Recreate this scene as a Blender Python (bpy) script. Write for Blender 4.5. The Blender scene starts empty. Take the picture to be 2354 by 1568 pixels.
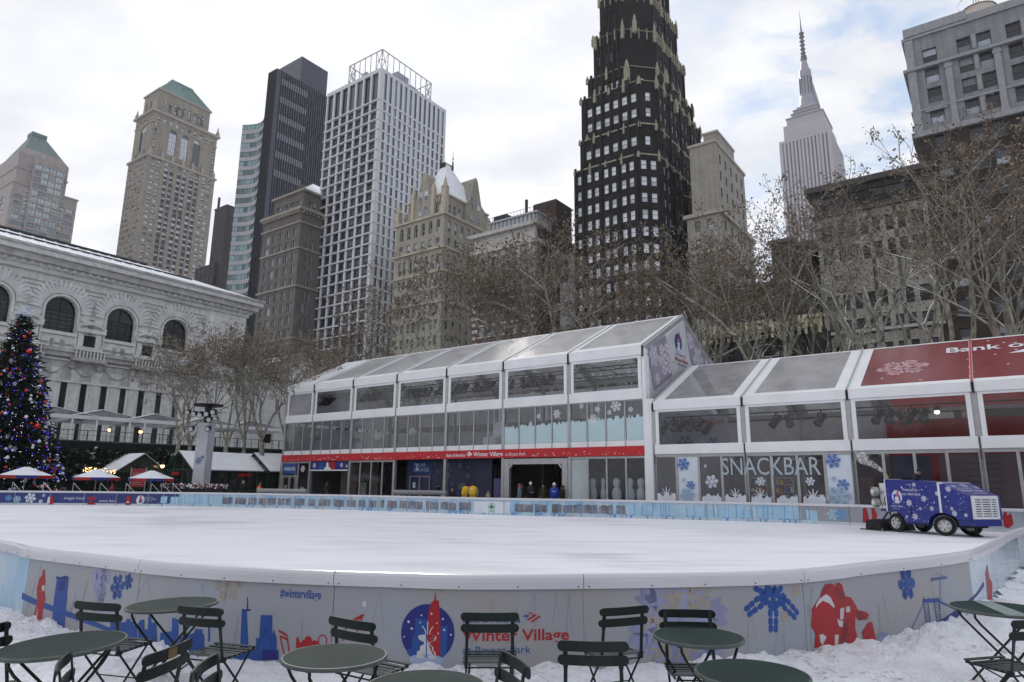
import bpy, math, random
from mathutils import Vector, Matrix
from mathutils.geometry import tessellate_polygon
R = random.Random(7)
SC = bpy.context.scene
rad = math.radians
# ------------------------------------------------------------------ camera
IW, IH, FPX = 2354.0, 1568.0, 1550.0           # measured picture size and focal length in its pixels
PITCH, ROLL, EYE = math.atan(328.5/FPX), 0.010, 1.9
F_ = Vector((0, math.cos(PITCH), math.sin(PITCH)))
R0 = Vector((1, 0, 0)); U0 = Vector((0, -math.sin(PITCH), math.cos(PITCH)))
R_ = R0*math.cos(ROLL)+U0*math.sin(ROLL); U_ = -R0*math.sin(ROLL)+U0*math.cos(ROLL)
cam = bpy.data.cameras.new("camera"); camo = bpy.data.objects.new("camera", cam)
SC.collection.objects.link(camo); SC.camera = camo
m = Matrix((R_, U_, -F_)).transposed().to_4x4(); m.translation = (0, 0, EYE); camo.matrix_world = m
cam.sensor_width = 36; cam.lens = 36*FPX/IW; cam.clip_start = .05; cam.clip_end = 6000
# ------------------------------------------------------------------ sky, sun, exposure
SUN_AZ, SUN_EL = rad(-14), rad(30)             # azimuth from +Y towards +X
W = bpy.data.worlds.new("World"); SC.world = W; W.use_nodes = True
def build_world():
    nt = W.node_tree; N = nt.nodes; L = nt.links; N.clear()
    out = N.new('ShaderNodeOutputWorld'); bg = N.new('ShaderNodeBackground'); bg.inputs[1].default_value = .1
    sky = N.new('ShaderNodeTexSky'); sky.sky_type = 'NISHITA'; sky.sun_disc = False
    sky.sun_elevation = SUN_EL; sky.sun_rotation = SUN_AZ; sky.air_density = 1.2; sky.dust_density = 2.0
    tc = N.new('ShaderNodeTexCoord'); mp = N.new('ShaderNodeMapping'); mp.vector_type = 'POINT'
    sx = N.new('ShaderNodeSeparateXYZ'); L.new(tc.outputs['Generated'], sx.inputs[0])
    # project the direction on a cloud deck overhead: xy/(z+k)
    ad = N.new('ShaderNodeMath'); ad.operation = 'ADD'; ad.inputs[1].default_value = .22
    mxz = N.new('ShaderNodeMath'); mxz.operation = 'MAXIMUM'; mxz.inputs[1].default_value = 0.0
    L.new(sx.outputs[2], mxz.inputs[0]); L.new(mxz.outputs[0], ad.inputs[0])
    dx = N.new('ShaderNodeMath'); dx.operation = 'DIVIDE'; L.new(sx.outputs[0], dx.inputs[0]); L.new(ad.outputs[0], dx.inputs[1])
    dy = N.new('ShaderNodeMath'); dy.operation = 'DIVIDE'; L.new(sx.outputs[1], dy.inputs[0]); L.new(ad.outputs[0], dy.inputs[1])
    cb = N.new('ShaderNodeCombineXYZ'); L.new(dx.outputs[0], cb.inputs[0]); L.new(dy.outputs[0], cb.inputs[1])
    L.new(cb.outputs[0], mp.inputs[0]); mp.inputs['Location'].default_value = (3.1, 1.7, 0); mp.inputs['Rotation'].default_value = (0, 0, .5)
    mp.inputs['Scale'].default_value = (1.0, 1.5, 1)
    n1 = N.new('ShaderNodeTexNoise'); n1.inputs['Scale'].default_value = 6.5; n1.inputs['Detail'].default_value = 9; n1.inputs['Roughness'].default_value = .6
    n1.inputs['Distortion'].default_value = .35
    L.new(mp.outputs[0], n1.inputs['Vector'])
    # more open blue to the right (+X), thick bright cloud to the left where the sun stands
    mr = N.new('ShaderNodeMapRange'); mr.inputs['From Min'].default_value = -.1; mr.inputs['From Max'].default_value = .42
    mr.inputs['To Min'].default_value = .2; mr.inputs['To Max'].default_value = -.005; L.new(sx.outputs[0], mr.inputs[0])
    s = N.new('ShaderNodeMath'); s.operation = 'ADD'; L.new(n1.outputs[0], s.inputs[0]); L.new(mr.outputs[0], s.inputs[1])
    rp = N.new('ShaderNodeValToRGB'); rp.color_ramp.elements[0].position = .36; rp.color_ramp.elements[1].position = .56
    rp.color_ramp.elements[0].color = (0, 0, 0, 1); rp.color_ramp.elements[1].color = (1, 1, 1, 1); L.new(s.outputs[0], rp.inputs[0])
    # cloud brightness: soft grey undersides
    n2 = N.new('ShaderNodeTexNoise'); n2.inputs['Scale'].default_value = 3.4; n2.inputs['Detail'].default_value = 7; n2.inputs['Roughness'].default_value = .55
    L.new(mp.outputs[0], n2.inputs['Vector'])
    rc = N.new('ShaderNodeValToRGB'); e = rc.color_ramp.elements
    e[0].position = .34; e[0].color = (4.6, 4.72, 5.15, 1); e[1].position = .62; e[1].color = (5.9, 5.95, 6.1, 1)
    L.new(n2.outputs[0], rc.inputs[0])
    # glow of the veiled sun
    nv = N.new('ShaderNodeVectorMath'); nv.operation = 'NORMALIZE'; L.new(tc.outputs['Generated'], nv.inputs[0])
    dt = N.new('ShaderNodeVectorMath'); dt.operation = 'DOT_PRODUCT'; L.new(nv.outputs[0], dt.inputs[0])
    dt.inputs[1].default_value = (math.sin(SUN_AZ)*math.cos(SUN_EL), math.cos(SUN_AZ)*math.cos(SUN_EL), math.sin(SUN_EL))
    g = N.new('ShaderNodeMapRange'); g.inputs['From Min'].default_value = .42; g.inputs['From Max'].default_value = 1
    g.inputs['To Min'].default_value = 0; g.inputs['To Max'].default_value = 1; L.new(dt.outputs['Value'], g.inputs[0])
    g2 = N.new('ShaderNodeMath'); g2.operation = 'POWER'; g2.inputs[1].default_value = 3.2; L.new(g.outputs[0], g2.inputs[0])
    g3 = N.new('ShaderNodeMath'); g3.operation = 'MULTIPLY'; g3.inputs[1].default_value = 1.0; L.new(g2.outputs[0], g3.inputs[0])
    ac = N.new('ShaderNodeVectorMath'); ac.operation = 'ADD'; L.new(rc.outputs[0], ac.inputs[0]); L.new(g3.outputs[0], ac.inputs[1])
    # blue gaps: Nishita colour, veiled a little
    bl = N.new('ShaderNodeMix'); bl.data_type = 'RGBA'; bl.inputs[0].default_value = .62
    L.new(sky.outputs[0], bl.inputs[6]); bl.inputs[7].default_value = (3.5, 4.4, 5.8, 1)
    mx = N.new('ShaderNodeMix'); mx.data_type = 'RGBA'; L.new(rp.outputs[0], mx.inputs[0]); L.new(bl.outputs[2], mx.inputs[6]); L.new(ac.outputs[0], mx.inputs[7])
    L.new(mx.outputs[2], bg.inputs[0]); L.new(bg.outputs[0], out.inputs[0])
build_world()
sl = bpy.data.lights.new("sun", 'SUN'); sl.energy = 2.9; sl.angle = rad(14); sl.color = (1, .95, .88)
so = bpy.data.objects.new("sun", sl); SC.collection.objects.link(so)
so.rotation_euler = (rad(90)-SUN_EL, 0, math.pi-SUN_AZ); so.location = (0, 0, 300)
SC.view_settings.view_transform = 'Standard'; SC.view_settings.look = 'None'; SC.view_settings.exposure = .72; SC.view_settings.gamma = 1
SC.view_settings.use_curve_mapping = False
SC.render.engine = 'CYCLES'; SC.cycles.transparent_max_bounces = 24; SC.cycles.max_bounces = 6

# ------------------------------------------------------------------ measuring helpers (picture pixel -> place)
def ray(px, py): return F_*FPX+R_*(px-IW/2)-U_*(py-IH/2)
def onz(px, py, z=0.0):
    d = ray(px, py); t = (z-EYE)/d.z; return Vector((d.x*t, d.y*t, z))
def atd(px, py, y):
    d = ray(px, py); t = y/d.y; return Vector((d.x*t, y, EYE+d.z*t))
def proj(P):
    v = Vector(P)-Vector((0, 0, EYE)); z = v.dot(F_)
    return (IW/2+FPX*v.dot(R_)/z, IH/2-FPX*v.dot(U_)/z, z)
GA = rad(-36); GX = Vector((math.cos(GA), math.sin(GA), 0)); GY = Vector((-math.sin(GA), math.cos(GA), 0))   # street grid axes
def hit(px, py, o, n):
    "point of the pixel's ray on the vertical plane through o with normal n"
    d = ray(px, py); o = Vector(o); c = Vector((0, 0, EYE)); t = (o-c).dot(n)/d.dot(n); return c+d*t
def street(px, c, py=1112):
    "foot of the vertical edge seen at the pixel, on the line P.GY = c"
    d = ray(px, py); t = c/(d.x*GY.x+d.y*GY.y); return Vector((d.x*t, d.y*t, 0))

# ------------------------------------------------------------------ materials
MATS = {}
def mat(name, col, rough=.7, var=.12, scale=1.5, bump=0.0, bscale=None, spec=.3, metal=0.0, col2=None, mask=(.45, .6), emit=0, snow=0.0, stretch=None, rnd=0.0, sub=None):
    if name in MATS: return MATS[name]
    m = bpy.data.materials.new(name); m.use_nodes = True; N = m.node_tree.nodes; L = m.node_tree.links; N.clear()
    out = N.new('ShaderNodeOutputMaterial'); b = N.new('ShaderNodeBsdfPrincipled'); L.new(b.outputs[0], out.inputs[0])
    b.inputs['Roughness'].default_value = rough; b.inputs['Metallic'].default_value = metal; b.inputs['Specular IOR Level'].default_value = spec
    tc = N.new('ShaderNodeTexCoord'); mp = N.new('ShaderNodeMapping'); L.new(tc.outputs['Object'], mp.inputs[0])
    if stretch: mp.inputs['Scale'].default_value = stretch
    n = N.new('ShaderNodeTexNoise'); n.inputs['Scale'].default_value = scale; n.inputs['Detail'].default_value = 6; n.inputs['Roughness'].default_value = .6
    L.new(mp.outputs[0], n.inputs['Vector'])
    c = N.new('ShaderNodeValToRGB'); e = c.color_ramp.elements
    if col2: e[0].position, e[1].position = mask; e[0].color = (*col, 1); e[1].color = (*col2, 1)
    else:
        e[0].position, e[1].position = .3, .7
        e[0].color = (*[max(0, k*(1-var)) for k in col], 1); e[1].color = (*[min(1, k*(1+var)) for k in col], 1)
    L.new(n.outputs[0], c.inputs[0]); src = c.outputs[0]
    if rnd:
        oi = N.new('ShaderNodeObjectInfo'); ge = N.new('ShaderNodeNewGeometry')
        a = N.new('ShaderNodeMath'); a.operation = 'ADD'; L.new(oi.outputs['Random'], a.inputs[0]); L.new(ge.outputs['Random Per Island'], a.inputs[1])
        fr = N.new('ShaderNodeMath'); fr.operation = 'FRACT'; L.new(a.outputs[0], fr.inputs[0])
        mr = N.new('ShaderNodeMapRange'); mr.inputs['To Min'].default_value = 1-rnd; mr.inputs['To Max'].default_value = 1+rnd; L.new(fr.outputs[0], mr.inputs[0])
        vm = N.new('ShaderNodeVectorMath'); vm.operation = 'SCALE'; L.new(src, vm.inputs[0]); L.new(mr.outputs[0], vm.inputs['Scale']); src = vm.outputs[0]
    if snow > 0:
        ge = N.new('ShaderNodeNewGeometry'); sx = N.new('ShaderNodeSeparateXYZ'); L.new(ge.outputs['Normal'], sx.inputs[0])
        mr = N.new('ShaderNodeMapRange'); mr.inputs['From Min'].default_value = 1-snow; mr.inputs['From Max'].default_value = 1-snow+.2; L.new(sx.outputs[2], mr.inputs[0])
        nn = N.new('ShaderNodeTexNoise'); nn.inputs['Scale'].default_value = .9; L.new(tc.outputs['Object'], nn.inputs['Vector'])
        r2 = N.new('ShaderNodeMapRange'); r2.inputs['From Min'].default_value = .42; r2.inputs['From Max'].default_value = .56; L.new(nn.outputs[0], r2.inputs[0])
        mu = N.new('ShaderNodeMath'); mu.operation = 'MULTIPLY'; L.new(mr.outputs[0], mu.inputs[0]); L.new(r2.outputs[0], mu.inputs[1])
        mx = N.new('ShaderNodeMix'); mx.data_type = 'RGBA'; L.new(mu.outputs[0], mx.inputs[0]); L.new(src, mx.inputs[6]); mx.inputs[7].default_value = (.8, .82, .86, 1); src = mx.outputs[2]
    L.new(src, b.inputs['Base Color'])
    if bump:
        bn = N.new('ShaderNodeTexNoise'); bn.inputs['Scale'].default_value = bscale or scale*6; bn.inputs['Detail'].default_value = 5
        L.new(mp.outputs[0], bn.inputs['Vector'])
        bp = N.new('ShaderNodeBump'); bp.inputs['Strength'].default_value = bump; bp.inputs['Distance'].default_value = .05
        L.new(bn.outputs[0], bp.inputs['Height']); L.new(bp.outputs[0], b.inputs['Normal'])
    if emit:
        b.inputs['Emission Color'].default_value = (*col, 1); b.inputs['Emission Strength'].default_value = emit
    MATS[name] = m; return m
def brick(name, c1, c2, mortar, scale=1.0, bw=.6, bh=.25, ms=.01, rough=.85, axis='wall', var=.15, bump=.3):
    "coursed masonry; horizontal coordinate is x+y so it works on both families of grid walls"
    if name in MATS: return MATS[name]
    m = bpy.data.materials.new(name); m.use_nodes = True; N = m.node_tree.nodes; L = m.node_tree.links
    b = N['Principled BSDF']; b.inputs['Roughness'].default_value = rough; b.inputs['Specular IOR Level'].default_value = .2
    tc = N.new('ShaderNodeTexCoord'); sx = N.new('ShaderNodeSeparateXYZ'); L.new(tc.outputs['Object'], sx.inputs[0])
    a = N.new('ShaderNodeMath'); a.operation = 'ADD'; L.new(sx.outputs[0], a.inputs[0]); L.new(sx.outputs[1], a.inputs[1])
    cb = N.new('ShaderNodeCombineXYZ'); L.new(a.outputs[0], cb.inputs[0]); L.new(sx.outputs[2], cb.inputs[1])
    br = N.new('ShaderNodeTexBrick'); L.new(cb.outputs[0], br.inputs['Vector']); br.inputs['Scale'].default_value = scale
    br.inputs['Brick Width'].default_value = bw; br.inputs['Row Height'].default_value = bh; br.inputs['Mortar Size'].default_value = ms
    br.inputs['Color1'].default_value = (*c1, 1); br.inputs['Color2'].default_value = (*c2, 1); br.inputs['Mortar'].default_value = (*mortar, 1)
    n = N.new('ShaderNodeTexNoise'); n.inputs['Scale'].default_value = .35; n.inputs['Detail'].default_value = 8; n.inputs['Roughness'].default_value = .65
    L.new(tc.outputs['Object'], n.inputs['Vector'])
    mr = N.new('ShaderNodeMapRange'); mr.inputs['From Min'].default_value = .3; mr.inputs['From Max'].default_value = .7
    mr.inputs['To Min'].default_value = 1-var; mr.inputs['To Max'].default_value = 1+var; L.new(n.outputs[0], mr.inputs[0])
    # rain streaks: noise stretched down the wall
    mp = N.new('ShaderNodeMapping'); mp.inputs['Scale'].default_value = (1.6, 1.6, .07); L.new(tc.outputs['Object'], mp.inputs[0])
    n3 = N.new('ShaderNodeTexNoise'); n3.inputs['Scale'].default_value = 1; n3.inputs['Detail'].default_value = 4; L.new(mp.outputs[0], n3.inputs['Vector'])
    m3 = N.new('ShaderNodeMapRange'); m3.inputs['From Min'].default_value = .35; m3.inputs['From Max'].default_value = .65
    m3.inputs['To Min'].default_value = .84; m3.inputs['To Max'].default_value = 1.08; L.new(n3.outputs[0], m3.inputs[0])
    mm = N.new('ShaderNodeMath'); mm.operation = 'MULTIPLY'; L.new(mr.outputs[0], mm.inputs[0]); L.new(m3.outputs[0], mm.inputs[1])
    vm = N.new('ShaderNodeVectorMath'); vm.operation = 'SCALE'; L.new(br.outputs['Color'], vm.inputs[0]); L.new(mm.outputs[0], vm.inputs['Scale'])
    L.new(vm.outputs[0], b.inputs['Base Color'])
    if bump:
        bp = N.new('ShaderNodeBump'); bp.inputs['Strength'].default_value = bump; bp.inputs['Distance'].default_value = .02; bp.invert = True
        L.new(br.outputs['Fac'], bp.inputs['Height']); L.new(bp.outputs[0], b.inputs['Normal'])
    MATS[name] = m; return m
def pane_mat(name, dark=(.02, .025, .03), light=(.45, .47, .5), frac=.5, ior=1.9, rough=.06):
    "window pane: some panes show pale blinds, others the dark room; all are glossy"
    if name in MATS: return MATS[name]
    m = bpy.data.materials.new(name); m.use_nodes = True; N = m.node_tree.nodes; L = m.node_tree.links
    b = N['Principled BSDF']; b.inputs['Roughness'].default_value = rough; b.inputs['IOR'].default_value = ior
    oi = N.new('ShaderNodeObjectInfo'); ge = N.new('ShaderNodeNewGeometry')
    a = N.new('ShaderNodeMath'); a.operation = 'ADD'; L.new(oi.outputs['Random'], a.inputs[0]); L.new(ge.outputs['Random Per Island'], a.inputs[1])
    fr = N.new('ShaderNodeMath'); fr.operation = 'FRACT'; L.new(a.outputs[0], fr.inputs[0])
    c = N.new('ShaderNodeValToRGB'); c.color_ramp.interpolation = 'LINEAR'; e = c.color_ramp.elements
    e[0].position = max(0, 1-frac-.1); e[0].color = (*dark, 1); e[1].position = min(1, 1-frac+.25); e[1].color = (*light, 1)
    L.new(fr.outputs[0], c.inputs[0])
    tc = N.new('ShaderNodeTexCoord'); n = N.new('ShaderNodeTexNoise'); n.inputs['Scale'].default_value = .8; n.inputs['Detail'].default_value = 3
    L.new(tc.outputs['Object'], n.inputs['Vector'])
    mr = N.new('ShaderNodeMapRange'); mr.inputs['To Min'].default_value = .6; mr.inputs['To Max'].default_value = 1.35; L.new(n.outputs[0], mr.inputs[0])
    vm = N.new('ShaderNodeVectorMath'); vm.operation = 'SCALE'; L.new(c.outputs[0], vm.inputs[0]); L.new(mr.outputs[0], vm.inputs['Scale'])
    L.new(vm.outputs[0], b.inputs['Base Color'])
    bp = N.new('ShaderNodeBump'); bp.inputs['Strength'].default_value = .12; bp.inputs['Distance'].default_value = .1
    n2 = N.new('ShaderNodeTexNoise'); n2.inputs['Scale'].default_value = .7; L.new(tc.outputs['Object'], n2.inputs['Vector'])
    L.new(n2.outputs[0], bp.inputs['Height']); L.new(bp.outputs[0], b.inputs['Normal'])
    MATS[name] = m; return m
def clear_mat(name, tint=(.9, .92, .93), opac=.1, dcol=(.7, .72, .74), rough=.03, spot=0.0, refl=1.5, sc=1.0, stretch=(1, 1, 1)):
    "clear sheet (glass or vinyl): see-through, a fresnel reflection and a thin milky film; spot = blotches of the film"
    if name in MATS: return MATS[name]
    m = bpy.data.materials.new(name); m.use_nodes = True; N = m.node_tree.nodes; L = m.node_tree.links; N.clear()
    out = N.new('ShaderNodeOutputMaterial'); tr = N.new('ShaderNodeBsdfTransparent'); tr.inputs[0].default_value = (*tint, 1)
    gl = N.new('ShaderNodeBsdfGlossy'); gl.inputs['Roughness'].default_value = rough
    df = N.new('ShaderNodeBsdfDiffuse'); df.inputs[0].default_value = (*dcol, 1)
    tl = N.new('ShaderNodeBsdfTranslucent'); tl.inputs[0].default_value = (*dcol, 1)
    mt = N.new('ShaderNodeMixShader'); mt.inputs[0].default_value = .58; L.new(df.outputs[0], mt.inputs[1]); L.new(tl.outputs[0], mt.inputs[2])
    f = N.new('ShaderNodeFresnel'); gb = N.new('ShaderNodeNewGeometry'); fb = N.new('ShaderNodeMapRange')   # thin sheet: same reflection from either side
    fb.inputs['To Min'].default_value = refl; fb.inputs['To Max'].default_value = 1/refl; L.new(gb.outputs['Backfacing'], fb.inputs[0]); L.new(fb.outputs[0], f.inputs[0])
    m1 = N.new('ShaderNodeMixShader'); m2 = N.new('ShaderNodeMixShader')
    tc = N.new('ShaderNodeTexCoord'); mp = N.new('ShaderNodeMapping'); mp.inputs['Scale'].default_value = stretch; L.new(tc.outputs['Object'], mp.inputs[0])
    n = N.new('ShaderNodeTexNoise'); n.inputs['Scale'].default_value = sc; n.inputs['Detail'].default_value = 7; n.inputs['Roughness'].default_value = .62; L.new(mp.outputs[0], n.inputs['Vector'])
    mr = N.new('ShaderNodeMapRange'); mr.inputs['From Min'].default_value = .42; mr.inputs['From Max'].default_value = .66
    mr.inputs['To Min'].default_value = opac; mr.inputs['To Max'].default_value = min(1, opac+spot); L.new(n.outputs[0], mr.inputs[0])
    L.new(mr.outputs[0], m1.inputs[0]); L.new(tr.outputs[0], m1.inputs[1]); L.new(mt.outputs[0], m1.inputs[2])
    L.new(f.outputs[0], m2.inputs[0]); L.new(m1.outputs[0], m2.inputs[1]); L.new(gl.outputs[0], m2.inputs[2])
    bp = N.new('ShaderNodeBump'); bp.inputs['Strength'].default_value = .25; bp.inputs['Distance'].default_value = .05
    L.new(n.outputs[0], bp.inputs['Height']); L.new(bp.outputs[0], gl.inputs['Normal']); L.new(bp.outputs[0], f.inputs['Normal'])
    L.new(m2.outputs[0], out.inputs[0]); MATS[name] = m; return m

# ------------------------------------------------------------------ mesh building
class MB:
    def __init__(s): s.v = []; s.f = []; s.m = []
    def face(s, pts, mi=0):
        n = len(s.v); s.v += [tuple(p) for p in pts]; s.f.append(tuple(range(n, n+len(pts)))); s.m.append(mi)
    def box(s, a, b, mi=0, M=None):
        x0, y0, z0 = a; x1, y1, z1 = b; n = len(s.v)
        vs = [(x, y, z) for z in (z0, z1) for y in (y0, y1) for x in (x0, x1)]
        s.v += [tuple(M @ Vector(p)) for p in vs] if M else vs
        for q in ((0, 2, 3, 1), (4, 5, 7, 6), (0, 1, 5, 4), (2, 6, 7, 3), (0, 4, 6, 2), (1, 3, 7, 5)): s.f.append(tuple(n+k for k in q)); s.m.append(mi)
    def bar(s, p, q, w, h=None, mi=0, up=(0, 0, 1)):
        "rectangular bar from p to q"
        p = Vector(p); q = Vector(q); d = (q-p); l = d.length
        if l < 1e-6: return
        d /= l; u = Vector(up)
        if abs(d.dot(u)) > .99: u = Vector((1, 0, 0))
        a = d.cross(u).normalized(); b = a.cross(d); M = Matrix((a, d, b)).transposed().to_4x4(); M.translation = p
        h = h or w; s.box((-w/2, 0, -h/2), (w/2, l, h/2), mi, M)
    def tube(s, p, q, r0, r1=None, n=8, mi=0, cap=True):
        p = Vector(p); q = Vector(q); d = q-p
        if d.length < 1e-6: return
        d.normalize(); r1 = r0 if r1 is None else r1
        u = Vector((0, 0, 1)) if abs(d.z) < .9 else Vector((1, 0, 0)); a = d.cross(u).normalized(); b = a.cross(d); k = len(s.v)
        for c, r in ((p, r0), (q, r1)):
            for i in range(n):
                t = 2*math.pi*i/n; s.v.append(tuple(c+a*(r*math.cos(t))+b*(r*math.sin(t))))
        for i in range(n):
            j = (i+1) % n; s.f.append((k+i, k+j, k+n+j, k+n+i)); s.m.append(mi)
        if cap:
            s.f.append(tuple(k+n-1-i for i in range(n))); s.m.append(mi); s.f.append(tuple(k+n+i for i in range(n))); s.m.append(mi)
    def pipe(s, pts, r, n=8, mi=0, rs=None):
        for i in range(len(pts)-1): s.tube(pts[i], pts[i+1], rs[i] if rs else r, rs[i+1] if rs else r, n, mi)
    def lathe(s, prof, c=(0, 0, 0), n=16, mi=0, M=None):
        k = len(s.v); c = Vector(c)
        for r, z in prof:
            for i in range(n):
                t = 2*math.pi*i/n; p = Vector((r*math.cos(t), r*math.sin(t), z)); p = (M @ p) if M else p; s.v.append(tuple(p+c))
        for j in range(len(prof)-1):
            for i in range(n):
                i2 = (i+1) % n; s.f.append((k+j*n+i, k+j*n+i2, k+(j+1)*n+i2, k+(j+1)*n+i)); s.m.append(mi)
    def ball(s, c, r, n=8, mi=0, sz=1.0):
        prof = [(r*math.sin(math.pi*j/(n//2))+1e-4, -r*sz*math.cos(math.pi*j/(n//2))) for j in range(n//2+1)]
        s.lathe(prof, c, n, mi)
    def prism(s, poly, y0, y1, mi=0, axis='y'):
        "poly of (x, z) extruded along y"
        n = len(poly); f = (lambda a, b, y: (a, y, b)) if axis == 'y' else (lambda a, b, y: (y, a, b)) if axis == 'x' else (lambda a, b, y: (a, b, y))
        k = len(s.v); s.v += [f(a, b, y0) for a, b in poly]+[f(a, b, y1) for a, b in poly]
        s.f.append(tuple(range(k, k+n))); s.f.append(tuple(range(k+2*n-1, k+n-1, -1))); s.m += [mi, mi]
        for i in range(n):
            j = (i+1) % n; s.f.append((k+i, k+n+i, k+n+j, k+j)); s.m.append(mi)
    def build(s, name, mats, parent=None, loc=None, rz=0, smooth=False, fix=True):
        me = bpy.data.meshes.new(name); me.from_pydata(s.v, [], s.f)
        for m in (mats if isinstance(mats, (list, tuple)) else [mats]): me.materials.append(m)
        me.polygons.foreach_set('material_index', s.m)
        if smooth: me.polygons.foreach_set('use_smooth', [True]*len(me.polygons))
        me.update(); return link(name, me, parent, loc, rz)
def link(name, me, parent=None, loc=None, rz=0):
    o = bpy.data.objects.new(name, me); SC.collection.objects.link(o)
    if parent: o.parent = parent
    if loc is not None: o.location = loc
    if rz: o.rotation_euler = (0, 0, rz)
    return o
def tag(o, label=None, cat=None, group=None, kind=None):
    if label: o['label'] = label
    if cat: o['category'] = cat
    if group: o['group'] = group
    if kind: o['kind'] = kind
    return o
def thing(name, label, cat, loc=(0, 0, 0), rz=0, group=None):
    o = bpy.data.objects.new(name, None); SC.collection.objects.link(o); o.location = loc; o.rotation_euler = (0, 0, rz)
    o.empty_display_size = .3; return tag(o, label, cat, group)
def copy_tree(o, parent=None):
    c = o.copy(); SC.collection.objects.link(c); c.parent = parent
    for ch in list(o.children): copy_tree(ch, c)
    return c
def grid(x0, x1, nx): return [x0+(x1-x0)*i/nx for i in range(nx+1)]
# ------------------------------------------------------------------ flat graphics laid on real surfaces
def circ(cx, cy, rx, ry=None, n=28, a0=0, a1=360):
    ry = ry or rx; k = n if a1-a0 >= 360 else n+1
    return [(cx+rx*math.cos(rad(a0+(a1-a0)*i/n)), cy+ry*math.sin(rad(a0+(a1-a0)*i/n))) for i in range(k)]
def tris(poly):
    v = [Vector((a, b, 0)) for a, b in poly]; return [[(v[i].x, v[i].y) for i in t] for t in tessellate_polygon([v])]
_TX = {}
def text_tris(txt, bold=False):
    "glyph triangles of a text, height of a capital about 0.7, origin at left baseline"
    key = (txt, bold)
    if key in _TX: return _TX[key]
    c = bpy.data.curves.new('t', 'FONT'); c.body = txt; c.size = 1; c.resolution_u = 3
    if bold: c.offset = .018
    o = bpy.data.objects.new('t', c); me = bpy.data.meshes.new_from_object(o); me.calc_loop_triangles()
    T = [[(me.vertices[i].co.x, me.vertices[i].co.y) for i in t.vertices] for t in me.loop_triangles]
    w = max((p[0] for t in T for p in t), default=1)
    bpy.data.objects.remove(o); bpy.data.meshes.remove(me); bpy.data.curves.remove(c); _TX[key] = (T, w); return _TX[key]
def clip(poly, k, lim, keep):
    out = []
    for i in range(len(poly)):
        a = poly[i]; b = poly[(i+1) % len(poly)]; ia = (a[k] >= lim) == keep; ib = (b[k] >= lim) == keep
        if ia: out.append(a)
        if ia != ib:
            t = (lim-a[k])/(b[k]-a[k]); out.append((a[0]+(b[0]-a[0])*t, a[1]+(b[1]-a[1])*t))
    return out
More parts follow.
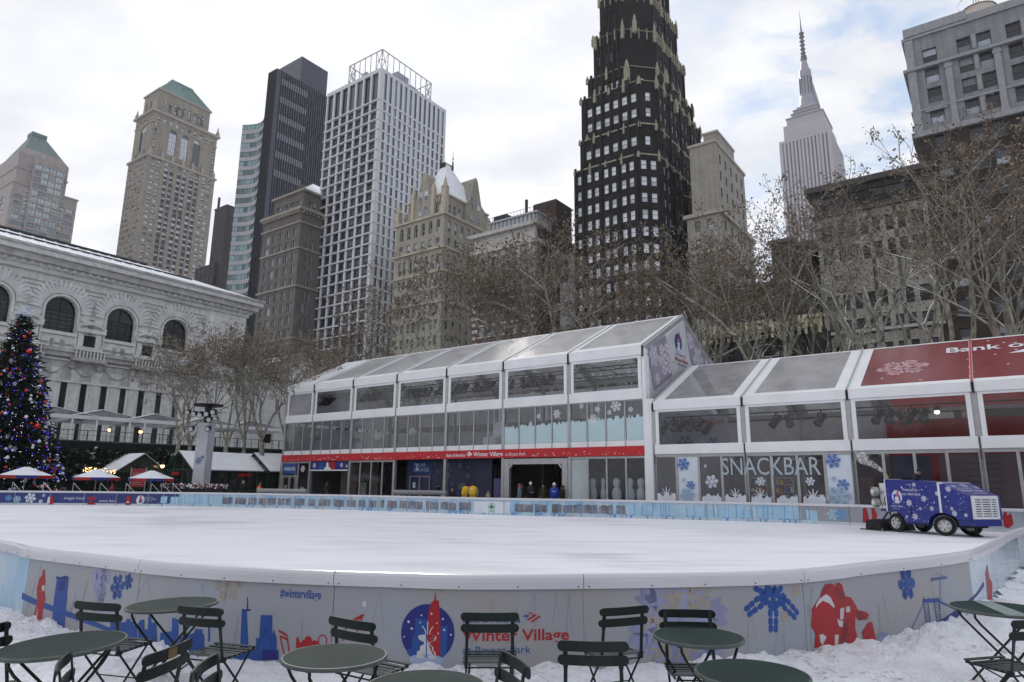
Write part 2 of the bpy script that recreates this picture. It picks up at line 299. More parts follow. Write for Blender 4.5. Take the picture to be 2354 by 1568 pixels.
class Decal:
    "2-D shapes (u, v) mapped by fn(u, v, lift) onto a surface; step = strip width where the surface bends"
    def __init__(s, fn, step=None, lift=.004, dl=.0004): s.mb = MB(); s.fn = fn; s.step = step; s.l = lift; s.dl = dl; s.n = 0
    lim = None
    def tri(s, t, mi, lf):
        if s.lim:
            if max(p[1] for p in t) > s.lim[1]: t = clip(t, 1, s.lim[1], False)
            if t and min(p[1] for p in t) < s.lim[0]: t = clip(t, 1, s.lim[0], True)
            if len(t) < 3: return
        if not s.step: s.mb.face([s.fn(a, b, lf) for a, b in t], mi); return
        u0 = min(p[0] for p in t); u1 = max(p[0] for p in t); k0 = math.floor(u0/s.step); k1 = math.floor(u1/s.step)
        for k in range(k0, k1+1):
            q = clip(t, 0, k*s.step, True) if k > k0 else t
            if len(q) > 2: q = clip(q, 0, (k+1)*s.step, False)
            if len(q) > 2: s.mb.face([s.fn(a, b, lf) for a, b in q], mi)
    def poly(s, p, mi, layer=None):
        if layer is None: s.n += 1; layer = s.n
        for t in tris(p): s.tri(t, mi, s.l+s.dl*layer)
    def line(s, a, b, w, mi, layer=None):
        dx, dy = b[0]-a[0], b[1]-a[1]; l = math.hypot(dx, dy) or 1; nx, ny = -dy/l*w/2, dx/l*w/2
        s.poly([(a[0]+nx, a[1]+ny), (a[0]-nx, a[1]-ny), (b[0]-nx, b[1]-ny), (b[0]+nx, b[1]+ny)], mi, layer)
    def text(s, txt, x, y, h, mi, width=None, bold=False, shear=0, slope=0, layer=None, flip=False):
        T, w = text_tris(txt, bold); k = h/.72; kx = (width/w) if width else k
        if layer is None: s.n += 1; layer = s.n
        for t in T:
            q = [((-1 if flip else 1)*(p[0]*kx+p[1]*k*shear), p[1]*k) for p in t]; s.tri([(x+a, y+b+slope*a) for a, b in q], mi, s.l+s.dl*layer)
    def flake(s, cx, cy, r, mi, rot=0, w=.16, arms=6, style=0):
        s.n += 1; ly = s.n
        for i in range(arms):
            a = rad(rot+360*i/arms); c, d = math.cos(a), math.sin(a)
            f = lambda u, v: (cx+r*(u*c-v*d), cy+r*(u*d+v*c))
            s.poly([f(0, -w/2), f(.9, -w/2), f(1, 0), f(.9, w/2), f(0, w/2)], mi, ly)
            for p_, q_ in ((.42, .3), (.68, .24)):
                for sg in (1, -1):
                    ww = w*.8 if style == 0 else w*1.6
                    s.poly([f(p_-ww/2, 0), f(p_+ww/2, 0), f(p_+q_*.7+ww/2, sg*q_), f(p_+q_*.7-ww/2, sg*q_)], mi, ly)
    def emblem(s, cx, cy, r, N=(0, 1, 2, 3, 4)):
        "round badge: navy disc, blue and red towers, white fountain; N = navy, blue, red, white, snow material indices"
        nv, bl, rd, wh, sn = N; f = lambda P: [(cx+r*a, cy+r*b) for a, b in P]
        s.poly(f([p for p in circ(0, 0, 1, n=36) if p[1] > -.86]), nv)
        s.poly(f([(-.75, -.06), (-.47, -.06), (-.47, -.84), (-.6, -.84), (-.75, -.7)]), bl); s.poly(f([(-.47, .5), (0, .45), (0, -.84), (-.47, -.84)]), bl)
        s.poly(f([(.5, .25), (.74, .27), (.74, -.66), (.6, -.8), (.5, -.84)]), bl)
        s.poly(f([(0, -.2), (.01, .68), (.1, 1.05), (.2, 1.11), (.255, 1.45), (.285, 1.13), (.38, 1.15), (.44, .7), (.48, .25), (.5, -.78), (.3, -.84), (.1, -.5)]), rd)
        s.poly(f(circ(0, -.12, .34, .07)+[]), wh); s.poly(f([(-.35, -.14), (.35, -.14), (.3, -.24), (.12, -.31), (-.12, -.31), (-.3, -.24)]), wh)
        s.poly(f([(-.1, -.3), (.1, -.3), (.11, -.38), (.24, -.47), (.24, -.6), (.33, -.64), (.33, -.86), (-.37, -.86), (-.37, -.64), (-.26, -.6), (-.26, -.47), (-.12, -.38)]), wh)
        s.poly(f(circ(0, -.9, .66, .18)), sn)
        for p in ([(-.19, .25), (-.08, .12), (-.04, -.04), (-.07, -.04), (-.11, .1), (-.21, .22)], [(-.02, .4), (.02, .4), (.015, -.05), (-.015, -.05)], [(.21, .25), (.1, .12), (.06, -.04), (.09, -.04), (.13, .1), (.22, .22)]): s.poly(f(p), wh)
        for a, b, q in ((-.73, .36, .05), (-.6, .13, .045), (-.25, .6, .03), (.13, .67, .04), (.34, .35, .03), (.56, .5, .04), (.62, .13, .04), (.87, -.03, .035), (.4, 0, .03), (-.87, -.16, .03), (-.29, .35, .03)): s.poly(f(circ(a, b, q, n=10)), wh)
    def flag(s, x, y, w, red, blue):
        "small woven-stripe mark, w wide"
        f = lambda P: [(x+w*a, y+w*b) for a, b in P]
        for i in range(3): o = .14*i; s.poly(f([(.3+o, .52-o*.3), (.42+o, .56-o*.3), (.02+o*1.3+.1, .18-o*.75), (.0+o*1.3, .14-o*.75)]), blue if i < 2 else red)
        for i in range(3): o = .13*i; s.poly(f([(.38+o*.9, .58-o*.33), (.5+o*.9, .6-o*.33), (1.0-.0*o-.26+.26*i*.5, .34-.12*i), (.62-.1*i, .36-.1*i)]), red)
        s.poly(f([(1.0, .3), (.5, -.05), (.36, .07), (.82, .37)]), red)
    def build(s, name, mats, parent=None, **k): return s.mb.build(name, mats, parent, **k)
# ================================================================== BUILDINGS
def even(a0, a1, n, w, off=0): 
    p = (a1-a0)/n; return [(a0+p*(i+.5)-w/2+off, a0+p*(i+.5)+w/2+off) for i in range(n)]
def pairs(a0, a1, n, w, gap):
    p = (a1-a0)/n; r = []
    for i in range(n):
        c = a0+p*(i+.5); r += [(c-gap/2-w, c-gap/2), (c+gap/2, c+gap/2+w)]
    return r
def floors(z0, z1, n, h, sill=.9):
    p = (z1-z0)/n; return [(z0+p*i+sill, z0+p*i+sill+h) for i in range(n)]
def off_poly(P, d):
    n = len(P); out = []
    for i in range(n):
        a, b, c = Vector(P[i-1]), Vector(P[i]), Vector(P[(i+1) % n]); e1 = (b-a).normalized(); e2 = (c-b).normalized()
        n1 = Vector((e1.y, -e1.x)); n2 = Vector((e2.y, -e2.x)); k = 1+n1.dot(n2); q = (n1+n2)*(d/max(k, .3)); out.append((b.x+q.x, b.y+q.y))
    return out
def rect(x0, x1, y0, y1): return [(x0, y0), (x1, y0), (x1, y1), (x0, y1)]
class Bld:
    def __init__(s, name, label, cat, loc, rz=GA, group=None):
        s.o = thing(name, label, cat, loc, rz, group); s.wins = []; s.parts = {}; s.M = Matrix.Translation(Vector(loc)) @ Matrix.Rotation(rz, 4, 'Z'); s.WM = {}
    def mb(s, name, mats): 
        if name not in s.parts: s.parts[name] = (MB(), mats)
        return s.parts[name][0]
    def face(s, w, O, e, width, z0, z1, cols, rows, depth=.3, mi=0, style='sash', arch=False, wm=None, rev=None):
        ex, ey = e; ix, iy = -ey, ex; rev = mi if rev is None else rev
        P = lambda u, z, d=0: (O[0]+ex*u+ix*d, O[1]+ey*u+iy*d, z)
        cols = [c for c in cols if c[0] > 0.05 and c[1] < width-.05]; u = 0
        rows = sorted(r for r in rows if r[0] >= z0 and r[1] <= z1+1e-3)
        if not rows: cols = []
        for a, b in cols:
            w.face([P(u, z0), P(a, z0), P(a, z1), P(u, z1)], mi); z = z0
            for r in rows:
                za, zb = r[0], r[1]; ar = arch and zb-za > (b-a)*.6
                if za > z+1e-4: w.face([P(a, z), P(b, z), P(b, za), P(a, za)], mi)
                if ar:
                    rr = (b-a)/2; zc = zb-rr; cu = (a+b)/2; k = 8; pts = [(cu-rr*math.cos(math.pi*i/k), zc+rr*math.sin(math.pi*i/k)) for i in range(k+1)]
                    for i in range(k):
                        p, q = pts[i], pts[i+1]; w.face([P(*p), P(*q), P(q[0], zb), P(p[0], zb)], mi)
                        w.face([P(*p), P(p[0], p[1], depth), P(q[0], q[1], depth), P(*q)], rev)
                    sz = zc
                else: w.face([P(a, zb), P(a, zb, depth), P(b, zb, depth), P(b, zb)], rev); sz = zb
                w.face([P(a, za), P(b, za), P(b, za, depth), P(a, za, depth)], rev)
                w.face([P(a, za), P(a, za, depth), P(a, sz, depth), P(a, sz)], rev); w.face([P(b, za), P(b, sz), P(b, sz, depth), P(b, za, depth)], rev)
                s.wins.append((P((a+b)/2, za, depth), math.atan2(ey, ex), b-a, zb-za, (r[2] if len(r) > 2 else style)+('_arch' if ar else ''), wm)); z = zb
            if z < z1-1e-4: w.face([P(a, z), P(b, z), P(b, z1), P(a, z1)], mi)
            u = b
        if u < width: w.face([P(u, z0), P(width, z0), P(width, z1), P(u, z1)], mi)
    def tier(s, poly, z0, z1, specs={}, mats=None, mi=0, roof=True, name='wall'):
        w = s.mb(name, mats); n = len(poly)
        for i in range(n):
            a, b = Vector(poly[i]), Vector(poly[(i+1) % n]); d = b-a; l = d.length
            if l < 1e-3: continue
            e = (d.x/l, d.y/l)
            if i in specs: c = dict(specs[i]); s.face(w, (a.x, a.y), e, l, z0, z1, c.pop('cols')(l), c.pop('rows'), mi=mi, **c)
            else: w.face([(a.x, a.y, z0), (b.x, b.y, z0), (b.x, b.y, z1), (a.x, a.y, z1)], mi)
        if roof: w.face([(x, y, z1) for x, y in poly], mi)
    def slab(s, name, poly, z, h, d, mats, mi=0):
        P = off_poly(poly, d); s.mb(name, mats).prism(P, z, z+h, mi, axis='z')
    def finish(s, frame, pane, maxpy=2000, cap=100, sash=True):
        for k, (b, mats) in s.parts.items(): q = b.build(k, mats, s.o); k == 'spandrel_panel' and tag(q, kind='stuff')
        def mesh(w, h, st, wm):
            b = MB(); f = min(.09, w*.08); ar = st.endswith('_arch'); st = st.replace('_arch', ''); hh = h-w/2 if ar else h
            if ar:
                pts = [(w/2*math.cos(math.pi*i/8), hh+w/2*math.sin(math.pi*i/8)) for i in range(9)]
                b.face([(-w/2, -.02, hh), (w/2, -.02, hh)]+[(x, -.02, z) for x, z in pts[1:-1]], 1); b.box((-w/2, -.1, hh-f/2), (w/2, -.03, hh+f/2), 0)
                for i in range(8): b.bar((pts[i][0]*.95, -.06, pts[i][1]-.03), (pts[i+1][0]*.95, -.06, pts[i+1][1]-.03), .07, f, 0)
                b.box((-f/2, -.1, hh), (f/2, -.03, h-.05), 0)
            if st in ('sash', 'bal'):
                mz = hh*(.5 if st == 'sash' else .36)
                b.face([(-w/2, -.02, 0), (w/2, -.02, 0), (w/2, -.02, mz), (-w/2, -.02, mz)], 1); b.face([(-w/2, -.03, mz), (w/2, -.03, mz), (w/2, -.03, hh), (-w/2, -.03, hh)], 1)
                b.box((-w/2, -.1, mz-f/2), (w/2, -.04, mz+f/2), 0)
            else: b.face([(-w/2, -.02, 0), (w/2, -.02, 0), (w/2, -.02, hh), (-w/2, -.02, hh)], 1)
            if st in ('two', 'bal', 'grid'): b.box((-f/2, -.1, f), (f/2, -.04, hh), 0)
            if st == 'grid':
                for q in range(1, 5): b.box((-w/2, -.09, hh*q/5-f/2), (w/2, -.04, hh*q/5+f/2), 0)
                for q in (-.25, .25): b.box((w*q-f/3, -.08, f), (w*q+f/3, -.04, hh), 0)
            if st == 'bal':
                b.box((-w/2+.02, -.3, 0), (w/2-.02, -.26, mz*.9), 2)
            for x in (-w/2, w/2-f): b.box((x, -.12, f), (x+f, -.02, hh-f), 0)
            b.box((-w/2, -.12, 0), (w/2, -.02, f), 0)
            if not ar: b.box((-w/2, -.12, h-f), (w/2, -.02, h), 0)
            return b
        items = []
        for (P, rz, w, h, st, wm) in s.wins:
            c = s.M @ Vector(P); px, py, z = proj((c.x, c.y, c.z+h/2)); ang = rz+s.o.rotation_euler.z; nrm = Vector((math.sin(ang), -math.cos(ang), 0))
            v = Vector((0, 0, EYE))-c; cs = nrm.dot(v)/v.length
            vis = z > 0 and -20 < px < IW+20 and -20 < py < min(IH, maxpy) and cs > .02
            items.append((w*h*cs/z/z if vis else -1, P, rz, w, h, st, wm, cs, z, px, py))
        items.sort(key=lambda t: -t[0]); cache = {}; stuff = MB()
        for k, (a, P, rz, w, h, st, wm, cs, z, px, py) in enumerate(items):
            if cs <= 0.01 and z > 0: continue
            if px < -120 or px > IW+120 or py < -150: continue
            key = (round(w, 2), round(h, 2), st, wm)
            if key not in cache: cache[key] = mesh(w, h, st, wm)
            b = cache[key]
            if k < cap and a > 0:
                if isinstance(b, MB):
                    me = bpy.data.meshes.new('window'); me.from_pydata(b.v, [], b.f); [me.materials.append(q) for q in (frame, (wm or pane), frame)]; me.polygons.foreach_set('material_index', b.m); cache[key+('m',)] = cache.get(key+('m',)) or me
                o = link('window', cache[key+('m',)], s.o, P, rz)
            else:
                M = Matrix.Translation(Vector(P)) @ Matrix.Rotation(rz, 4, 'Z'); n = len(stuff.v); stuff.v += [tuple(M @ Vector(v)) for v in b.v]
                stuff.f += [tuple(n+i for i in f) for f in b.f]; stuff.m += [(q if q != 1 else (1 if not wm else 3)) for q in b.m]
        wms = [i[6] for i in items if i[6]]
        if stuff.f: tag(stuff.build('windows', [frame, pane, frame]+(wms[:1] if wms else []), s.o), kind='stuff')
def base_at(px, py, D): p = atd(px, py, D); return Vector((p.x, p.y, 0)), p.z
def lx(px, py, o): p = hit(px, py, o, GY); return (p-Vector(o)).dot(GX), p.z
def ly(px, py, o): p = hit(px, py, o, GX); return (p-Vector(o)).dot(GY), p.z
def hz(px, py, o, x=0, y=0):
    "height of the pixel above a local point of a grid building"
    q = Vector(o)+GX*x+GY*y; d = ray(px, py); return EYE+d.z*(q.y/d.y)
GOLD = mat('gilded_stone', (.27, .25, .185), .6, .35, 2.0, bump=.5)
BLK = mat('black_paint', (.012, .013, .015), .45, .2, 3)
FR_W = mat('window_frame_white', (.5, .5, .5), .5, .1); FR_D = mat('window_frame_dark', (.03, .03, .033), .5, .2)
FR_B = mat('window_frame_bronze', (.08, .07, .06), .5, .2)
SNOWM = mat('roof_snow', (.84, .86, .90), .9, .06, .5, bump=.4, bscale=1.2)
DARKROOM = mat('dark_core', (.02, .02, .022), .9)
STREET = 121.6

# ---- far left tower with pyramid roof ---------------------------------------------------------
def b_pyramid():
    o, H1 = base_at(39, 362, 330); L = -lx(-60, 440, o)[0]; Wd = ly(159, 397, o)[0]; W2 = ly(178, 463, o)[0]; zs = hz(20, 400, o, -L*.3); z2 = ly(178, 463, o)[1]
    st = brick('pale_rose_granite', (.37, .33, .32), (.33, .30, .29), (.28, .26, .25), 1, 2.4, 1.2, .04)
    B = Bld('office_tower', 'pinkish stone tower with truncated green pyramid roof beside the library roof', 'building', o)
    gl = pane_mat('tower_glass_pale', (.12, .16, .18), (.38, .45, .48), .6)
    fl = 3.7; rows = [(z2-60+fl*i, z2-60+fl*i+2.2, 'two') for i in range(15)]
    B.tier(rect(-L, 0, 0, W2), 0, z2, {1: dict(cols=lambda w: [(1.5, 5), (5.6, 9)]+[(w-9, w-5.6), (w-5, w-1.5)], rows=rows), 0: dict(cols=lambda w: even(1, w-1, 3, 5), rows=rows)}, [st])
    P = rect(-L-.01, 1.2, W2*.25, W2*.73); rz_ = [(z2-60+3.7*i+.4, z2-60+3.7*i+3.1, 'two') for i in range(21)]
    B.tier(P, 0, z2+17, {1: dict(cols=lambda w: even(.6, w-.6, 4, (w-1.2)/4-.25), rows=rz_)}, [st])
    B.tier(rect(-L+1, -1.2, 1.0, Wd), z2, z2+18, {}, [st]); B.slab('cornice', rect(-L, 0, 0, W2), z2, .8, .5, [st]); B.slab('cornice', rect(-L+1, -1.2, 1.0, Wd), z2+9, .8, .5, [st])
    # sloping shoulders, then the copper pyramid
    t = z2+18; a = rect(-L+1, -1.2, 1.0, Wd); w = B.mb('wall', [st]); cx0, cx1, cy0, cy1 = -L*.5, -2.5, 3.5, Wd-3.5
    b = rect(cx0, cx1, cy0, cy1)
    for i in range(4): j = (i+1) % 4; w.face([(*a[i], t), (*a[j], t), (*b[j], t+4), (*b[i], t+4)])
    cop = mat('weathered_copper', (.13, .19, .19), .6, .25, .6, stretch=(1, 1, .2)); r = B.mb('roof', [cop, BLK]); m_ = lambda u, v: (u+v)/2; tp = t+4+13
    c = rect(m_(cx0, cx1)-3.2, m_(cx0, cx1)+3.2, m_(cy0, cy1)-3.4, m_(cy0, cy1)+3.4)
    for i in range(4): j = (i+1) % 4; r.face([(*b[i], t+4), (*b[j], t+4), (*c[j], tp), (*c[i], tp)])
    r.prism(off_poly(c, .3), tp, tp+2.4, 0, 'z')
    # round medallion with straight arms on the glazed bay
    g = B.mb('medallion', [mat('pale_stone_trim', (.5, .48, .46))]); zc = z2-7; yc = W2*.49; X = .75
    for i in range(24):
        p, q = rad(15*i), rad(15*i+15); g.bar((X, yc+3.2*math.cos(p), zc+3.2*math.sin(p)), (X, yc+3.2*math.cos(q), zc+3.2*math.sin(q)), .5, .5)
    g.bar((X, yc-9.5, zc-1.5), (X, yc-3, zc+2), .4, .5); g.bar((X, yc+9.5, zc-1.5), (X, yc+3, zc+2), .4, .5); g.bar((X, yc-9.5, zc-3), (X, yc+9.5, zc-3), .4, .5); g.bar((X, yc-9.5, zc+4), (X, yc+9.5, zc+4), .3, .4)
    B.finish(FR_B, gl)
b_pyramid()
# ---- tan setback tower with teal hip roof -------------------------------------------------------
def b_tan():
    o, z1 = base_at(340, 354, 340); L = -lx(295, 381, o)[0]; Wd = ly(495, 401, o)[0]
    st = brick('tan_brick', (.29, .26, .215), (.25, .225, .19), (.22, .20, .17), 1, 1.2, .5, .03); tr = mat('tan_trim', (.32, .29, .25), .8, .25, 1.2)
    B = Bld('masonry_tower', 'tall tan brick tower with three arched bays and a teal hipped roof', 'building', o)
    fl = 3.35; n = 34; rows = [(z1-n*fl+fl*i+.9, z1-n*fl+fl*i+2.6) for i in range(n)]
    cw = lambda w: pairs(1.2, w-1.2, 5, (w-2.4)/5*.28, (w-2.4)/5*.14); cl = lambda w: pairs(.8, w-.8, 3, (w)/3*.27, w/3*.14)
    B.tier(rect(-L, 0, 0, Wd), 0, z1, {1: dict(cols=cw, rows=rows), 0: dict(cols=cl, rows=rows)}, [st])
    dk = B.mb('spandrel_panel', [mat('bronze_panel', (.05, .045, .05))])
    for i in (1, 2, 3):
        c = 1.2+(Wd-2.4)/5*(i+.5); h = (Wd-2.4)/5*.35
        for r in rows[:-2]: dk.box((.02, c-h, r[1]+.05), (.08, c-h*.2, r[1]+fl-1.75)); dk.box((.02, c+h*.2, r[1]+.05), (.08, c+h, r[1]+fl-1.75))
    # mid section: cornice, arched bays
    z2 = hz(353, 255, o, -.8, .8); P = rect(-L+.8, -.8, .8, Wd-.8); ar = [(z1+4.5, z2-6.5, "grid")]
    B.slab('cornice', rect(-L, 0, 0, Wd), z1-.6, 1.2, .8, [tr])
    def mid(w): p = (w-2.4)/5; return [(1.2+p*(i+.5)-p*.3, 1.2+p*(i+.5)+p*.3) for i in (1, 2, 3)]
    sm = [(z1+2+fl*i, z1+2+fl*i+1.7) for i in range(int((z2-z1)/fl)-1)]
    B.tier(P, z1, z2-5, {1: dict(cols=mid, rows=ar, arch=True, depth=.6), 0: dict(cols=lambda w: even(1, w-1, 1, w*.3), rows=ar, arch=True, depth=.6)}, [st], roof=False)
    fw = lambda w: even(1.2, w-1.2, 10, (w)/10*.45)
    B.tier(P, z2-5, z2, {1: dict(cols=fw, rows=[(z2-4.4, z2-2.2)]), 0: dict(cols=lambda w: even(.8, w-.8, 5, w/5*.4), rows=[(z2-4.4, z2-2.2)])}, [st])
    for y in (1.6, Wd-3.2):
        for r in sm:
            B.wins.append(((-.76, y+1, r[0]), math.pi/2, 1.3, 1.7, 'sash', None))
    B.slab('cornice', P, z2, 1.3, 1.3, [tr]); B.slab('cornice', P, z2-6, .5, .4, [tr])
    g = B.mb('finial', [tr])
    for x, y in ((-.8, .8), (-L+.8, .8), (-.8, Wd-.8)): g.box((x-.8, y-.8, z2+1.3), (x+.8, y+.8, z2+3.5)); g.lathe([(.6, 0), (.5, 1.2), (.05, 4)], (x, y, z2+3.5), 6)
    for x, y in [(-.3, Wd*k) for k in (.03, .2, .35, .5, .65, .8, .97)]+[(-L*k, .3) for k in (.3, .7)]: g.box((x-.5, y-.9, z1+.6), (x+.6, y+.9, z1+3.6)); g.lathe([(.7, 0), (.5, 1), (.05, 2.4)], (x, y, z1+3.6), 6)
    # stepped lantern storeys
    z3 = hz(370, 208, o, -L*.2, 3); y0, y1 = 3, ly(484, 247, Vector(o)-GX*3)[0]; Q = rect(-L+2.5, -2.5, y0, y1)
    B.tier(Q, z2, z3, {1: dict(cols=lambda w: even(5, w-3, 6, 1.7), rows=[(z3-11, z3-4.5, 'grid')], arch=True, depth=.5), 0: dict(cols=lambda w: even(1, w-1, 3, 1.3), rows=[(z3-11, z3-4.5, 'grid')], arch=True)}, [st])
    for k in range(9): B.wins.append(((-2.45, y0+4+k*(y1-y0-8)/8, z2+4), math.pi/2, 1.3, 1.6, 'sash', None)); B.wins.append(((-2.45, y0+4+k*(y1-y0-8)/8, z2+8), math.pi/2, 1.3, 1.6, 'sash', None))
    B.slab('cornice', Q, z3, .9, .7, [tr]); a = off_poly(Q, .2); zt = hz(395, 181, o, -L*.5, 8); zt = max(zt, z3+9)
    rf = B.mb('roof', [mat('teal_copper', (.17, .26, .24), .55, .2, .5, stretch=(1, 1, .25))]); xm = (-L)/2; b = rect(xm-2.2, xm+2.2, y0+9, y1-9); z3 += .9
    for i in range(4): j = (i+1) % 4; rf.face([(*a[i], z3), (*a[j], z3), (*b[j], zt), (*b[i], zt)])
    rf.prism(off_poly(b, .25), zt, zt+.7, 0, 'z')
    for k in range(22):       # standing seams on the long slope
        t = k/21; p = Vector((*a[1], z3)).lerp(Vector((*a[2], z3)), t); q = Vector((*b[1], zt)).lerp(Vector((*b[2], zt)), t); rf.bar(p+Vector((.05, 0, .1)), q+Vector((.05, 0, .1)), .18, .25)
    B.finish(FR_B, pane_mat('tower_panes', (.05, .06, .075), (.5, .53, .57), .62), maxpy=640)
b_tan()
# ---- low dark block --------------------------------------------------------------------------------
def b_dark():
    o, z1 = base_at(522, 474, 300); L = -lx(494, 486, o)[0]; Wd = ly(545, 480, o)[0]+6
    st = brick('soot_brick', (.055, .052, .056), (.07, .065, .068), (.05, .05, .05), 1, 1, .4, .03)
    B = Bld('office_block', 'narrow dark grey block between the tan tower and the curved glass tower', 'building', o)
    B.tier(rect(-L, 0, 0, Wd), 0, z1, {}, [st]); P = rect(-L-9, -L*.3, -1.5, Wd); z2 = z1-28
    B.tier(P, 0, z2, {0: dict(cols=lambda w: even(.5, w-.5, 4, 1.4), rows=floors(z2-52, z2, 13, 1.8))}, [st]); B.slab('parapet', rect(-L, 0, 0, Wd), z1, .9, .2, [FR_D])
    B.mb('vent_pipe', [FR_D]).tube((-L+1, 1, z1), (-L+1, 1, z1+7), .6)
    B.finish(FR_D, pane_mat('dark_panes', (.02, .022, .028), (.12, .14, .16), .4))
b_dark()
# ---- black glass tower with curved teal glass front ---------------------------------------------------
def b_glass():
    o, z1 = base_at(638, 157, 240); L = -lx(618, 167, o)[0]; Wd = ly(758, 215, o)[0]
    bk = mat('black_spandrel', (.05, .053, .075), .25, .2, .5, spec=.5)
    B = Bld('glass_tower', 'black glass tower joined to a concave front of teal glass bands', 'building', o)
    fl = 4.0; n = 40; rows = [(z1-n*fl+fl*i-.6, z1-n*fl+fl*i+1.9, 'plain') for i in range(n)]
    B.tier(rect(-L, 0, 0, Wd), 0, z1, {1: dict(cols=lambda w: even(2.2, w-.2, 22, (w-2.4)/22-.35), rows=rows, depth=.12), 0: dict(cols=lambda w: even(.3, w-.3, 6, (w)/6-.4), rows=rows, depth=.12)}, [bk])
    mu = B.mb('mullion', [mat('dark_mullion', (.03, .03, .035), .4)])
    for k in range(23): y = 2.2+(Wd-2.4)/22*k; mu.box((.0, y-.12, z1-n*fl), (.28, y+.12, z1))
    for k in range(7): x = -L+.3+(L-.6)/6*k; mu.box((x-.1, -.28, z1-n*fl), (x+.1, 0, z1))
    # grey louvre bands in the upper storeys
    lv = B.mb('louvre_band', [mat('grey_louvre', (.20, .20, .23), .5, .15)])
    for i in range(6):
        z = z1-4.6-i*8.0*.98
        for k in range(12):
            a = 2.2+(Wd-2.4)/22*k; lv.box((.02, a+.2, z-1.2), (.12, a+(Wd-2.4)/22-.2, z+1.5))
    # penthouse
    z2 = hz(705, 135, o, -2, Wd*.55); ya = Wd*.47; xa = -L-12
    B.tier(rect(xa, -2, ya, Wd-.2), z1, z2, {}, [bk], name='penthouse')
    # concave front of glass bands, from the tower's left edge
    pl, pr = hit(558, 287, Vector(o)-GX*(L+0)+GY*0, GY), None
    X1 = lx(558, 287, o)[0]; zt = lx(558, 287, o)[1]; NS = 9; cw = mat('pale_mullion_wall', (.36, .36, .38), .5, .12, 1)
    pts = []
    for i in range(NS+1):
        t = i/NS; x = X1+(-L-.2-X1)*t; pts.append((x, 3.0*math.sin(math.pi*t)))
    pts = [(x, y+0.0) for x, y in pts]; w = B.mb('curved_front', [cw]); tm = pane_mat('teal_glass', (.03, .10, .11), (.22, .38, .42), .7)
    zt = zt-0
    for i in range(NS):
        a, b = Vector(pts[i]), Vector(pts[i+1]); d = b-a; l = d.length; top = zt
        B.face(w, (a.x, a.y), (d.x/l, d.y/l), l, 0, top, [(.06, l-.06)], [(top-fl*(j+1)+1.5, top-fl*(j+1)+3.8, 'two') for j in range(27)], depth=.15, wm=tm)
        w.face([(a.x, a.y, top), (b.x, b.y, top), (b.x, 30, top), (a.x, 30, top)])
    a = pts[0]; w.face([(a[0], 30, 0), (a[0], a[1], 0), (a[0], a[1], zt), (a[0], 30, zt)])
    B.finish(mat('mullion_black', (.04, .04, .045), .4), pane_mat('smoked_glass', (.045, .047, .062), (.10, .105, .13), .5, ior=1.6), maxpy=760)
b_glass()
# ---- brown stone hotel-like block with mansard -----------------------------------------------------------
def b_brown():
    D = 190; o, z1 = base_at(694, 478, D); L = -lx(609, 500, o)[0]; Wd = 24
    st = brick('brown_grey_brick', (.155, .14, .13), (.135, .125, .115), (.15, .13, .12), 1, .9, .35, .03); tr = mat('brown_trim', (.27, .24, .21), .8, .3, 1.5, bump=.4)
    B = Bld('masonry_block', 'brown-grey masonry block with bracketed cornices and a snowy mansard roof', 'building', o)
    fl = 3.9; n = 17; rows = [(z1-n*fl+fl*i-.6, z1-n*fl+fl*i+2.0, 'two') for i in range(n-1)]; rz = [r for i, r in enumerate(rows) if i not in (n-4,)]
    c5 = lambda w: even(.8, w-.8, 5, (w-1.6)/5*.62); c2 = lambda w: pairs(1, w-1, 4, 1.1, .5)
    B.tier(rect(-L, 0, 0, Wd), 0, z1, {0: dict(cols=c5, rows=rows, depth=.4), 1: dict(cols=c2, rows=rows, depth=.4)}, [st])
    for z, h, d in ((z1-.5, .9, 1.0), (z1-4.6, .5, .5), (z1-3*fl-1, .5, .4), (z1-6*fl-1.1, .6, .5), (z1-10*fl-1.1, .5, .4)): B.slab('cornice', rect(-L, 0, 0, Wd), z, h, d, [tr])
    br = B.mb('bracket', [tr])
    for k in range(26): x = -L+L*(k+.5)/26; br.box((x-.18, -.85, z1-1.4), (x+.18, -.02, z1-.52)); 
    for k in range(22): y = Wd*(k+.5)/22; br.box((.02, y-.18, z1-1.4), (.85, y+.18, z1-.52))
    # upper set-back storey and mansard
    z2 = z1+6.2; P = rect(-L+3, -1.2, 1.2, Wd-1)
    B.tier(P, z1, z2, {0: dict(cols=lambda w: pairs(.5, w-.5, 4, 1.1, .3), rows=[(z1+1.4, z1+3.8)], depth=.4), 1: dict(cols=c2, rows=[(z1+1.4, z1+3.8)], depth=.4)}, [st])
    B.slab('cornice', P, z2, .7, .8, [mat('verdigris_gutter', (.10, .16, .14))])
    a = off_poly(P, .6); z2 += .7; b = rect(-L+9, -8, 9, Wd-7); zt = z2+6.5; rf = B.mb('roof', [SNOWM, FR_D])
    for i in range(4): j = (i+1) % 4; rf.face([(*a[i], z2), (*a[j], z2), (*b[j], zt), (*b[i], zt)])
    rf.face([(*p, zt) for p in b]); rf.lathe([(1.6, 0), (1.1, 1.2), (.2, 2.2)], (-L*.45, 6, z2+2.8), 8, 1)
    for k in range(6):
        t = k/5; p = Vector((*a[0], z2)).lerp(Vector((*a[1], z2)), t); q = Vector((*b[0], zt)).lerp(Vector((*b[1], zt)), t); rf.bar(p, q, .2, .25, 1)
    B.finish(FR_W, pane_mat('brown_panes', (.02, .022, .03), (.35, .38, .42), .15), maxpy=740)
b_brown()
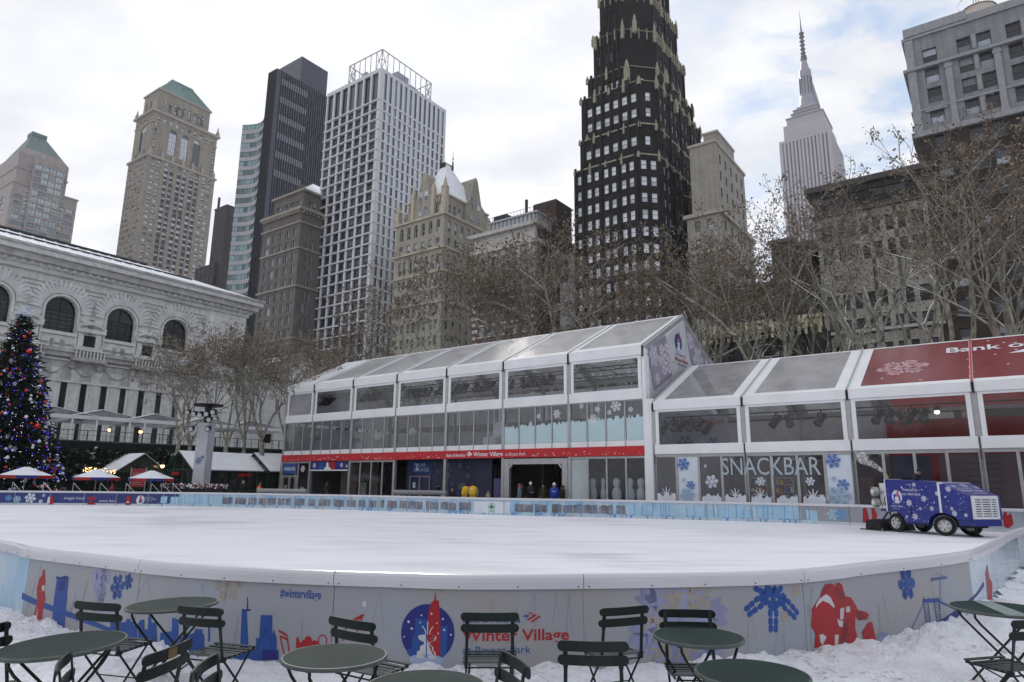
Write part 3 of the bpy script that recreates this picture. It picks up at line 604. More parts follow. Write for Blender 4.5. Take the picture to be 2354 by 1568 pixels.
# ---- white grid tower -------------------------------------------------------------------------------------
def b_grid():
    o = street(877, 124, 154); D = o.y; z1 = hz(866, 154, o); L = -lx(752, 221, o)[0]; Wd = ly(1026, 245, o)[0]
    wh = mat('white_precast', (.56, .56, .59), .6, .08, .6); B = Bld('grid_tower', 'white gridded tower with dark balcony windows and an open steel frame on its roof', 'building', o)
    fl = 3.25; top = 9.5; n = 34; zt = z1-1.2-top; rows = [(zt-fl*(i+1)+.42, zt-fl*(i+1)+fl-.1, 'bal') for i in range(n)]+[(zt+.6, zt+top, 'plain')]
    rn = [(r[0]+.1, r[1]-.05, 'plain') for r in rows[:-1]]+[rows[-1]]
    B.tier(rect(-L, 0, 0, Wd), 0, z1, {0: dict(cols=lambda w: even(.2, w-.8, 7, (w-1)/7-.75), rows=rows, depth=.65), 1: dict(cols=lambda w: even(1.0, w-.5, 13, (w-1.5)/13*.47), rows=rn, depth=.3, wm=pane_mat('grid_side_panes', (.07, .10, .13), (.24, .31, .38), .55))}, [wh], roof=False)
    w = B.mb('wall', None); w.face([(-L, 0, z1), (0, 0, z1), (0, Wd, z1), (-L, Wd, z1)])
    bm = B.mb('floor_band', [wh])
    for i in range(n): z = zt-fl*i; bm.box((-L-.1, -.28, z-.08), (.28, 0, z+.30)); bm.box((0, 0, z-.05), (.10, Wd, z+.14))
    st = B.mb('roof_frame', [mat('galvanised_steel', (.28, .28, .29), .5, .2, metal=.4)]); h = 6.6; x0, x1, y0, y1 = -L*.62, -.6, .6, Wd*.76
    C = [(x0, y0), (x1, y0), (x1, y1), (x0, y1)]
    for i in range(4):
        a, b = Vector((*C[i], z1)), Vector((*C[(i+1) % 4], z1)); u = Vector((0, 0, h)); st.bar(a+u, b+u, .22)
        nn = 6 if i in (0, 2) else 9
        for k in range(nn+1):
            p = a.lerp(b, k/nn); st.bar(p, p+u, .16)
            if k in (0, nn-1): q = a.lerp(b, (k+1)/nn); st.bar(p, q+u, .12); st.bar(q, p+u, .12); st.bar(p+u*.5, q+u*.5, .12)
    m = B.mb('roof_plant', [mat('grey_cladding', (.36, .36, .42)), mat('red_oxide', (.25, .05, .04))])
    m.box((-7, 9, z1), (-2.5, 14, z1+4.5)); m.box((-7, 15, z1), (-3, 18, z1+3.2)); m.box((-12, 3, z1), (-3, 8, z1+1.6), 1); m.box((-2, 14, z1), (-1.5, 20, z1+1.5), 1); m.box((-11, 2, z1), (-9, 4, z1+3))
    B.finish(mat('balcony_black', (.03, .033, .04), .4), pane_mat('grid_panes', (.015, .018, .025), (.09, .11, .13), .4, ior=1.6), maxpy=860)
b_grid()
# ---- ornate beige building with steep snowy roof ------------------------------------------------------------
def b_ornate():
    o = street(1022, STREET, 489); z1 = hz(1022, 489, o); L = -lx(911, 540, o)[0]; Wd = ly(1153, 520, o)[0]
    st = brick('cream_brick', (.36, .335, .28), (.32, .30, .25), (.28, .26, .22), 1, .9, .35, .025); tr = mat('cream_trim', (.43, .38, .30), .8, .25, 1.5, bump=.4)
    B = Bld('ornate_building', 'cream stone building with gabled dormers and a steep snow-dusted roof with iron cresting', 'building', o)
    fl = 4.0; c7 = lambda w: even(.8, w-.8, 6, (w-1.6)/6*.5); c7b = lambda w: pairs(.8, w-.8, 4, (w-1.6)/4*.3, .5); cy = lambda w: even(.8, w-.8, 9, (w-1.6)/9*.5)
    zz = z1; w_ = [st]
    B.tier(rect(-L, 0, 0, Wd), zz-5.6, zz, {0: dict(cols=c7, rows=[(zz-4.7, zz-1.2)], arch=True, depth=.6), 1: dict(cols=cy, rows=[(zz-4.7, zz-1.4)], arch=True, depth=.4)}, w_, roof=False)
    B.tier(rect(-L, 0, 0, Wd), zz-9.4, zz-5.6, {0: dict(cols=c7, rows=[(zz-9.0, zz-6.3)], depth=.4), 1: dict(cols=cy, rows=[(zz-9.0, zz-6.3)], depth=.4)}, w_, roof=False)
    zb = zz-9.4
    B.tier(rect(-L, 0, 0, Wd), zb-6, zb, {0: dict(cols=c7b, rows=[(zb-5, zb-1.2)], arch=True, depth=.5), 1: dict(cols=cy, rows=[(zb-5, zb-1.5)], depth=.4)}, w_, roof=False)
    rows = floors(zb-6-36, zb-6, 9, 2.5, .9); B.tier(rect(-L, 0, 0, Wd), 0, zb-6, {0: dict(cols=c7b, rows=rows, depth=.4), 1: dict(cols=cy, rows=rows, depth=.4)}, w_)
    for z, d, h in ((zz-.3, .5, .6), (zb, .6, .6), (zb-6.2, .4, .4), (zb-14.3, .4, .4)): B.slab('cornice', rect(-L, 0, 0, Wd), z, h, d, [tr])
    # upper storey behind the parapet, then roof
    zu = zz+5.5; P = rect(-L+3.5, -.6, .6, Wd-6)
    B.tier(P, zz, zu, {0: dict(cols=lambda w: pairs(.5, w-.5, 3, 1.1, .4), rows=[(zz+.9, zz+3.4)], depth=.3), 1: dict(cols=lambda w: pairs(1, w-1, 4, 1.2, .8), rows=[(zz+.9, zz+3.4)], depth=.3)}, w_)
    co = B.mb('cornice', None)
    for k in range(14): x = -L+4.2+(L-5.5)*k/13; co.box((x-.2, .1, zu-1.8), (x+.2, .58, zu-.3))
    B.slab('cornice', P, zu, .5, .4, [tr]); rf = B.mb('roof', [SNOWM, FR_D]); a = rect(-L+7.5, -.5, .7, Wd*.62); zt = hz(1038, 388, o, -5, 7); zu += .5
    b = rect(-7.0, -5.2, 5.5, 8.5)
    for i in range(4): j = (i+1) % 4; rf.face([(*a[i], zu), (*a[j], zu), (*b[j], zt), (*b[i], zt)])
    rf.face([(*p, zt) for p in b])
    for i in range(4):
        j = (i+1) % 4
        for k in range(9): t = (k+.5)/9; p = Vector((*a[i], zu)).lerp(Vector((*a[j], zu)), t); q = Vector((*b[i], zt)).lerp(Vector((*b[j], zt)), t); rf.bar(p, p.lerp(q, .96), .12, .16, 0)
    # cresting and spikes
    cr = B.mb('cresting', [FR_D])
    for i in range(9): x = b[0][0]+(b[1][0]-b[0][0])*i/8; cr.bar((x, 5.5, zt), (x, 5.5, zt+1.5), .12)
    for i in range(7): y = 5.5+3*i/6; cr.bar((-5.2, y, zt), (-5.2, y, zt+1.5), .12)
    cr.bar((-7, 5.5, zt+1), (-5.2, 5.5, zt+1), .14); cr.bar((-5.2, 5.5, zt+1), (-5.2, 8.5, zt+1), .14)
    for x, y in ((-7, 5.5), (-5.2, 8.5)): cr.tube((x, y, zt), (x, y, zt+2.6), .28, .2, 6); cr.tube((x, y, zt+2.6), (x, y, zt+6.5), .1, .02, 5); cr.ball((x, y, zt+3.6), .25, 6)
    # gabled dormer on the front, tall gable on the side
    def gable(axis, c, half, z0, zp, nm):
        g = B.mb('gable', [st]); n = []
        pr = [(-half, z0), (half, z0), (half, z0+(zp-z0)*.35), (half*.62, z0+(zp-z0)*.5), (half*.5, z0+(zp-z0)*.62), (half*.2, zp-1), (0, zp), (-half*.2, zp-1), (-half*.5, z0+(zp-z0)*.62), (-half*.62, z0+(zp-z0)*.5), (-half, z0+(zp-z0)*.35)]
        if axis == 'x': g.prism([(c+a, b) for a, b in pr], -.12, 5, 0, 'y'); g2 = [(-.15, 0)]
        else: g.prism([(c+a, b) for a, b in pr], -7, .12, 0, 'x')
        return g
    zp1 = hz(977, 396, o, -L*.42, 0); c1 = lx(977, 396, o)[0]; gable('x', c1, 3.4, zz+.4, zp1, '')
    for dx in (-1.0, 1.0): B.wins.append(((c1+dx, -.14, zz+4.8), 0, 1.3, 2.9, 'sash', None)); B.wins.append(((c1+dx, -.14, zz+1), 0, 1.2, 2.4, 'sash', None))
    p = B.mb('pinnacle', [tr])
    for dx in (-3.6, 3.6): p.box((c1+dx-.5, -.6, zz), (c1+dx+.5, .4, zz+8)); p.lathe([(.6, 0), (.4, .8), (.05, 2)], (c1+dx, -.1, zz+8), 6)
    c2 = ly(1094, 409, o)[0]; zp2 = hz(1094, 409, o, 0, c2); gable('y', c2, 4.0, zz-.2, zp2, '')
    for dy in (-1.8, 1.2): B.wins.append(((.15, c2+dy, zz+5), math.pi/2, 1.4, 3.2, 'sash', None)); B.wins.append(((.15, c2+dy, zz+.4), math.pi/2, 1.4, 2.6, 'sash', None))
    for x, y, h in ((-.2, .2, 8.5), (-L+.4, .2, 5), (-.2, Wd-.5, 5)): p.box((x-.9, y-.6, zz), (x+.6, y+.9, zz+h-1.4)); p.lathe([(.95, 0), (1.05, .3), (.6, 1.0), (.05, 3.4)], (x-.15, y+.15, zz+h-1.4), 8)
    r2 = B.mb('roof', None); r2.face([(-.6, c2+2, zz+8.4), (-.6, Wd-1, zz+2.2), (-9, Wd-1, zz+2.2), (-9, c2+2, zz+8.4)]); r2.face([(-L+1, 1, zz+2), (-L+7, 1, zz+7), (-L+7, 9, zz+7), (-L+1, 9, zz+2)])
    B.finish(FR_W, pane_mat('cream_panes', (.02, .022, .026), (.5, .53, .56), .28), maxpy=800)
b_ornate()
# ---- red brick and white stone club building ------------------------------------------------------------------
def b_club():
    o = street(1230, STREET, 512); z1 = hz(1230, 512, o); L = -lx(1091, 546, o)[0]; Wd = ly(1320, 508, o)[0]
    bk = brick('red_brown_brick', (.13, .08, .07), (.11, .07, .06), (.16, .12, .11), 1, .5, .2, .02); wt = mat('white_limestone', (.45, .43, .40), .8, .22, 1.0, bump=.3)
    dbk = brick('maroon_brick', (.07, .045, .04), (.06, .04, .035), (.08, .05, .045), 1, .5, .2, .02)
    B = Bld('club_building', 'brick building with white stone upper storeys and a rooftop penthouse, half hidden by trees', 'building', o)
    fl = 4.6; c6 = lambda w: even(1, w-1, 5, 1.7); zm = z1-15
    B.tier(rect(-L, 0, 0, Wd), zm, z1, {0: dict(cols=c6, rows=[(zm+1, zm+4), (zm+5.6, zm+9)], depth=.7)}, [wt], roof=False)
    r = floors(0, zm, 8, 2.4, 1.3); B.tier(rect(-L, 0, 0, Wd-.01), 0, zm, {0: dict(cols=c6, rows=r, depth=.4)}, [bk], name='brick_wall')
    B.tier(rect(-L+1, .02, 1, Wd), 0, z1-.1, {1: dict(cols=lambda w: even(6, w-1, 3, 1.4), rows=floors(z1-30, z1-3, 7, 2))}, [dbk], name='side_wall')
    tr = B.mb('trim', [wt])
    for k in range(6): x = -L+1+(L-2)*k/5; tr.tube((x, -.5, zm+.6), (x, -.5, zm+10.2), .42, .36, 10)
    for z, h, d in ((zm+10.2, 1.0, .9), (z1-.6, .9, 1.3), (zm-.5, .9, .6), (zm-14, .7, .5)): B.slab('cornice', rect(-L, 0, 0, 2), z, h, d, [wt])
    q = B.mb('quoin', [wt])
    for i in range(int(zm/1.6)):
        w = 1.5 if i % 2 else 1.0; q.box((-w, -.12, i*1.6), (.12, w*.6, i*1.6+.8)); q.box((-L-.1, -.12, i*1.6), (-L+w, .5, i*1.6+.8))
    for k, (a, b) in enumerate(c6(L)):
        for rr in r: tr.box((-L+a-.25, -.1, rr[0]-.35), (-L+b+.25, 0, rr[0]-.02)); tr.box((-L+a-.2, -.1, rr[1]+.02), (-L+b+.2, 0, rr[1]+.4))
    gp = B.mb('penthouse', [mat('pale_panel', (.38, .40, .42)), dbk, FR_D]); zp = z1+.3
    gp.box((-L*.83, 2.5, z1), (-1.2, 9, zp+3.4), 0)
    for k in range(12): x = -L*.82+(L*.82-1.5)*k/11; gp.box((x-.08, 2.4, z1), (x+.08, 2.5, zp+3.4), 2)
    gp.box((-L*.84, 2.0, zp+3.4), (-.8, 9.5, zp+3.8), 0)
    for k in range(16): x = -L*.84+(L*.84-1)*k/15; gp.bar((x, 2.1, zp+3.8), (x, 2.1, zp+4.9), .07, mi=2)
    gp.bar((-L*.84, 2.1, zp+4.9), (-1, 2.1, zp+4.9), .08, mi=2)
    gp.box((-7, 9.6, z1), (-.3, 17, z1+9.5), 1); gp.box((-9, 13, z1), (-7, 16, z1+8), 2); gp.tube((-8, 8, z1), (-8, 8, z1+10.5), .4, n=10, mi=2); gp.box((-16, 5, zp+3.8), (-12, 8, zp+6.5), 2)
    B.finish(FR_W, pane_mat('club_panes', (.03, .03, .035), (.22, .22, .23), .4), maxpy=900, cap=70)
b_club()
# ---- black and gold gothic skyscraper ---------------------------------------------------------------------------
def b_black():
    o = street(1500, STREET, 345); bk = brick('black_brick', (.017, .016, .018), (.024, .021, .021), (.022, .02, .02), 1, .5, .2, .015, var=.35, bump=.2)
    B = Bld('black_skyscraper', 'black brick gothic skyscraper with gilded pinnacles stepping up out of the picture', 'building', o)
    z1 = hz(1500, 345, o); L = -lx(1322, 386, o)[0]; Wd = ly(1628, 412, o)[0]; fl = 3.72; ch = 4.6
    def cham(x0, x1, y0, y1, c): return [(x0, y0), (x1-c, y0), (x1, y0+c), (x1, y1), (x0, y1)]
    cL = lambda w: [(.6, 2.3)]+pairs(4.2, w-.7, 3, 1.75, .75) if w > 22 else pairs(1.2, w-.8, 3, 1.6, .8)
    cR = lambda w: pairs(.5, w-.5, max(2, int(w/6.2)), 1.3, 1.0)
    def rows(a, b): return [(b-fl*(i+1)+.5, b-fl*(i+1)+2.7) for i in range(int((b-a)/fl))]
    S = []
    A = cham(-L, 0, 0, Wd, 3.2)
    nb = int(z1/fl)
    B.tier(A, 0, z1, {0: dict(cols=lambda w: [(.45, 1.6)]+pairs(2.3, w-.6, 3, (w-2.9)/3*.28, (w-2.9)/3*.16), rows=rows(0, z1)[:nb-2], depth=.4), 1: dict(cols=lambda w: even(.1, w-.1, 2, 1.3), rows=rows(0, z1), depth=.35), 2: dict(cols=cR, rows=rows(0, z1), depth=.4)}, [bk])
    # main shaft behind, set back at the sides
    top = lambda px, py, x=0, y=0: hz(px, py, o, x, y); z2 = top(1520, 165); t3 = top(1347, 185, -L+2, 2.6); t4 = top(1363, 95, -L+3, 4); t5 = top(1378, 6, -L+4, 5.2)
    tiers = [(-L+.8, -.6, 1.0, Wd-2, z1, top(1440, 296, -6, 1.6), 2.6), (-L+.9, -.5, 1.6, Wd-3, z1, z2, 2.8), (-L+2, -1.6, 2.8, Wd-4.5, z1, t3, 5.0),
             (-L+3, -2.6, 4.0, Wd-6.5, t3, t4, 5.4), (-L+4.2, -3.4, 5.2, Wd-8.5, t4, t5, 5.0), (-L+5.6, -4.4, 6.6, Wd-10, t5, t5+14, 4.4), (-L+7, -6, 8, Wd-12, t5+14, t5+34, 3)]
    for i, (x0, x1, y0, y1, za, zb, c) in enumerate(tiers):
        if zb <= za: continue
        w = x1-c-x0; P = cham(x0, x1, y0, y1, c); rr = [r for r in rows(z1, zb-(1.5 if i < 3 else 4))] if i < 3 else [(za+3.5, zb-4.5, 'grid')] 
        cl = (lambda w: even(1.0, w-.4, 6, (w-1.4)/6*.62)) if i < 3 else (lambda w: even(.8, w-.8, 4, w*.13))
        B.tier(P, za, zb, {0: dict(cols=cl, rows=rr, depth=.4, arch=i >= 3), 1: dict(cols=lambda w: even(.2, w-.2, 1, 1.2 if i < 2 else .7), rows=rr if i < 3 else [], depth=.35), 2: dict(cols=cR, rows=rr, depth=.4, arch=i >= 3)}, [bk])
        S.append((P, za, zb, i))
    S.append((A, 0, z1, -1))
    # piers between the bays, on both faces
    pr = B.mb('pier', [bk])
    for P, za, zb, i in S:
        for (a, b) in ((P[0], P[1]), (P[2], P[3])):
            a, b = Vector(a), Vector(b); l = (b-a).length; e = (b-a)/l; side = b.x-a.x < .1
            ks = ([.5+k*(l-1)/max(2, int(l/6.2)) for k in range(max(2, int(l/6.2))+1)] if side else [.15, 1.95]+[2.3+k*(l-2.9)/3 for k in (1, 2, 3)] if i < 0 else [1.0+k*(l-1.4)/6 for k in range(7)])
            for k, u_ in enumerate(ks):
                p = a+e*u_; out = Vector((e.y, -e.x)); q = p+out*.12; M = Matrix.Translation((q.x, q.y, 0)) @ Matrix.Rotation(math.atan2(e.y, e.x), 4, 'Z')
                pr.box((-.26, -.18, max(za, z1-60)), (.26, .14, zb+.8+(k % 2)*.8), 0, M)
    # gilded crowns: blocks and small spires along every parapet
    gd = B.mb('gilded_crown', [GOLD, bk])
    def spire(x, y, z, w, h):
        gd.box((x-w/2, y-w/2, z), (x+w/2, y+w/2, z+h*.6)); gd.lathe([(w*.62, 0), (w*.5, h*.12), (w*.35, h*.26), (w*.12, h*.4)], (x, y, z+h*.6), 6)
    for P, za, zb, i in S:
        big = 1.0 if i < 1 else 1.35
        for j in range(3):
            a, b = Vector(P[j]), Vector(P[j+1]); l = (b-a).length; e = (b-a)/l; out = Vector((e.y, -e.x)); n = max(1, int(l/(3.6 if i < 3 else 4.4)))
            for k in range(n+1):
                p = a+e*(l*k/n)+out*.15; h = (1.7+(k % 2)*1.2)*big*(1+.5*(i > 2)); spire(p.x, p.y, zb-h*.45, .45*big, h*.9)
                if k < n:
                    q = a+e*(l*(k+.5)/n)+out*.12; M = Matrix.Translation((q.x, q.y, 0)) @ Matrix.Rotation(math.atan2(e.y, e.x), 4, 'Z')
                    gd.box((-l/n*.42, -.12, zb-.05), (l/n*.42, .3, zb+(.28 if i in (-1, 0) else .12)), 0, M)
                    if i >= 3: [gd.box((g_*l/n-.12, -.25, zb-2.2), (g_*l/n+.12, .1, zb+.6), 0, M) for g_ in (-.25, 0, .25)]
    # balcony aprons under some rows on the shaft
    P, za, zb, i = S[1]; x0, y0 = P[0]; x1 = P[1][0]
    for zq in (z2-fl*3.2, z2-fl*5.9):
        for a, b in even(1.0, x1-x0-.4, 6, 1.3): gd.box((x0+a, y0-.35, zq), (x0+b, y0-.05, zq+.35)); gd.box((x0+a+.1, y0-.3, zq+.35), (x0+a+.3, y0-.1, zq+1.2)); gd.box((x0+b-.3, y0-.3, zq+.35), (x0+b-.1, y0-.1, zq+1.2)); gd.box((x0+a, y0-.32, zq+1.2), (x0+b, y0-.08, zq+1.45))
    for (x, y, z, w, h) in ((-L+2.4, 1.5, z2-13, 1.3, 7), (-6.2, 1.8, z2+1, 1.8, 9), (-L+5, 3.2, z2+1, 1.1, 6), (-L+4, 3.0, z2+13, 1.2, 6), (-5, 4, z2+14, 1.3, 8), (-9, 4.6, z2+13, 1.2, 7), (0, 9, z2+2, 1.4, 6), (0, 14, z2-3, 1.4, 6), (-1, 19, z2, 1.2, 5)): spire(x, y, z, w*.6, h*.6)
    # small water tank and mast on the shoulder
    tk = B.mb('water_tank', [mat('tank_wood', (.25, .25, .27))]); tk.tube((-L-3, 6, z1-24), (-L-3, 6, z1-17), 2.2, 2.2, 14); tk.lathe([(2.4, 0), (.1, 1.6)], (-L-3, 6, z1-17), 14); tk.box((-L-6, 3, 0), (-L-.5, 10, z1-24))
    ft = B.mb('flagpole', [FR_D]); ft.bar((-3.6, 1.6, z1+6), (-1.4, -2.4, z1+9), .16)
    ld = B.mb('steel_scaffold', [FR_D]); c = Vector((-2, Wd+2, z1+8))
    for k in range(4): ld.bar(c+Vector((0, k*1.2, 0)), c+Vector((0, k*1.2, 7-k)), .2); ld.bar(c+Vector((0, k*1.2, 1+k)), c+Vector((0, k*1.2+1.5, 3+k)), .16)
    B.finish(mat('window_frame_grey', (.2, .2, .21), .5), pane_mat('bright_panes', (.34, .37, .43), (.72, .76, .82), .85, ior=2.1), maxpy=760)
b_black()
# ---- grey stone tower beside it ------------------------------------------------------------------------------------
def b_grey():
    o = street(1646, 128, 322); z1 = hz(1646, 322, o); L = 7; Wd = ly(1715, 400, o)[0]
    st = brick('grey_limestone', (.33, .31, .27), (.30, .28, .25), (.26, .24, .22), 1, 1.2, .6, .02)
    B = Bld('limestone_tower', 'pale grey limestone tower standing right behind the black skyscraper', 'building', o)
    cy = lambda w: even(1, w-.5, 5, 1.1)
    z2 = z1-16; fl = 3.9
    B.tier(rect(-L, 0, 0, Wd+2), 0, z2, {1: dict(cols=cy, rows=floors(z2-fl*10, z2, 10, 2.2), depth=.35), 0: dict(cols=lambda w: even(1, w-1, 2, 1.2), rows=floors(z2-fl*10, z2, 10, 2.2), depth=.35)}, [st])
    B.tier(rect(-L+1, -.5, .6, Wd), z2, z1, {1: dict(cols=cy, rows=floors(z2, z1-1, 4, 2.1), depth=.35)}, [st])
    B.tier(rect(-L+3, -1, 4, Wd*.75), z1, z1+4, {}, [st]); tr = mat('grey_trim', (.36, .34, .30))
    for P, z, h, d in ((rect(-L, 0, 0, Wd+2), z2, .8, .6), (rect(-L+1, -.5, .6, Wd), z1, .6, .3), (rect(-L+3, -1, 4, Wd*.75), z1+4, .5, .2), (rect(-L, 0, 0, Wd+2), z2-8, .5, .4)): B.slab('cornice', P, z, h, d, [tr])
    B.finish(FR_B, pane_mat('grey_panes', (.03, .035, .04), (.3, .32, .35), .3), maxpy=700)
b_grey()
# ---- distant stepped skyscraper with mast ------------------------------------------------------------------------------
def b_empire():
    D = 640; c = atd(1866, 343, D); z1 = c.z; st = mat('hazy_limestone', (.36, .34, .36), .7, .06, .02); o = Vector((c.x, c.y, 0))  # stone, trim and pane tones carry the distance haze in their colour
    B = Bld('stepped_skyscraper', 'distant pale stepped skyscraper crowned by a tall mast and antenna', 'building', o)
    kx = lambda px, py: (hit(px, py, o, Vector((0, 1, 0)))-o).x
    # half sizes chosen on the grid axes so that both visible faces fit the outline
    def row(a, b): return [(a+1, b-2.5, 'plain')]
    cc = lambda n: (lambda w: even(w*.04, w*.96, n, w/n*.42))
    A = lambda hx, hy: rect(-hx, hx, -hy, hy)
    sc_ = (kx(1957, 343)-kx(1786, 352))/2; hx, hy = sc_*.62, sc_*.86
    zb = z1+0; zc = hz(1866, 286, o); zd = hz(1866, 268, o)
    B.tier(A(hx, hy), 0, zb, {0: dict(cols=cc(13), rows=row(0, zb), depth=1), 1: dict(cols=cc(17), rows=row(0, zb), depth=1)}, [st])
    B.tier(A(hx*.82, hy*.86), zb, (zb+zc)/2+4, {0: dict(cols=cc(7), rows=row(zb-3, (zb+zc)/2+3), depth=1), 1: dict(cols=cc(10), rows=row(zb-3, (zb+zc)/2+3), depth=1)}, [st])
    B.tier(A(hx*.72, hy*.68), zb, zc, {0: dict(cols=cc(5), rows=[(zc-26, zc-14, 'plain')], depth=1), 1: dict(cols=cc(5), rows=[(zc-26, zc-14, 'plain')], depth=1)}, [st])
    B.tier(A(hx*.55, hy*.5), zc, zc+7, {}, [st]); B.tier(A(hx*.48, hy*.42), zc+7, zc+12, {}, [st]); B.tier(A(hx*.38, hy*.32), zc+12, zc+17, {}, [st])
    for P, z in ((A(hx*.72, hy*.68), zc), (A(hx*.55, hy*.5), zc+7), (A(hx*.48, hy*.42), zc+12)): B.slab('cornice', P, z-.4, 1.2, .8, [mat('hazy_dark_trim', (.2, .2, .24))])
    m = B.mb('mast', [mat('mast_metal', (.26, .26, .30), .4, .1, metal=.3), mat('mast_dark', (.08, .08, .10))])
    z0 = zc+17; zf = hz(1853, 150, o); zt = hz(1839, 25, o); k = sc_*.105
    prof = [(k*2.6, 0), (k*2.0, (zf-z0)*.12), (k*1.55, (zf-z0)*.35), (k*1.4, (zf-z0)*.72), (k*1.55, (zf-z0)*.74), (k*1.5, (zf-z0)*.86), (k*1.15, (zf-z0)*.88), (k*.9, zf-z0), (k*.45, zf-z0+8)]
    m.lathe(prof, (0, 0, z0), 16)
    for i in range(4):
        a = rad(45+90*i); 
        for s_ in (1,): m.prism([(k*1.4, z0), (k*2.9, z0), (k*1.7, z0+(zf-z0)*.55), (k*1.4, z0+(zf-z0)*.6)], -.9, .9, 0, 'y') if i == 0 else None
    for i in range(12): a = rad(30*i); m.bar((k*1.6*math.cos(a), k*1.6*math.sin(a), z0+(zf-z0)*.1), (k*1.48*math.cos(a), k*1.48*math.sin(a), z0+(zf-z0)*.7), .8, .8, 1)
    h = zt-zf-6; z = zf+6
    m.lathe([(k*.85, 0), (k*.75, h*.08), (k*.35, h*.1), (k*.42, h*.16), (k*.30, h*.45), (k*.55, h*.5), (k*.22, h*.54), (k*.2, h*.62), (k*.1, h*.78), (k*.03, h)], (0, 0, z), 8, 1)
    for f in (.12, .2, .28, .36, .44, .52): m.lathe([(k*.5, h*f), (k*.7, h*f+1), (k*.5, h*f+2)], (0, 0, z), 8, 1)
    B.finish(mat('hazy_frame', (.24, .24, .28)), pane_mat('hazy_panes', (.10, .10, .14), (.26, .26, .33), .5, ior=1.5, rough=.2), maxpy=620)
b_empire()
# ---- limestone block under the right trees -------------------------------------------------------------------------------
def b_lime():
    o = street(2120, STREET, 378); z1 = hz(2120, 378, o); L = -lx(1868, 429, o)[0]; Wd = 20
    st = brick('weathered_limestone', (.30, .285, .25), (.26, .25, .225), (.2, .19, .17), 1, 1.6, .55, .025, var=.3); tr = mat('dark_cornice', (.07, .065, .06), .8, .3)
    B = Bld('limestone_block', 'weathered limestone block with paired windows behind the big bare trees', 'building', o)
    fl = 4.35; n = 9; zr = z1-5.5
    B.tier(rect(-L, 0, 0, Wd), 0, zr, {0: dict(cols=lambda w: pairs(1, w-1, 4, 1.75, .8), rows=[(zr-fl*(i+1)-.2-(4 if i > 1 else 0), zr-fl*(i+1)+(2.5 if i > 1 else 2.6)-(4 if i > 1 else 0)) for i in range(n)], depth=.45)}, [st])
    B.tier(rect(-L, 0, 0, Wd), zr, z1-1.2, {0: dict(cols=lambda w: even(1, w-1, 9, 1.6), rows=[(zr+.8, zr+3.4)], depth=.4)}, [mat('dark_attic', (.06, .055, .05), .8, .3)], name='attic')
    B.slab('cornice', rect(-L, 0, 0, Wd), z1-1.2, 1.0, 1.3, [tr]); B.slab('cornice', rect(-L, 0, 0, Wd), zr-.3, .5, .5, [tr])
    sm = mat('stone_ledge', (.38, .37, .36), .8, .2); B.slab('ledge', rect(-L, 0, 0, Wd), zr-fl*4.9, .5, .5, [sm])
    b = B.mb('balcony', [FR_D])
    for k, i in ((1, 4),):
        c = -L+1+(L-2)/4*(k+.5); z = zr-fl*6-4.6
        for j in range(14): b.bar((c-2.2+j*.34, -.7, z), (c-2.2+j*.34, -.7, z+1.1), .05)
        b.bar((c-2.2, -.7, z+1.1), (c+2.3, -.7, z+1.1), .08); b.box((c-2.3, -.8, z-.2), (c+2.4, -.01, z))
    B.finish(FR_D, pane_mat('dim_panes', (.010, .010, .012), (.07, .07, .08), .3, ior=1.35), maxpy=860)
b_lime()
# ---- dark stepped blocks between --------------------------------------------------------------------------------------------
def b_gap():
    o = street(1868, 121.4, 560); st = brick('umber_brick', (.06, .05, .045), (.05, .042, .04), (.04, .035, .033), 1, .5, .2, .02, var=.3)
    B = Bld('brick_block', 'dark umber brick block rising in steps left of the limestone block', 'building', o); z1 = hz(1868, 560, o); L = -lx(1780, 600, o)[0]; L2 = -lx(1640, 700, o)[0]
    rr = lambda z, n: [(z-4.2*(i+1)+1, z-4.2*(i+1)+3, 'sash') for i in range(n)]; z2 = hz(1770, 600, o, -L)+3; z3 = hz(1660, 648, o, -L2*.9)
    B.tier(rect(-L*.5, -.3, 0, 14), 0, z1, {0: dict(cols=lambda w: even(.4, w-.4, 2, 1.4), rows=rr(z1, 8), depth=.3)}, [st])
    B.tier(rect(-L*1.05, -L*.5-.01, -.4, 14), 0, z2, {0: dict(cols=lambda w: even(.4, w-.4, 2, 1.4), rows=rr(z2, 8), depth=.3)}, [st]); B.tier(rect(-L2, -L*1.05-.01, .4, 14), 0, z3-2, {0: dict(cols=lambda w: even(.4, w-.4, 4, 1.4), rows=rr(z3-2, 6), depth=.3)}, [st])
    for P, z in ((rect(-L*.5, -.3, 0, 14), z1), (rect(-L*1.05, -L*.5, -.4, 14), z2), (rect(-L2, -L*1.05, .4, 14), z3-2)): B.slab('parapet', P, z, .7, .3, [FR_B])
    B.finish(FR_B, pane_mat('dim_panes', (.010, .010, .012), (.07, .07, .08), .3, ior=1.35), cap=40)
b_gap()
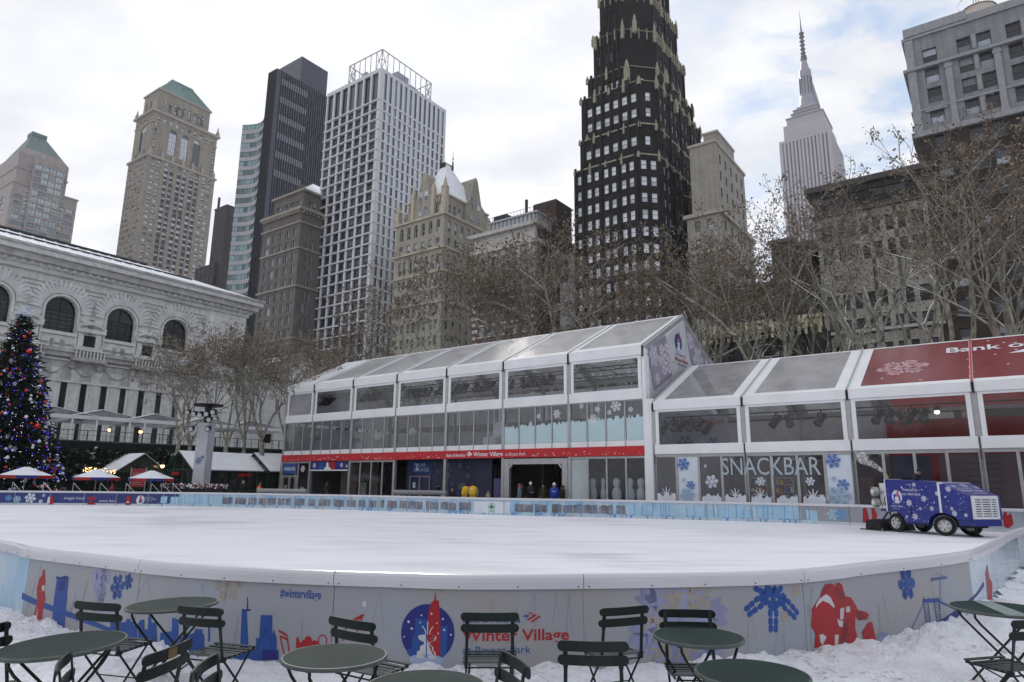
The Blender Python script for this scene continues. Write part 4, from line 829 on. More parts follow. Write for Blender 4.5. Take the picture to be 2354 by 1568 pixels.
def b_annex():
    o = street(1885, 112, 742); z1 = hz(1885, 742, o); L = -lx(1622, 775, o)[0]; B = Bld('low_annex', 'low black shopfront building topped by a bright gilded cornice', 'building', o)
    bk = mat('annex_black', (.018, .016, .016), .6, .2); hh = z1
    B.tier(rect(-L, 0, 0, 8), 0, hh, {0: dict(cols=lambda w: pairs(.4, w-.4, 9, 1.35, .3), rows=[(hh-8.2, hh-4.8), (hh-13, hh-9.6), (hh-18, hh-14.4)], depth=.4)}, [bk])
    g = B.mb('gilded_cornice', [mat('cornice_gold', (.42, .40, .27), .6, .25, 3)]); g.box((-L, -.5, hh-.1), (0, .3, hh+1.0))
    for k in range(19): x = -L+L*k/18; g.box((x-.35, -.75, hh-.6), (x+.35, .2, hh+1.5)); g.box((x-.2, -.6, hh-1.6), (x+.2, -.02, hh-.6))
    B.finish(FR_D, pane_mat('annex_panes', (.03, .032, .035), (.5, .53, .56), .55), cap=60)
b_annex()
# ---- big block at the right ---------------------------------------------------------------------------------------------------
def b_right():
    o0 = street(2078, STREET, 99); z1 = hz(2076, 99, o0); x1 = lx(2354, 13, o0)[0]+6; o = o0+GX*x1; L = x1; Wd = 20
    gs = brick('grey_ashlar', (.24, .245, .26), (.215, .22, .235), (.17, .17, .18), 1, 2.0, .7, .02, var=.12); bk = brick('brown_black_brick', (.045, .035, .03), (.036, .03, .026), (.05, .04, .036), 1, .5, .2, .015, var=.3)
    B = Bld('corner_block', 'large grey stone block above dark brown brick storeys at the right edge', 'building', o); tr = mat('grey_ashlar_trim', (.28, .285, .30), .8, .15)
    zs = hz(2095, 312, o0); f = (z1-zs-2.5)/4; 
    cols = lambda w: [(2.4, 4.4)]+[c for k in range(6) for c in ((7.2+k*6.5, 9.1+k*6.5), (9.9+k*6.5, 11.8+k*6.5))]
    B.tier(rect(-L, 0, 0, Wd), zs, z1, {0: dict(cols=cols, rows=[(zs+f*i+1.3, zs+f*i+4.0 if i < 3 else zs+f*i+3.8) for i in range(4)], depth=.45)}, [gs])
    n = int(zs/4.4); B.tier(rect(-L+.2, 0, .15, Wd), 0, zs, {0: dict(cols=cols, rows=[(zs-4.6*(i+1)+1.2, zs-4.6*(i+1)+3.7) for i in range(n)], depth=.4)}, [bk], name='brick_wall')
    for z, h, d in ((zs-.6, .9, .5), (zs+f*3+.3, .5, .6), (z1, .5, .35), (zs+f*1.06, .3, .2)): B.slab('cornice', rect(-L, 0, 0, Wd), z, h, d, [tr])
    p = B.mb('pilaster', [tr])
    for k in range(7): x = -L+5.7+k*6.5; p.box((x-.45, -.28, zs+.35), (x+.45, 0, zs+f*3+.28)); p.box((x-.6, -.36, zs+f*3-.7), (x+.6, 0, zs+f*3-.2)); p.box((x-.55, -.3, zs+.35), (x+.55, 0, zs+1.0))
    p.box((-L+.0, -.3, zs+.35), (-L+1.2, -.0, z1-.1)); p.box((-L, -.5, z1+.55), (-L+9, 2, z1+2.1))
    for k in range(6):
        for i in range(4): x = -L+9.5+k*6.5; p.box((x-.25, -.14, zs+f*i+1.3), (x+.25, 0, zs+f*i+3.9))
    p.box((-L+1.8, -.3, zs+f*1.0-.2), (-L+5, -.02, zs+f*1.0+.1)); p.box((-L, -.25, z1+.5), (0, .6, z1+1.4))
    # window sills and snow on them
    sl = B.mb('sill', [mat('brown_sill', (.10, .09, .08))])
    for a, b in cols(L):
        for i in range(n): z = zs-4.6*(i+1)+1.2; sl.box((-L+.2+a-.15, -.02, z-.25), (-L+.2+b+.15, .14, z-.02))
    B.finish(FR_B, pane_mat('right_panes', (.03, .035, .045), (.40, .45, .52), .2, ior=1.45), maxpy=900)
    tp = onz(2249, 40, z1+5); c = street(2249, STREET+12, 40); zb = hz(2249, 62, c); zt = hz(2249, 28, c); r = (hit(2285, 40, c, Vector((0, 1, 0)))-hit(2213, 40, c, Vector((0, 1, 0)))).length/2
    t = thing('water_tank', 'pale round water tank with small mast on the roof of the right block', 'tank', (c.x, c.y, zb-4))
    b = MB(); b.tube((0, 0, 2), (0, 0, zt-zb+4), r, r*.97, 28); 
    for k in range(4): b.lathe([(r*1.005, 3+k*2), (r*1.02, 3.1+k*2), (r*1.005, 3.2+k*2)], n=28)
    b.build('barrel', mat('tank_boards', (.52, .45, .40), .8, .12, 1), t); b = MB(); b.lathe([(r*1.05, 0), (r*.6, .9), (.3, 1.3)], (0, 0, zt-zb+4), 28); b.build('lid', mat('tank_lid', (.5, .47, .45)), t)
    b = MB(); 
    for k in range(3): b.tube((k*.5-.5, 0, zt-zb+4.8), (k*.5-.5, 0, zt-zb+8-k*.6), .06)
    b.bar((-.5, 0, zt-zb+7), (.5, 0, zt-zb+7), .08); b.build('aerial', FR_D, t); b = MB()
    for i in range(4): a = rad(45+90*i); b.bar((r*.7*math.cos(a), r*.7*math.sin(a), -8), (r*.7*math.cos(a), r*.7*math.sin(a), 2), .4)
    b.build('stand', FR_D, t)
b_right()
# ---- library --------------------------------------------------------------------------------------------------------------------
def b_library():
    # far right corner at picture x 556..574; wall runs along the GY axis towards and past the left edge
    o, zc = base_at(562, 723, 112); st = brick('white_marble', (.70, .70, .68), (.64, .64, .63), (.52, .52, .51), 1, 1.8, .62, .02, var=.14, bump=.3)
    B = Bld('library_building', 'long white marble library with round-arched windows, deep cornice and snow-covered roof', 'building', o); tr = mat('marble_trim', (.60, .60, .59), .8, .2, 1.0, bump=.3)
    st2 = mat('sooty_marble', (.42, .41, .40), .85, .3, .8, bump=.3)
    # local: wall plane x = 0, y from -LL to 0 (o is its far end)
    def yy(px, py): p = hit(px, py, o, GX); return (p-Vector(o)).dot(GY), p.z
    LL = -yy(-70, 560)[0]; gl = pane_mat('library_glass', (.010, .013, .013), (.03, .036, .036), .5, ior=1.4)
    zl = yy(318, 829)[1]; w = B.mb('wall', [st])   # ledge height
    ar = []
    for (xl, xr, yb) in ((-62, 18, 735), (95, 171, 762), (238, 305, 788), (368, 427, 805)):
        a = yy(xl, yb)[0]; b = yy(xr, yb)[0]; ar.append((a+LL, b+LL))
    za = yy(200, 773)[1]; zt = yy(138, 681)[1]; w0, w1 = [b-a for a, b in ar][1:3]
    B.face(w, (0, -LL), (0, 1), LL, zl, zc, ar, [(za, zt, 'grid')], depth=.6, arch=True, wm=gl)
    # narrow window slots of the stack below
    slots = []
    for (x0, x1) in ((-60, -44), (-8, 8), (43, 60), (90, 106), (137, 153), (184, 199), (231, 246), (276, 290), (319, 333), (360, 373), (400, 412)):
        a = yy(x0, 900)[0]; b = yy(x1, 900)[0]; slots.append((a+LL, b+LL))
    zs1 = yy(190, 855)[1]
    B.face(w, (0, -LL), (0, 1), LL, 0, zl, slots, [(7.0, zs1, 'plain')], depth=.3, wm=gl)
    w.face([(0, 0, 0), (-60, 0, 0), (-60, 0, zc), (0, 0, zc)]); w.face([(0, -LL, 0), (0, -LL, zc), (-60, -LL, zc), (-60, -LL, 0)])
    B.mb('dark_backing', [DARKROOM]).face([(-1.3, -LL, 0), (-1.3, 0, 0), (-1.3, 0, zc), (-1.3, -LL, zc)])  # upright dark sheet standing in for the unlit rooms behind the windows
    # pavilion bay at the right end, a little proud
    c = B.mb('cornice', [tr, st2]); S = lambda z, h, d, mi=0: c.box((-.5, -LL, z), (d, d, z+h), mi)
    ya = yy(468, 760)[0]; wb = B.mb('end_bay', [st]); wb.box((-.5, ya, 0), (.35, .02, zc-.05)); wb.box((-.2, -6, 0), (.2, .35, zc-.08))
    S(zc-.6, .6, .55); S(zc, .5, .9); S(zc+.5, .9, 1.6, 1); S(zc+1.4, .7, 2.1); S(zc+2.1, .35, 2.3, 1)
    for z in (zc-1.7, zc-2.3, zc-2.9): S(z, .25, .25)
    S(zl-.4, .5, 1.1, 1); S(zl-1.0, .6, .8, 1); S(zl-1.5, .25, .35); S(zl-4.1, 2.55, .12, 1); S(zl-4.4, .3, .3); S(za-1.9, .35, .3)
    d = B.mb('dentil', [tr])
    n = int(LL/1.0)
    for k in range(n): y = -LL+LL*(k+.5)/n; d.box((.56, y-.22, zc-.02+.06), (1.2, y+.22, zc+.48))
    # festoons on the frieze
    fs = B.mb('festoon', [st2])
    for k in range(int(LL/4.2)):
        y = -k*4.2-2.5
        for j in range(8): t0, t1 = j/8, (j+1)/8; g = lambda t: (.25, y-1.7+3.4*t, zl-1.9-1.4*(1-(2*t-1)**2)); fs.tube(g(t0), g(t1), .10, n=6)
        fs.ball((.25, y-2.1, zl-2.2), .22, 6)
    # voussoirs round the arches, jamb courses, panels under the sills
    v = B.mb('voussoir', [tr])
    for (a, b) in ar:
        cy = (a+b)/2-LL; r = (b-a)/2; zc_ = zt-r
        for i in range(21):
            t = math.pi*(i+.5)/21; p = Vector((.14, cy-math.cos(t)*(r+.45), zc_+math.sin(t)*(r+.45))); q = Vector((.14, cy-math.cos(t)*(r+2.3), zc_+math.sin(t)*(r+2.3))); v.bar(p, q, .44, .28, up=(1, 0, 0))
        for i in range(22):
            t0, t1 = math.pi*i/22, math.pi*(i+1)/22; g = lambda t: (.12, cy-math.cos(t)*(r+.18), zc_+math.sin(t)*(r+.18)); v.bar(g(t0), g(t1), .3, .35, up=(1, 0, 0))
        for i in range(int((zc_-za)/.62)):
            z = za+i*.62
            for s_ in (-1, 1): v.box((0, cy+s_*(r+1.35)-.95, z+.05), (.22, cy+s_*(r+1.35)+.95, z+.55))
        for s_ in (-1, 1): v.box((0, cy+s_*(r+.18)-.16, za-1.6), (.3, cy+s_*(r+.18)+.16, zc_))
        v.box((0, cy-r-.3, za-.45), (.45, cy+r+.3, za)); v.box((0, cy-r-.2, za-3.4), (.2, cy+r+.2, za-.5)); 
        for s_ in (-.6, 0, .6): v.box((.2, cy+s_*r-.9, za-2.6), (.3, cy+s_*r+.9, za-1.1))
    # pedimented niches with balconies between the arches
    ni = B.mb('niche', [tr, DARKROOM, st2])
    for i in range(3):
        y = ((ar[i][1]+ar[i+1][0])/2)-LL; z = za-3.2
        ni.box((0, y-1.5, z+.2), (.35, y-.8, z+3.6)); ni.box((0, y+.8, z+.2), (.35, y+1.5, z+3.6)); ni.box((0, y-.8, z+.4), (.06, y+.8, z+3.4), 1); ni.box((0, y-1.9, z+3.6), (.7, y+1.9, z+4.1))
        for j in range(8): t0, t1 = math.pi*j/8, math.pi*(j+1)/8; g = lambda t: (.4, y-1.8*math.cos(t), z+4.1+.9*math.sin(t)); ni.bar(g(t0), g(t1), .5, .3, up=(1, 0, 0))
        ni.box((0, y-2.2, z-.6), (1.5, y+2.2, z-.1), 2); ni.box((1.2, y-2.1, z+.9), (1.45, y+2.1, z+1.1))
        for j in range(9): ni.tube((1.32, y-1.8+j*.45, z-.1), (1.32, y-1.8+j*.45, z+.95), .12, .09, 6)
        ni.box((.0, y-2.0, z-1.6), (.5, y-1.4, z-.6), 2); ni.box((.0, y+1.4, z-1.6), (.5, y+2.0, z-.6), 2)
    # pilaster caps between slots
    for k in range(len(slots)-1):
        a, b = slots[k][1]-LL, slots[k+1][0]-LL; ni.box((0, a+.15, zs1-.5), (.2, b-.15, zs1+.2)); ni.box((0, a+.3, 6), (.14, b-.3, zs1-.5))
    # roof: snowy slope with ribs
    rf = B.mb('roof', [SNOWM, FR_D, mat('gutter_lead', (.10, .10, .10))]); zr = zc+2.45; xr = -9; zp = max(zr+1.5, hit(330, 609, Vector(o)+GX*xr, GX).z)
    rf.face([(2.2, -LL, zr), (2.2, .6, zr), (xr, -12, zp), (xr, -LL, zp)]); rf.face([(2.2, .6, zr), (-60, .6, zr), (xr-10, -12, zp), (xr, -12, zp)]); rf.face([(xr, -LL, zp), (xr, -12, zp), (xr-10, -12, zp), (xr-10, -LL, zp)])
    n = int(LL/1.5)
    for k in range(n):
        y = -LL+k*1.5
        if y < -12: rf.bar((2.1, y, zr+.06), (xr, y, zp+.04), .12, .14, 0)
    for f in (.5,): rf.bar((2.2+(xr-2.2)*f, -LL, zr+(zp-zr)*f+.1), (2.2+(xr-2.2)*f, -8, zr+(zp-zr)*f+.1), .22, .25, 1)
    rf.box((xr-.4, -LL, zp-.1), (xr+.5, -13, zp+.25), 1)
    B.finish(mat('library_window_bars', (.02, .022, .02), .5), gl)
    # lower rear wing with small pediment right of the main block
    wx = hit(620, 900, Vector(o)+GX*8, GX)
    q = Vector(o)+GX*(-2); P = Bld('library_wing', 'lower marble wing of the library with a small snowy pediment behind the bare trees', 'building', q)
    W2 = 22; h2 = hz(600, 870, q, 0, 8)
    P.tier(rect(-30, 0, .5, W2), 0, h2, {1: dict(cols=lambda w: even(5, w-2, 3, 1.9), rows=[(8.5, 11.5), (3, 6.5)], arch=False, depth=.6)}, [st])
    P.slab('cornice', rect(-30, 0, .5, W2), h2, .8, .8, [tr]); r = P.mb('pediment', [tr, SNOWM]); r.prism([(4, h2+.8), (W2+.6, h2+.8), ((W2+4)/2, h2+5)], -14, .6, 0, 'x')
    r.face([(.9, 3.6, h2+.95), (-14, 3.6, h2+.95), (-14, (W2+4)/2, h2+5.3), (.9, (W2+4)/2, h2+5.3)], 1); r.face([(.9, W2+1, h2+.95), (.9, (W2+4)/2, h2+5.3), (-14, (W2+4)/2, h2+5.3), (-14, W2+1, h2+.95)], 1)
    P.finish(FR_D, gl)
b_library()
# ================================================================== PAVILIONS
def cr(x, y, ox, oy, sc): return ((ox+x/sc)*.8407, (oy+y/sc)*.8407)
c1 = lambda x, y: cr(x, y, 700, 850, 1.8108)
c2 = lambda x, y: cr(x, y, 1750, 850, 2.242)
c5 = lambda x, y: cr(x, y, 1700, 850, 5.2267)
PVC = mat('white_pvc', (.74, .75, .77), .45, .06, .8, bump=.25, bscale=2.5, spec=.4)
PVG = mat('grey_pvc_seam', (.40, .41, .43), .5, .08)
ALU = mat('aluminium', (.36, .36, .37), .4, .12, 2, metal=.5)
VIN = clear_mat('clear_vinyl', (.84, .85, .86), .0, (.55, .55, .58), .04, .05, 1.4, .8, (1, 1, .3))
MILK = clear_mat('milky_vinyl', (.8, .8, .82), .6, (.66, .65, .67), .1, .25, 1.4, .5)
GLS = clear_mat('shop_glass', (.86, .88, .89), .0, (.6, .62, .64), .02, .012, 1.45, .6)
ROOFV = clear_mat('roof_vinyl', (.95, .95, .96), .40, (.86, .86, .87), .33, .3, 1.6, .5, (1, 1, 1))
ROOFR = clear_mat('roof_vinyl_red', (.9, .2, .2), .78, (.42, .03, .035), .2, .2, 1.6, .45)
RED = mat('banner_red', (.48, .022, .028), .5, .08); NAVY = mat('navy_print', (.02, .025, .17), .5, .1); WHT = mat('print_white', (.72, .73, .76), .6, .05)
BLUE = mat('print_blue', (.022, .07, .27), .5, .12); PALEB = mat('print_pale_blue', (.42, .56, .68), .5, .12); PRED = mat('print_red', (.33, .018, .022), .5, .1)
FROST = mat('frost_film', (.46, .60, .64), .5, .06, .6); FROSTW = mat('frost_film_white', (.62, .68, .76), .5, .06, .6); INK = mat('dark_interior', (.035, .033, .037), .8, .3, .7)
LAMPW = mat('spot_lamp_light', (1, .97, .92), emit=4); LAMPY = mat('warm_bulb', (1, .62, .22), emit=5)
IW_ = mat('interior_wall', (.24, .225, .23), .8, .3, .5); IF_ = mat('interior_floor', (.2, .19, .18), .8, .2); IR_ = mat('interior_red', (.34, .025, .03), .7, .25, .6)
def frame_box(b, x0, x1, z0, z1, y0, y1, w, mi=0):
    b.box((x0, y0, z0), (x0+w, y1, z1), mi); b.box((x1-w, y0, z0), (x1, y1, z1), mi); b.box((x0+w, y0, z0), (x1-w, y1, z0+w), mi); b.box((x0+w, y0, z1-w), (x1-w, y1, z1), mi)
def one(name, fn, mats, parent, **k): b = MB(); fn(b); return b.build(name, mats, parent, **k)
def box_part(name, a, c, m, parent): return one(name, lambda b: b.box(a, c), m, parent)
def spot_head(loc, az, tilt, lit=False):
    "theatre lamp: yoke, barrel, lens; hangs from the truss at loc"
    t = thing('stage_light', 'x', 'stage light', loc, az, 'stage lights hanging from the trusses in the pavilions')
    one('yoke', lambda b: (b.bar((0, 0, 0), (0, 0, -.12), .05), b.bar((-.17, 0, -.12), (.17, 0, -.12), .04), b.bar((-.17, 0, -.12), (-.17, 0, -.38), .04), b.bar((.17, 0, -.12), (.17, 0, -.38), .04)), BLK, t)
    d = Vector((0, -math.cos(tilt), -math.sin(tilt))); c = Vector((0, 0, -.38))
    one('barrel', lambda b: (b.tube(c-d*.3, c+d*.12, .12, .14, 12), b.tube(c+d*.12, c+d*.34, .14, .19, 12, cap=False), b.tube(c-d*.36, c-d*.3, .07, .12, 12)), BLK, t)
    one('lens', lambda b: b.tube(c+d*.2, c+d*.23, .15, .15, 12), LAMPW if lit else mat('lens_glass', (.2, .2, .22), .1, spec=.8), t)
    return t
# ---------------------------------------------------------------- two-storey pavilion
PO = Vector((8.73, 44.0, 0)); PX = [0, -5.75, -11.5, -17.2, -22.85, -28.4, -33.9, -38.1]
EV, RG, PWD = 11.05, 14.6, 14.14
def pv(x, y, plane=0): p = hit(x, y, PO+GY*plane, GY); q = p-PO; return q.dot(GX), p.z
def pavilion():
    T = thing('pavilion', 'two-storey clear-walled event pavilion with white frames and a red banner above the doors', 'pavilion', PO, GA)
    xl = PX[-1]; ry = PWD/2
    # floors and rear
    box_part('ground_floor', (xl, .1, .02), (-.05, PWD, .12), IF_, T); box_part('upper_floor', (xl+.1, .12, 4.0), (-.1, PWD-.1, 4.4), IW_, T)
    one('rear_wall', lambda b: (b.box((xl, PWD-.15, .12), (-.05, PWD-.05, 4.0)), b.box((xl, PWD-.15, 7.3), (-.05, PWD-.05, 7.9))), IW_, T)
    box_part('left_wall', (xl-.02, .3, .12), (xl+.05, PWD, 4.0), IW_, T)
    for i, x in enumerate(PX):
        def col(b):
            w = .22; b.box((x-w/2, -.02, 0), (x+w/2, .2, EV-.1)); b.box((x-w/2, PWD-.2, 0), (x+w/2, PWD, EV-.1))
        one('column', lambda b: b.box((x-.12, -.06, 0), (x+.12, .2, EV-.2)), ALU if i else PVC, T)
        one('rear_column', lambda b: b.box((x-.12, PWD-.2, 0), (x+.12, PWD, EV-.2)), ALU, T)
        one('rafter', lambda b: (b.bar((x, 0, EV-.25), (x, ry, RG-.25), .16, .3), b.bar((x, PWD, EV-.25), (x, ry, RG-.25), .16, .3), b.bar((x, .4, EV-1.9), (x, 2.6, RG-3.1), .1), b.bar((x, 0, EV-.4), (x, PWD, EV-.4), .06)), ALU, T)
    one('milky_backing', lambda b: (b.box((xl+.02, .3, 4.45), (xl+.04, PWD-.2, 7.3)), b.prism([(.3, 7.6), (PWD-.2, 7.6), (PWD-.2, EV-.2), (ry, RG-.35), (.3, EV-.2)], xl+.02, xl+.04, 0, 'x')), MILK, T)  # milky panel added so the left bays look grey instead of black
    # lighting truss rails
    one('lighting_truss', lambda b: [(b.bar((xl+3, y, 10.15), (-.4, y, 10.15), .06), b.bar((xl+3, y, 9.9), (-.4, y, 9.9), .06), [b.bar((xl+3+k*.6, y, 9.9+.25*(k % 2)), (xl+3.6+k*.6, y, 9.9+.25*((k+1) % 2)), .035) for k in range(57)]) for y in (1.6, 5.2)], BLK, T)
    for i in range(7):
        x1, x0 = PX[i]-.02, PX[i+1]+.02
        # roof front and rear
        for side in (0, 1):
            Y = (lambda t: -.1+(ry+.1)*t) if not side else (lambda t: PWD+.1-(ry+.1)*t); Z = lambda t: EV+(RG-EV)*t
            hb = .42
            def rim(b):
                for a, c, t0, t1 in ((x0, x0+hb, 0, 1), (x1-hb, x1, 0, 1), (x0+hb, x1-hb, 0, .085), (x0+hb, x1-hb, .955, 1)):
                    q = [(a, Y(t0), Z(t0)), (c, Y(t0), Z(t0)), (c, Y(t1), Z(t1)), (a, Y(t1), Z(t1))]; b.face(q); b.face([(x_, y_, z_-.05) for x_, y_, z_ in reversed(q)])
                b.bar((x1+.02, Y(0), Z(0)+.04), (x1+.02, Y(1), Z(1)+.04), .07, .06, 1)
            one('roof_border', rim, [PVC, PVG], T)
            def pan(b, mi=0): b.face([(x0+hb, Y(.085), Z(.085)-.01), (x1-hb, Y(.085), Z(.085)-.01), (x1-hb, Y(.955), Z(.955)-.01), (x0+hb, Y(.955), Z(.955)-.01)])
            one('roof_panel', pan, PVC if i == 6 else ROOFV, T)
        # eave valance, vinyl window band, waist band
        one('eave_valance', lambda b: (b.box((x0+.06, -.14, 10.4), (x1-.06, -.07, EV+.01)), b.box((x1-.02, -.2, 10.25), (x1+.06, -.1, 10.98), 1)), [PVC, BLK], T)
        def wf(b):
            frame_box(b, x0+.14, x1-.14, 7.95, 10.45, -.06, -.01, .24); b.box((x0+.06, -.13, 7.46), (x1-.06, -.07, 8.12))
        one('window_frame', wf, PVC, T)
        one('vinyl_window', lambda b: b.box((x0+.38, -.04, 8.12), (x1-.38, -.03, 10.25)), MILK if i == 6 else VIN, T)
        one('rear_window_frame', lambda b: (frame_box(b, x0+.14, x1-.14, 7.6, 10.7, PWD+.01, PWD+.05, .3)), PVC, T)
        one('rear_window', lambda b: (b.box((x0+.1, PWD+.02, 4.4), (x1-.1, PWD+.03, 7.2)), b.box((x0+.4, PWD+.02, 7.9), (x1-.4, PWD+.03, 10.4))), MILK, T)
        # upper glazing
        n = 3 if i == 6 else 4; p = (x1-x0)/n
        for k in range(n):
            a = x0+p*k; one('upper_pane', lambda b: b.box((a+.06, .02, 4.78), (a+p-.06, .03, 7.4)), GLS, T)
        def mul(b):
            for k in range(n+1): a = x0+p*k; b.box((a-.05, -.03, 4.38), (a+.05, .06, 7.46))
            b.box((x0, -.02, 7.38), (x1, .05, 7.46))
        one('mullions', mul, ALU, T); one('parapet_strip', lambda b: b.box((x0, -.015, 4.38), (x1, .015, 4.78)), PVC, T)
    # gable ends
    def gable(b, x, out):
        P = [(0, 0.0), (.5, 0.0), (.5, EV-.5), (ry, RG-.55), (ry, RG), (0, EV)]
        b.prism(P, x, x+.05*out, 0, 'x'); b.prism([(PWD-a, z) for a, z in reversed(P)], x, x+.05*out, 0, 'x')
    one('gable_border', lambda b: gable(b, 0, 1), PVC, T); one('gable_border', lambda b: gable(b, xl, -1), PVC, T)
    one('corner_drape', lambda b: (b.prism([(-.02, 0), (.62, 0), (.62, EV-.75), (-.02, EV-.3)], .06, .10, 0, 'x'), b.box((-.02, -.2, 0), (.68, -.14, 7.4)), b.box((.62, -.18, 0), (.68, .3, 7.0))), PVC, T)
    gf = one('gable_fabric', lambda b: b.face([(.02, .5, 6), (.02, PWD-.5, 6), (.02, PWD-.5, EV-.3), (.02, ry, RG-.5), (.02, .5, EV-.3)]), mat('gable_cloth', (.50, .51, .54), .6, .1, .5), T)
    gf['label'] = 'pale cloth gable with printed badge'
    def gp(x, y): p = hit(*c5(x, y), PO+GX*.05, GX); q = p-PO; return q.dot(GY), p.z
    fn = lambda u, v, l: (.05+l, u, v)
    D = Decal(fn); PUR = mat('mauve_window_print', (.26, .23, .31), .35, .15, .5, spec=.5); PK = mat('mauve_pink', (.34, .24, .30), .4, .2); LV = mat('lavender_print', (.58, .56, .64), .5)
    D.poly([gp(360, 525), gp(465, 1140), gp(720, 930), gp(625, 345)], 5); D.poly([gp(905, 195), gp(1000, 760), gp(1080, 822), gp(1220, 818), gp(1160, 540)], 5); D.poly([gp(1178, 560), gp(1240, 812), gp(1355, 800)], 5)
    D.poly([gp(540, 560), gp(570, 870), gp(700, 860), gp(650, 480)], 6)
    for x, y, r, ro in ((460, 640, .8, 0), (625, 690, 1.25, 15), (515, 970, .45, 10), (1095, 700, 1.1, 5), (980, 420, .8, 20), (1265, 760, .45, 0)): u, v = gp(x, y); D.flake(u, v, r, 7, ro, .22)
    u, v = gp(810, 440); r_ = (gp(810, 325)[1]-gp(810, 555)[1])/2; D.emblem(u, v-.05, r_*1.05)
    a, b = gp(760, 660), gp(940, 700); D.text('Winter Village', a[0], (a[1]+b[1])/2-.32, .33, 2, width=(b[0]-a[0]), bold=True)
    a, b = gp(780, 590), gp(880, 615); D.text('Bank of America', a[0], a[1]-.18, .16, 0, width=b[0]-a[0], bold=True); D.flag(b[0]+.15, a[1]-.2, .3, 2, 1)
    a, b = gp(795, 690), gp(905, 720); D.text('at Bryant Park', a[0], a[1]-.42, .18, 0, width=b[0]-a[0])
    D.build('gable_print', [NAVY, BLUE, PRED, WHT, PALEB, PUR, PK, LV], T)
    # frosted film, drawn on the upper panes of the two right bays
    fn = lambda u, v, l: (u, -.01-l*.3, v)
    F = Decal(fn, lift=.003); RR = random.Random(3)
    for k in range(8):
        a = -11.5+5.75*2/8*k+.08; b = a+5.75*2/8-.16; pts = [(a, 4.8)]; pts.append((b, 4.8)); x = b; top = 6.0+.05*k
        while x > a: pts.append((x, top+RR.uniform(-.16, .16))); x -= RR.uniform(.05, .12)
        pts.append((a, top)); F.poly(pts, 0)
    for x, y, r in ((1490, 510, .33), (1400, 522, .2), (1612, 472, .2), (1690, 487, .22), (1782, 470, .42), (1750, 503, .18), (1855, 488, .2), (1360, 560, .2), (1672, 535, .35)): u, v = pv(*c1(x, y)); F.flake(u, v, r, 1, 10)
    F.build('frosted_film', [FROST, WHT], T)
    # red banner with lettering
    bn = one('banner', lambda b: b.box((xl-.08, -.13, 3.78), (.02, -.05, 4.40)), RED, T)
    fn = lambda u, v, l: (u, -.131-l, v); Bn = Decal(fn)
    def seg(xa, ya, xb, yb): a, b = pv(*c1(xa, ya)), pv(*c1(xb, yb)); return a[0], b[0]
    a, b = seg(947, 735, 1040, 733); Bn.text('Bank of America', a, 3.93, .24, 0, width=b-a, bold=True); a, b = seg(1045, 730, 1075, 725); Bn.flag(a, 3.95, (b-a), 0, 0)
    a, b = seg(1082, 733, 1228, 729); Bn.text('Winter Village', a, 3.93, .32, 0, width=b-a, bold=True); a, b = seg(1240, 728, 1340, 724); Bn.text('at Bryant Park', a, 3.93, .24, 0, width=b-a)
    for k in range(150):
        u = RR.uniform(xl+.3, -.3)
        if not (-17.6 < u < -9.2): Bn.poly(circ(u, 3.86+RR.random()*RR.random()*.45, RR.choice((.02, .03, .045)), n=6), 0, 1)
    Bn.build('banner_print', [WHT], bn)
    # ground floor bays, right to left
    def panes(i, n, skip=(), mat_=GLS, z1=3.66):
        x1, x0 = PX[i]-.02, PX[i+1]+.02; p = (x1-x0)/n
        for k in range(n):
            a = x0+p*k
            if k not in skip: one('ground_pane', lambda b: b.box((a+.06, .02, .1), (a+p-.06, .03, z1)), mat_, T)
        one('ground_mullions', lambda b: ([b.box((x0+p*k-.06, -.04, 0), (x0+p*k+.06, .08, 3.72)) for k in range(n+1)], b.box((x0, -.03, 3.62), (x1, .06, 3.76))), ALU, T)
    panes(0, 4, (0,)); box_part('milky_pane', (PX[1]+.1, .02, .1), (PX[1]+1.4, .03, 3.6), mat('milky_glass', (.42, .46, .48), .2, .2, .5), T)
    panes(5-1, 4); panes(6, 2, (1,))
    def portal(b):
        x1, x0 = PX[1]-.15, PX[2]+.15; b.box((x0, -.06, 0), (x0+.45, .2, 3.7)); b.box((x1-.45, -.06, 0), (x1, .2, 3.7)); b.box((x0+.45, -.06, 3.3), (x1-.45, .2, 3.7)); b.bar((x0+.45, 0, 3.05), (x0+.7, 0, 3.3), .15); b.bar((x1-.45, 0, 3.05), (x1-.7, 0, 3.3), .15)
    one('portal_frame', portal, ALU, T)
    one('timber_posts', lambda b: [(b.box((x-.12, 6, .1), (x+.12, 6.24, 3.9)), b.bar((x, 6.1, 2.7), (x-.9, 6.1, 3.8), .14), b.bar((x, 6.1, 2.7), (x+.9, 6.1, 3.8), .14)) for x in (-6.9, -8.7, -10.5)], INK, T)
    one('ceiling_joists', lambda b: [b.box((xl+.2, .8+k*1.4, 3.75), (-.2, .95+k*1.4, 3.98)) for k in range(9)], INK, T)
    # lounge front, set back: doors, sign, dark glass
    x0 = PX[4]; box_part('lounge_wall', (x0+.1, 1.4, .1), (PX[3]+3.6, 1.5, 3.8), mat('lounge_navy', (.025, .03, .07), .4, .3, 1), T)
    dr = mat('lilac_paint', (.20, .17, .24), .5)
    one('lounge_doors', lambda b: (frame_box(b, x0+.55, x0+2.9, .1, 2.5, 1.28, 1.38, .12), b.box((x0+1.65, 1.28, .1), (x0+1.8, 1.38, 2.45)), b.box((x0+.7, 1.3, .1), (x0+1.65, 1.36, .6)), b.box((x0+1.8, 1.3, .1), (x0+2.8, 1.36, .6)), b.bar((x0+1.55, 1.22, 1), (x0+1.55, 1.22, 1.5), .03), b.bar((x0+1.9, 1.22, 1), (x0+1.9, 1.22, 1.5), .03)), dr, T)
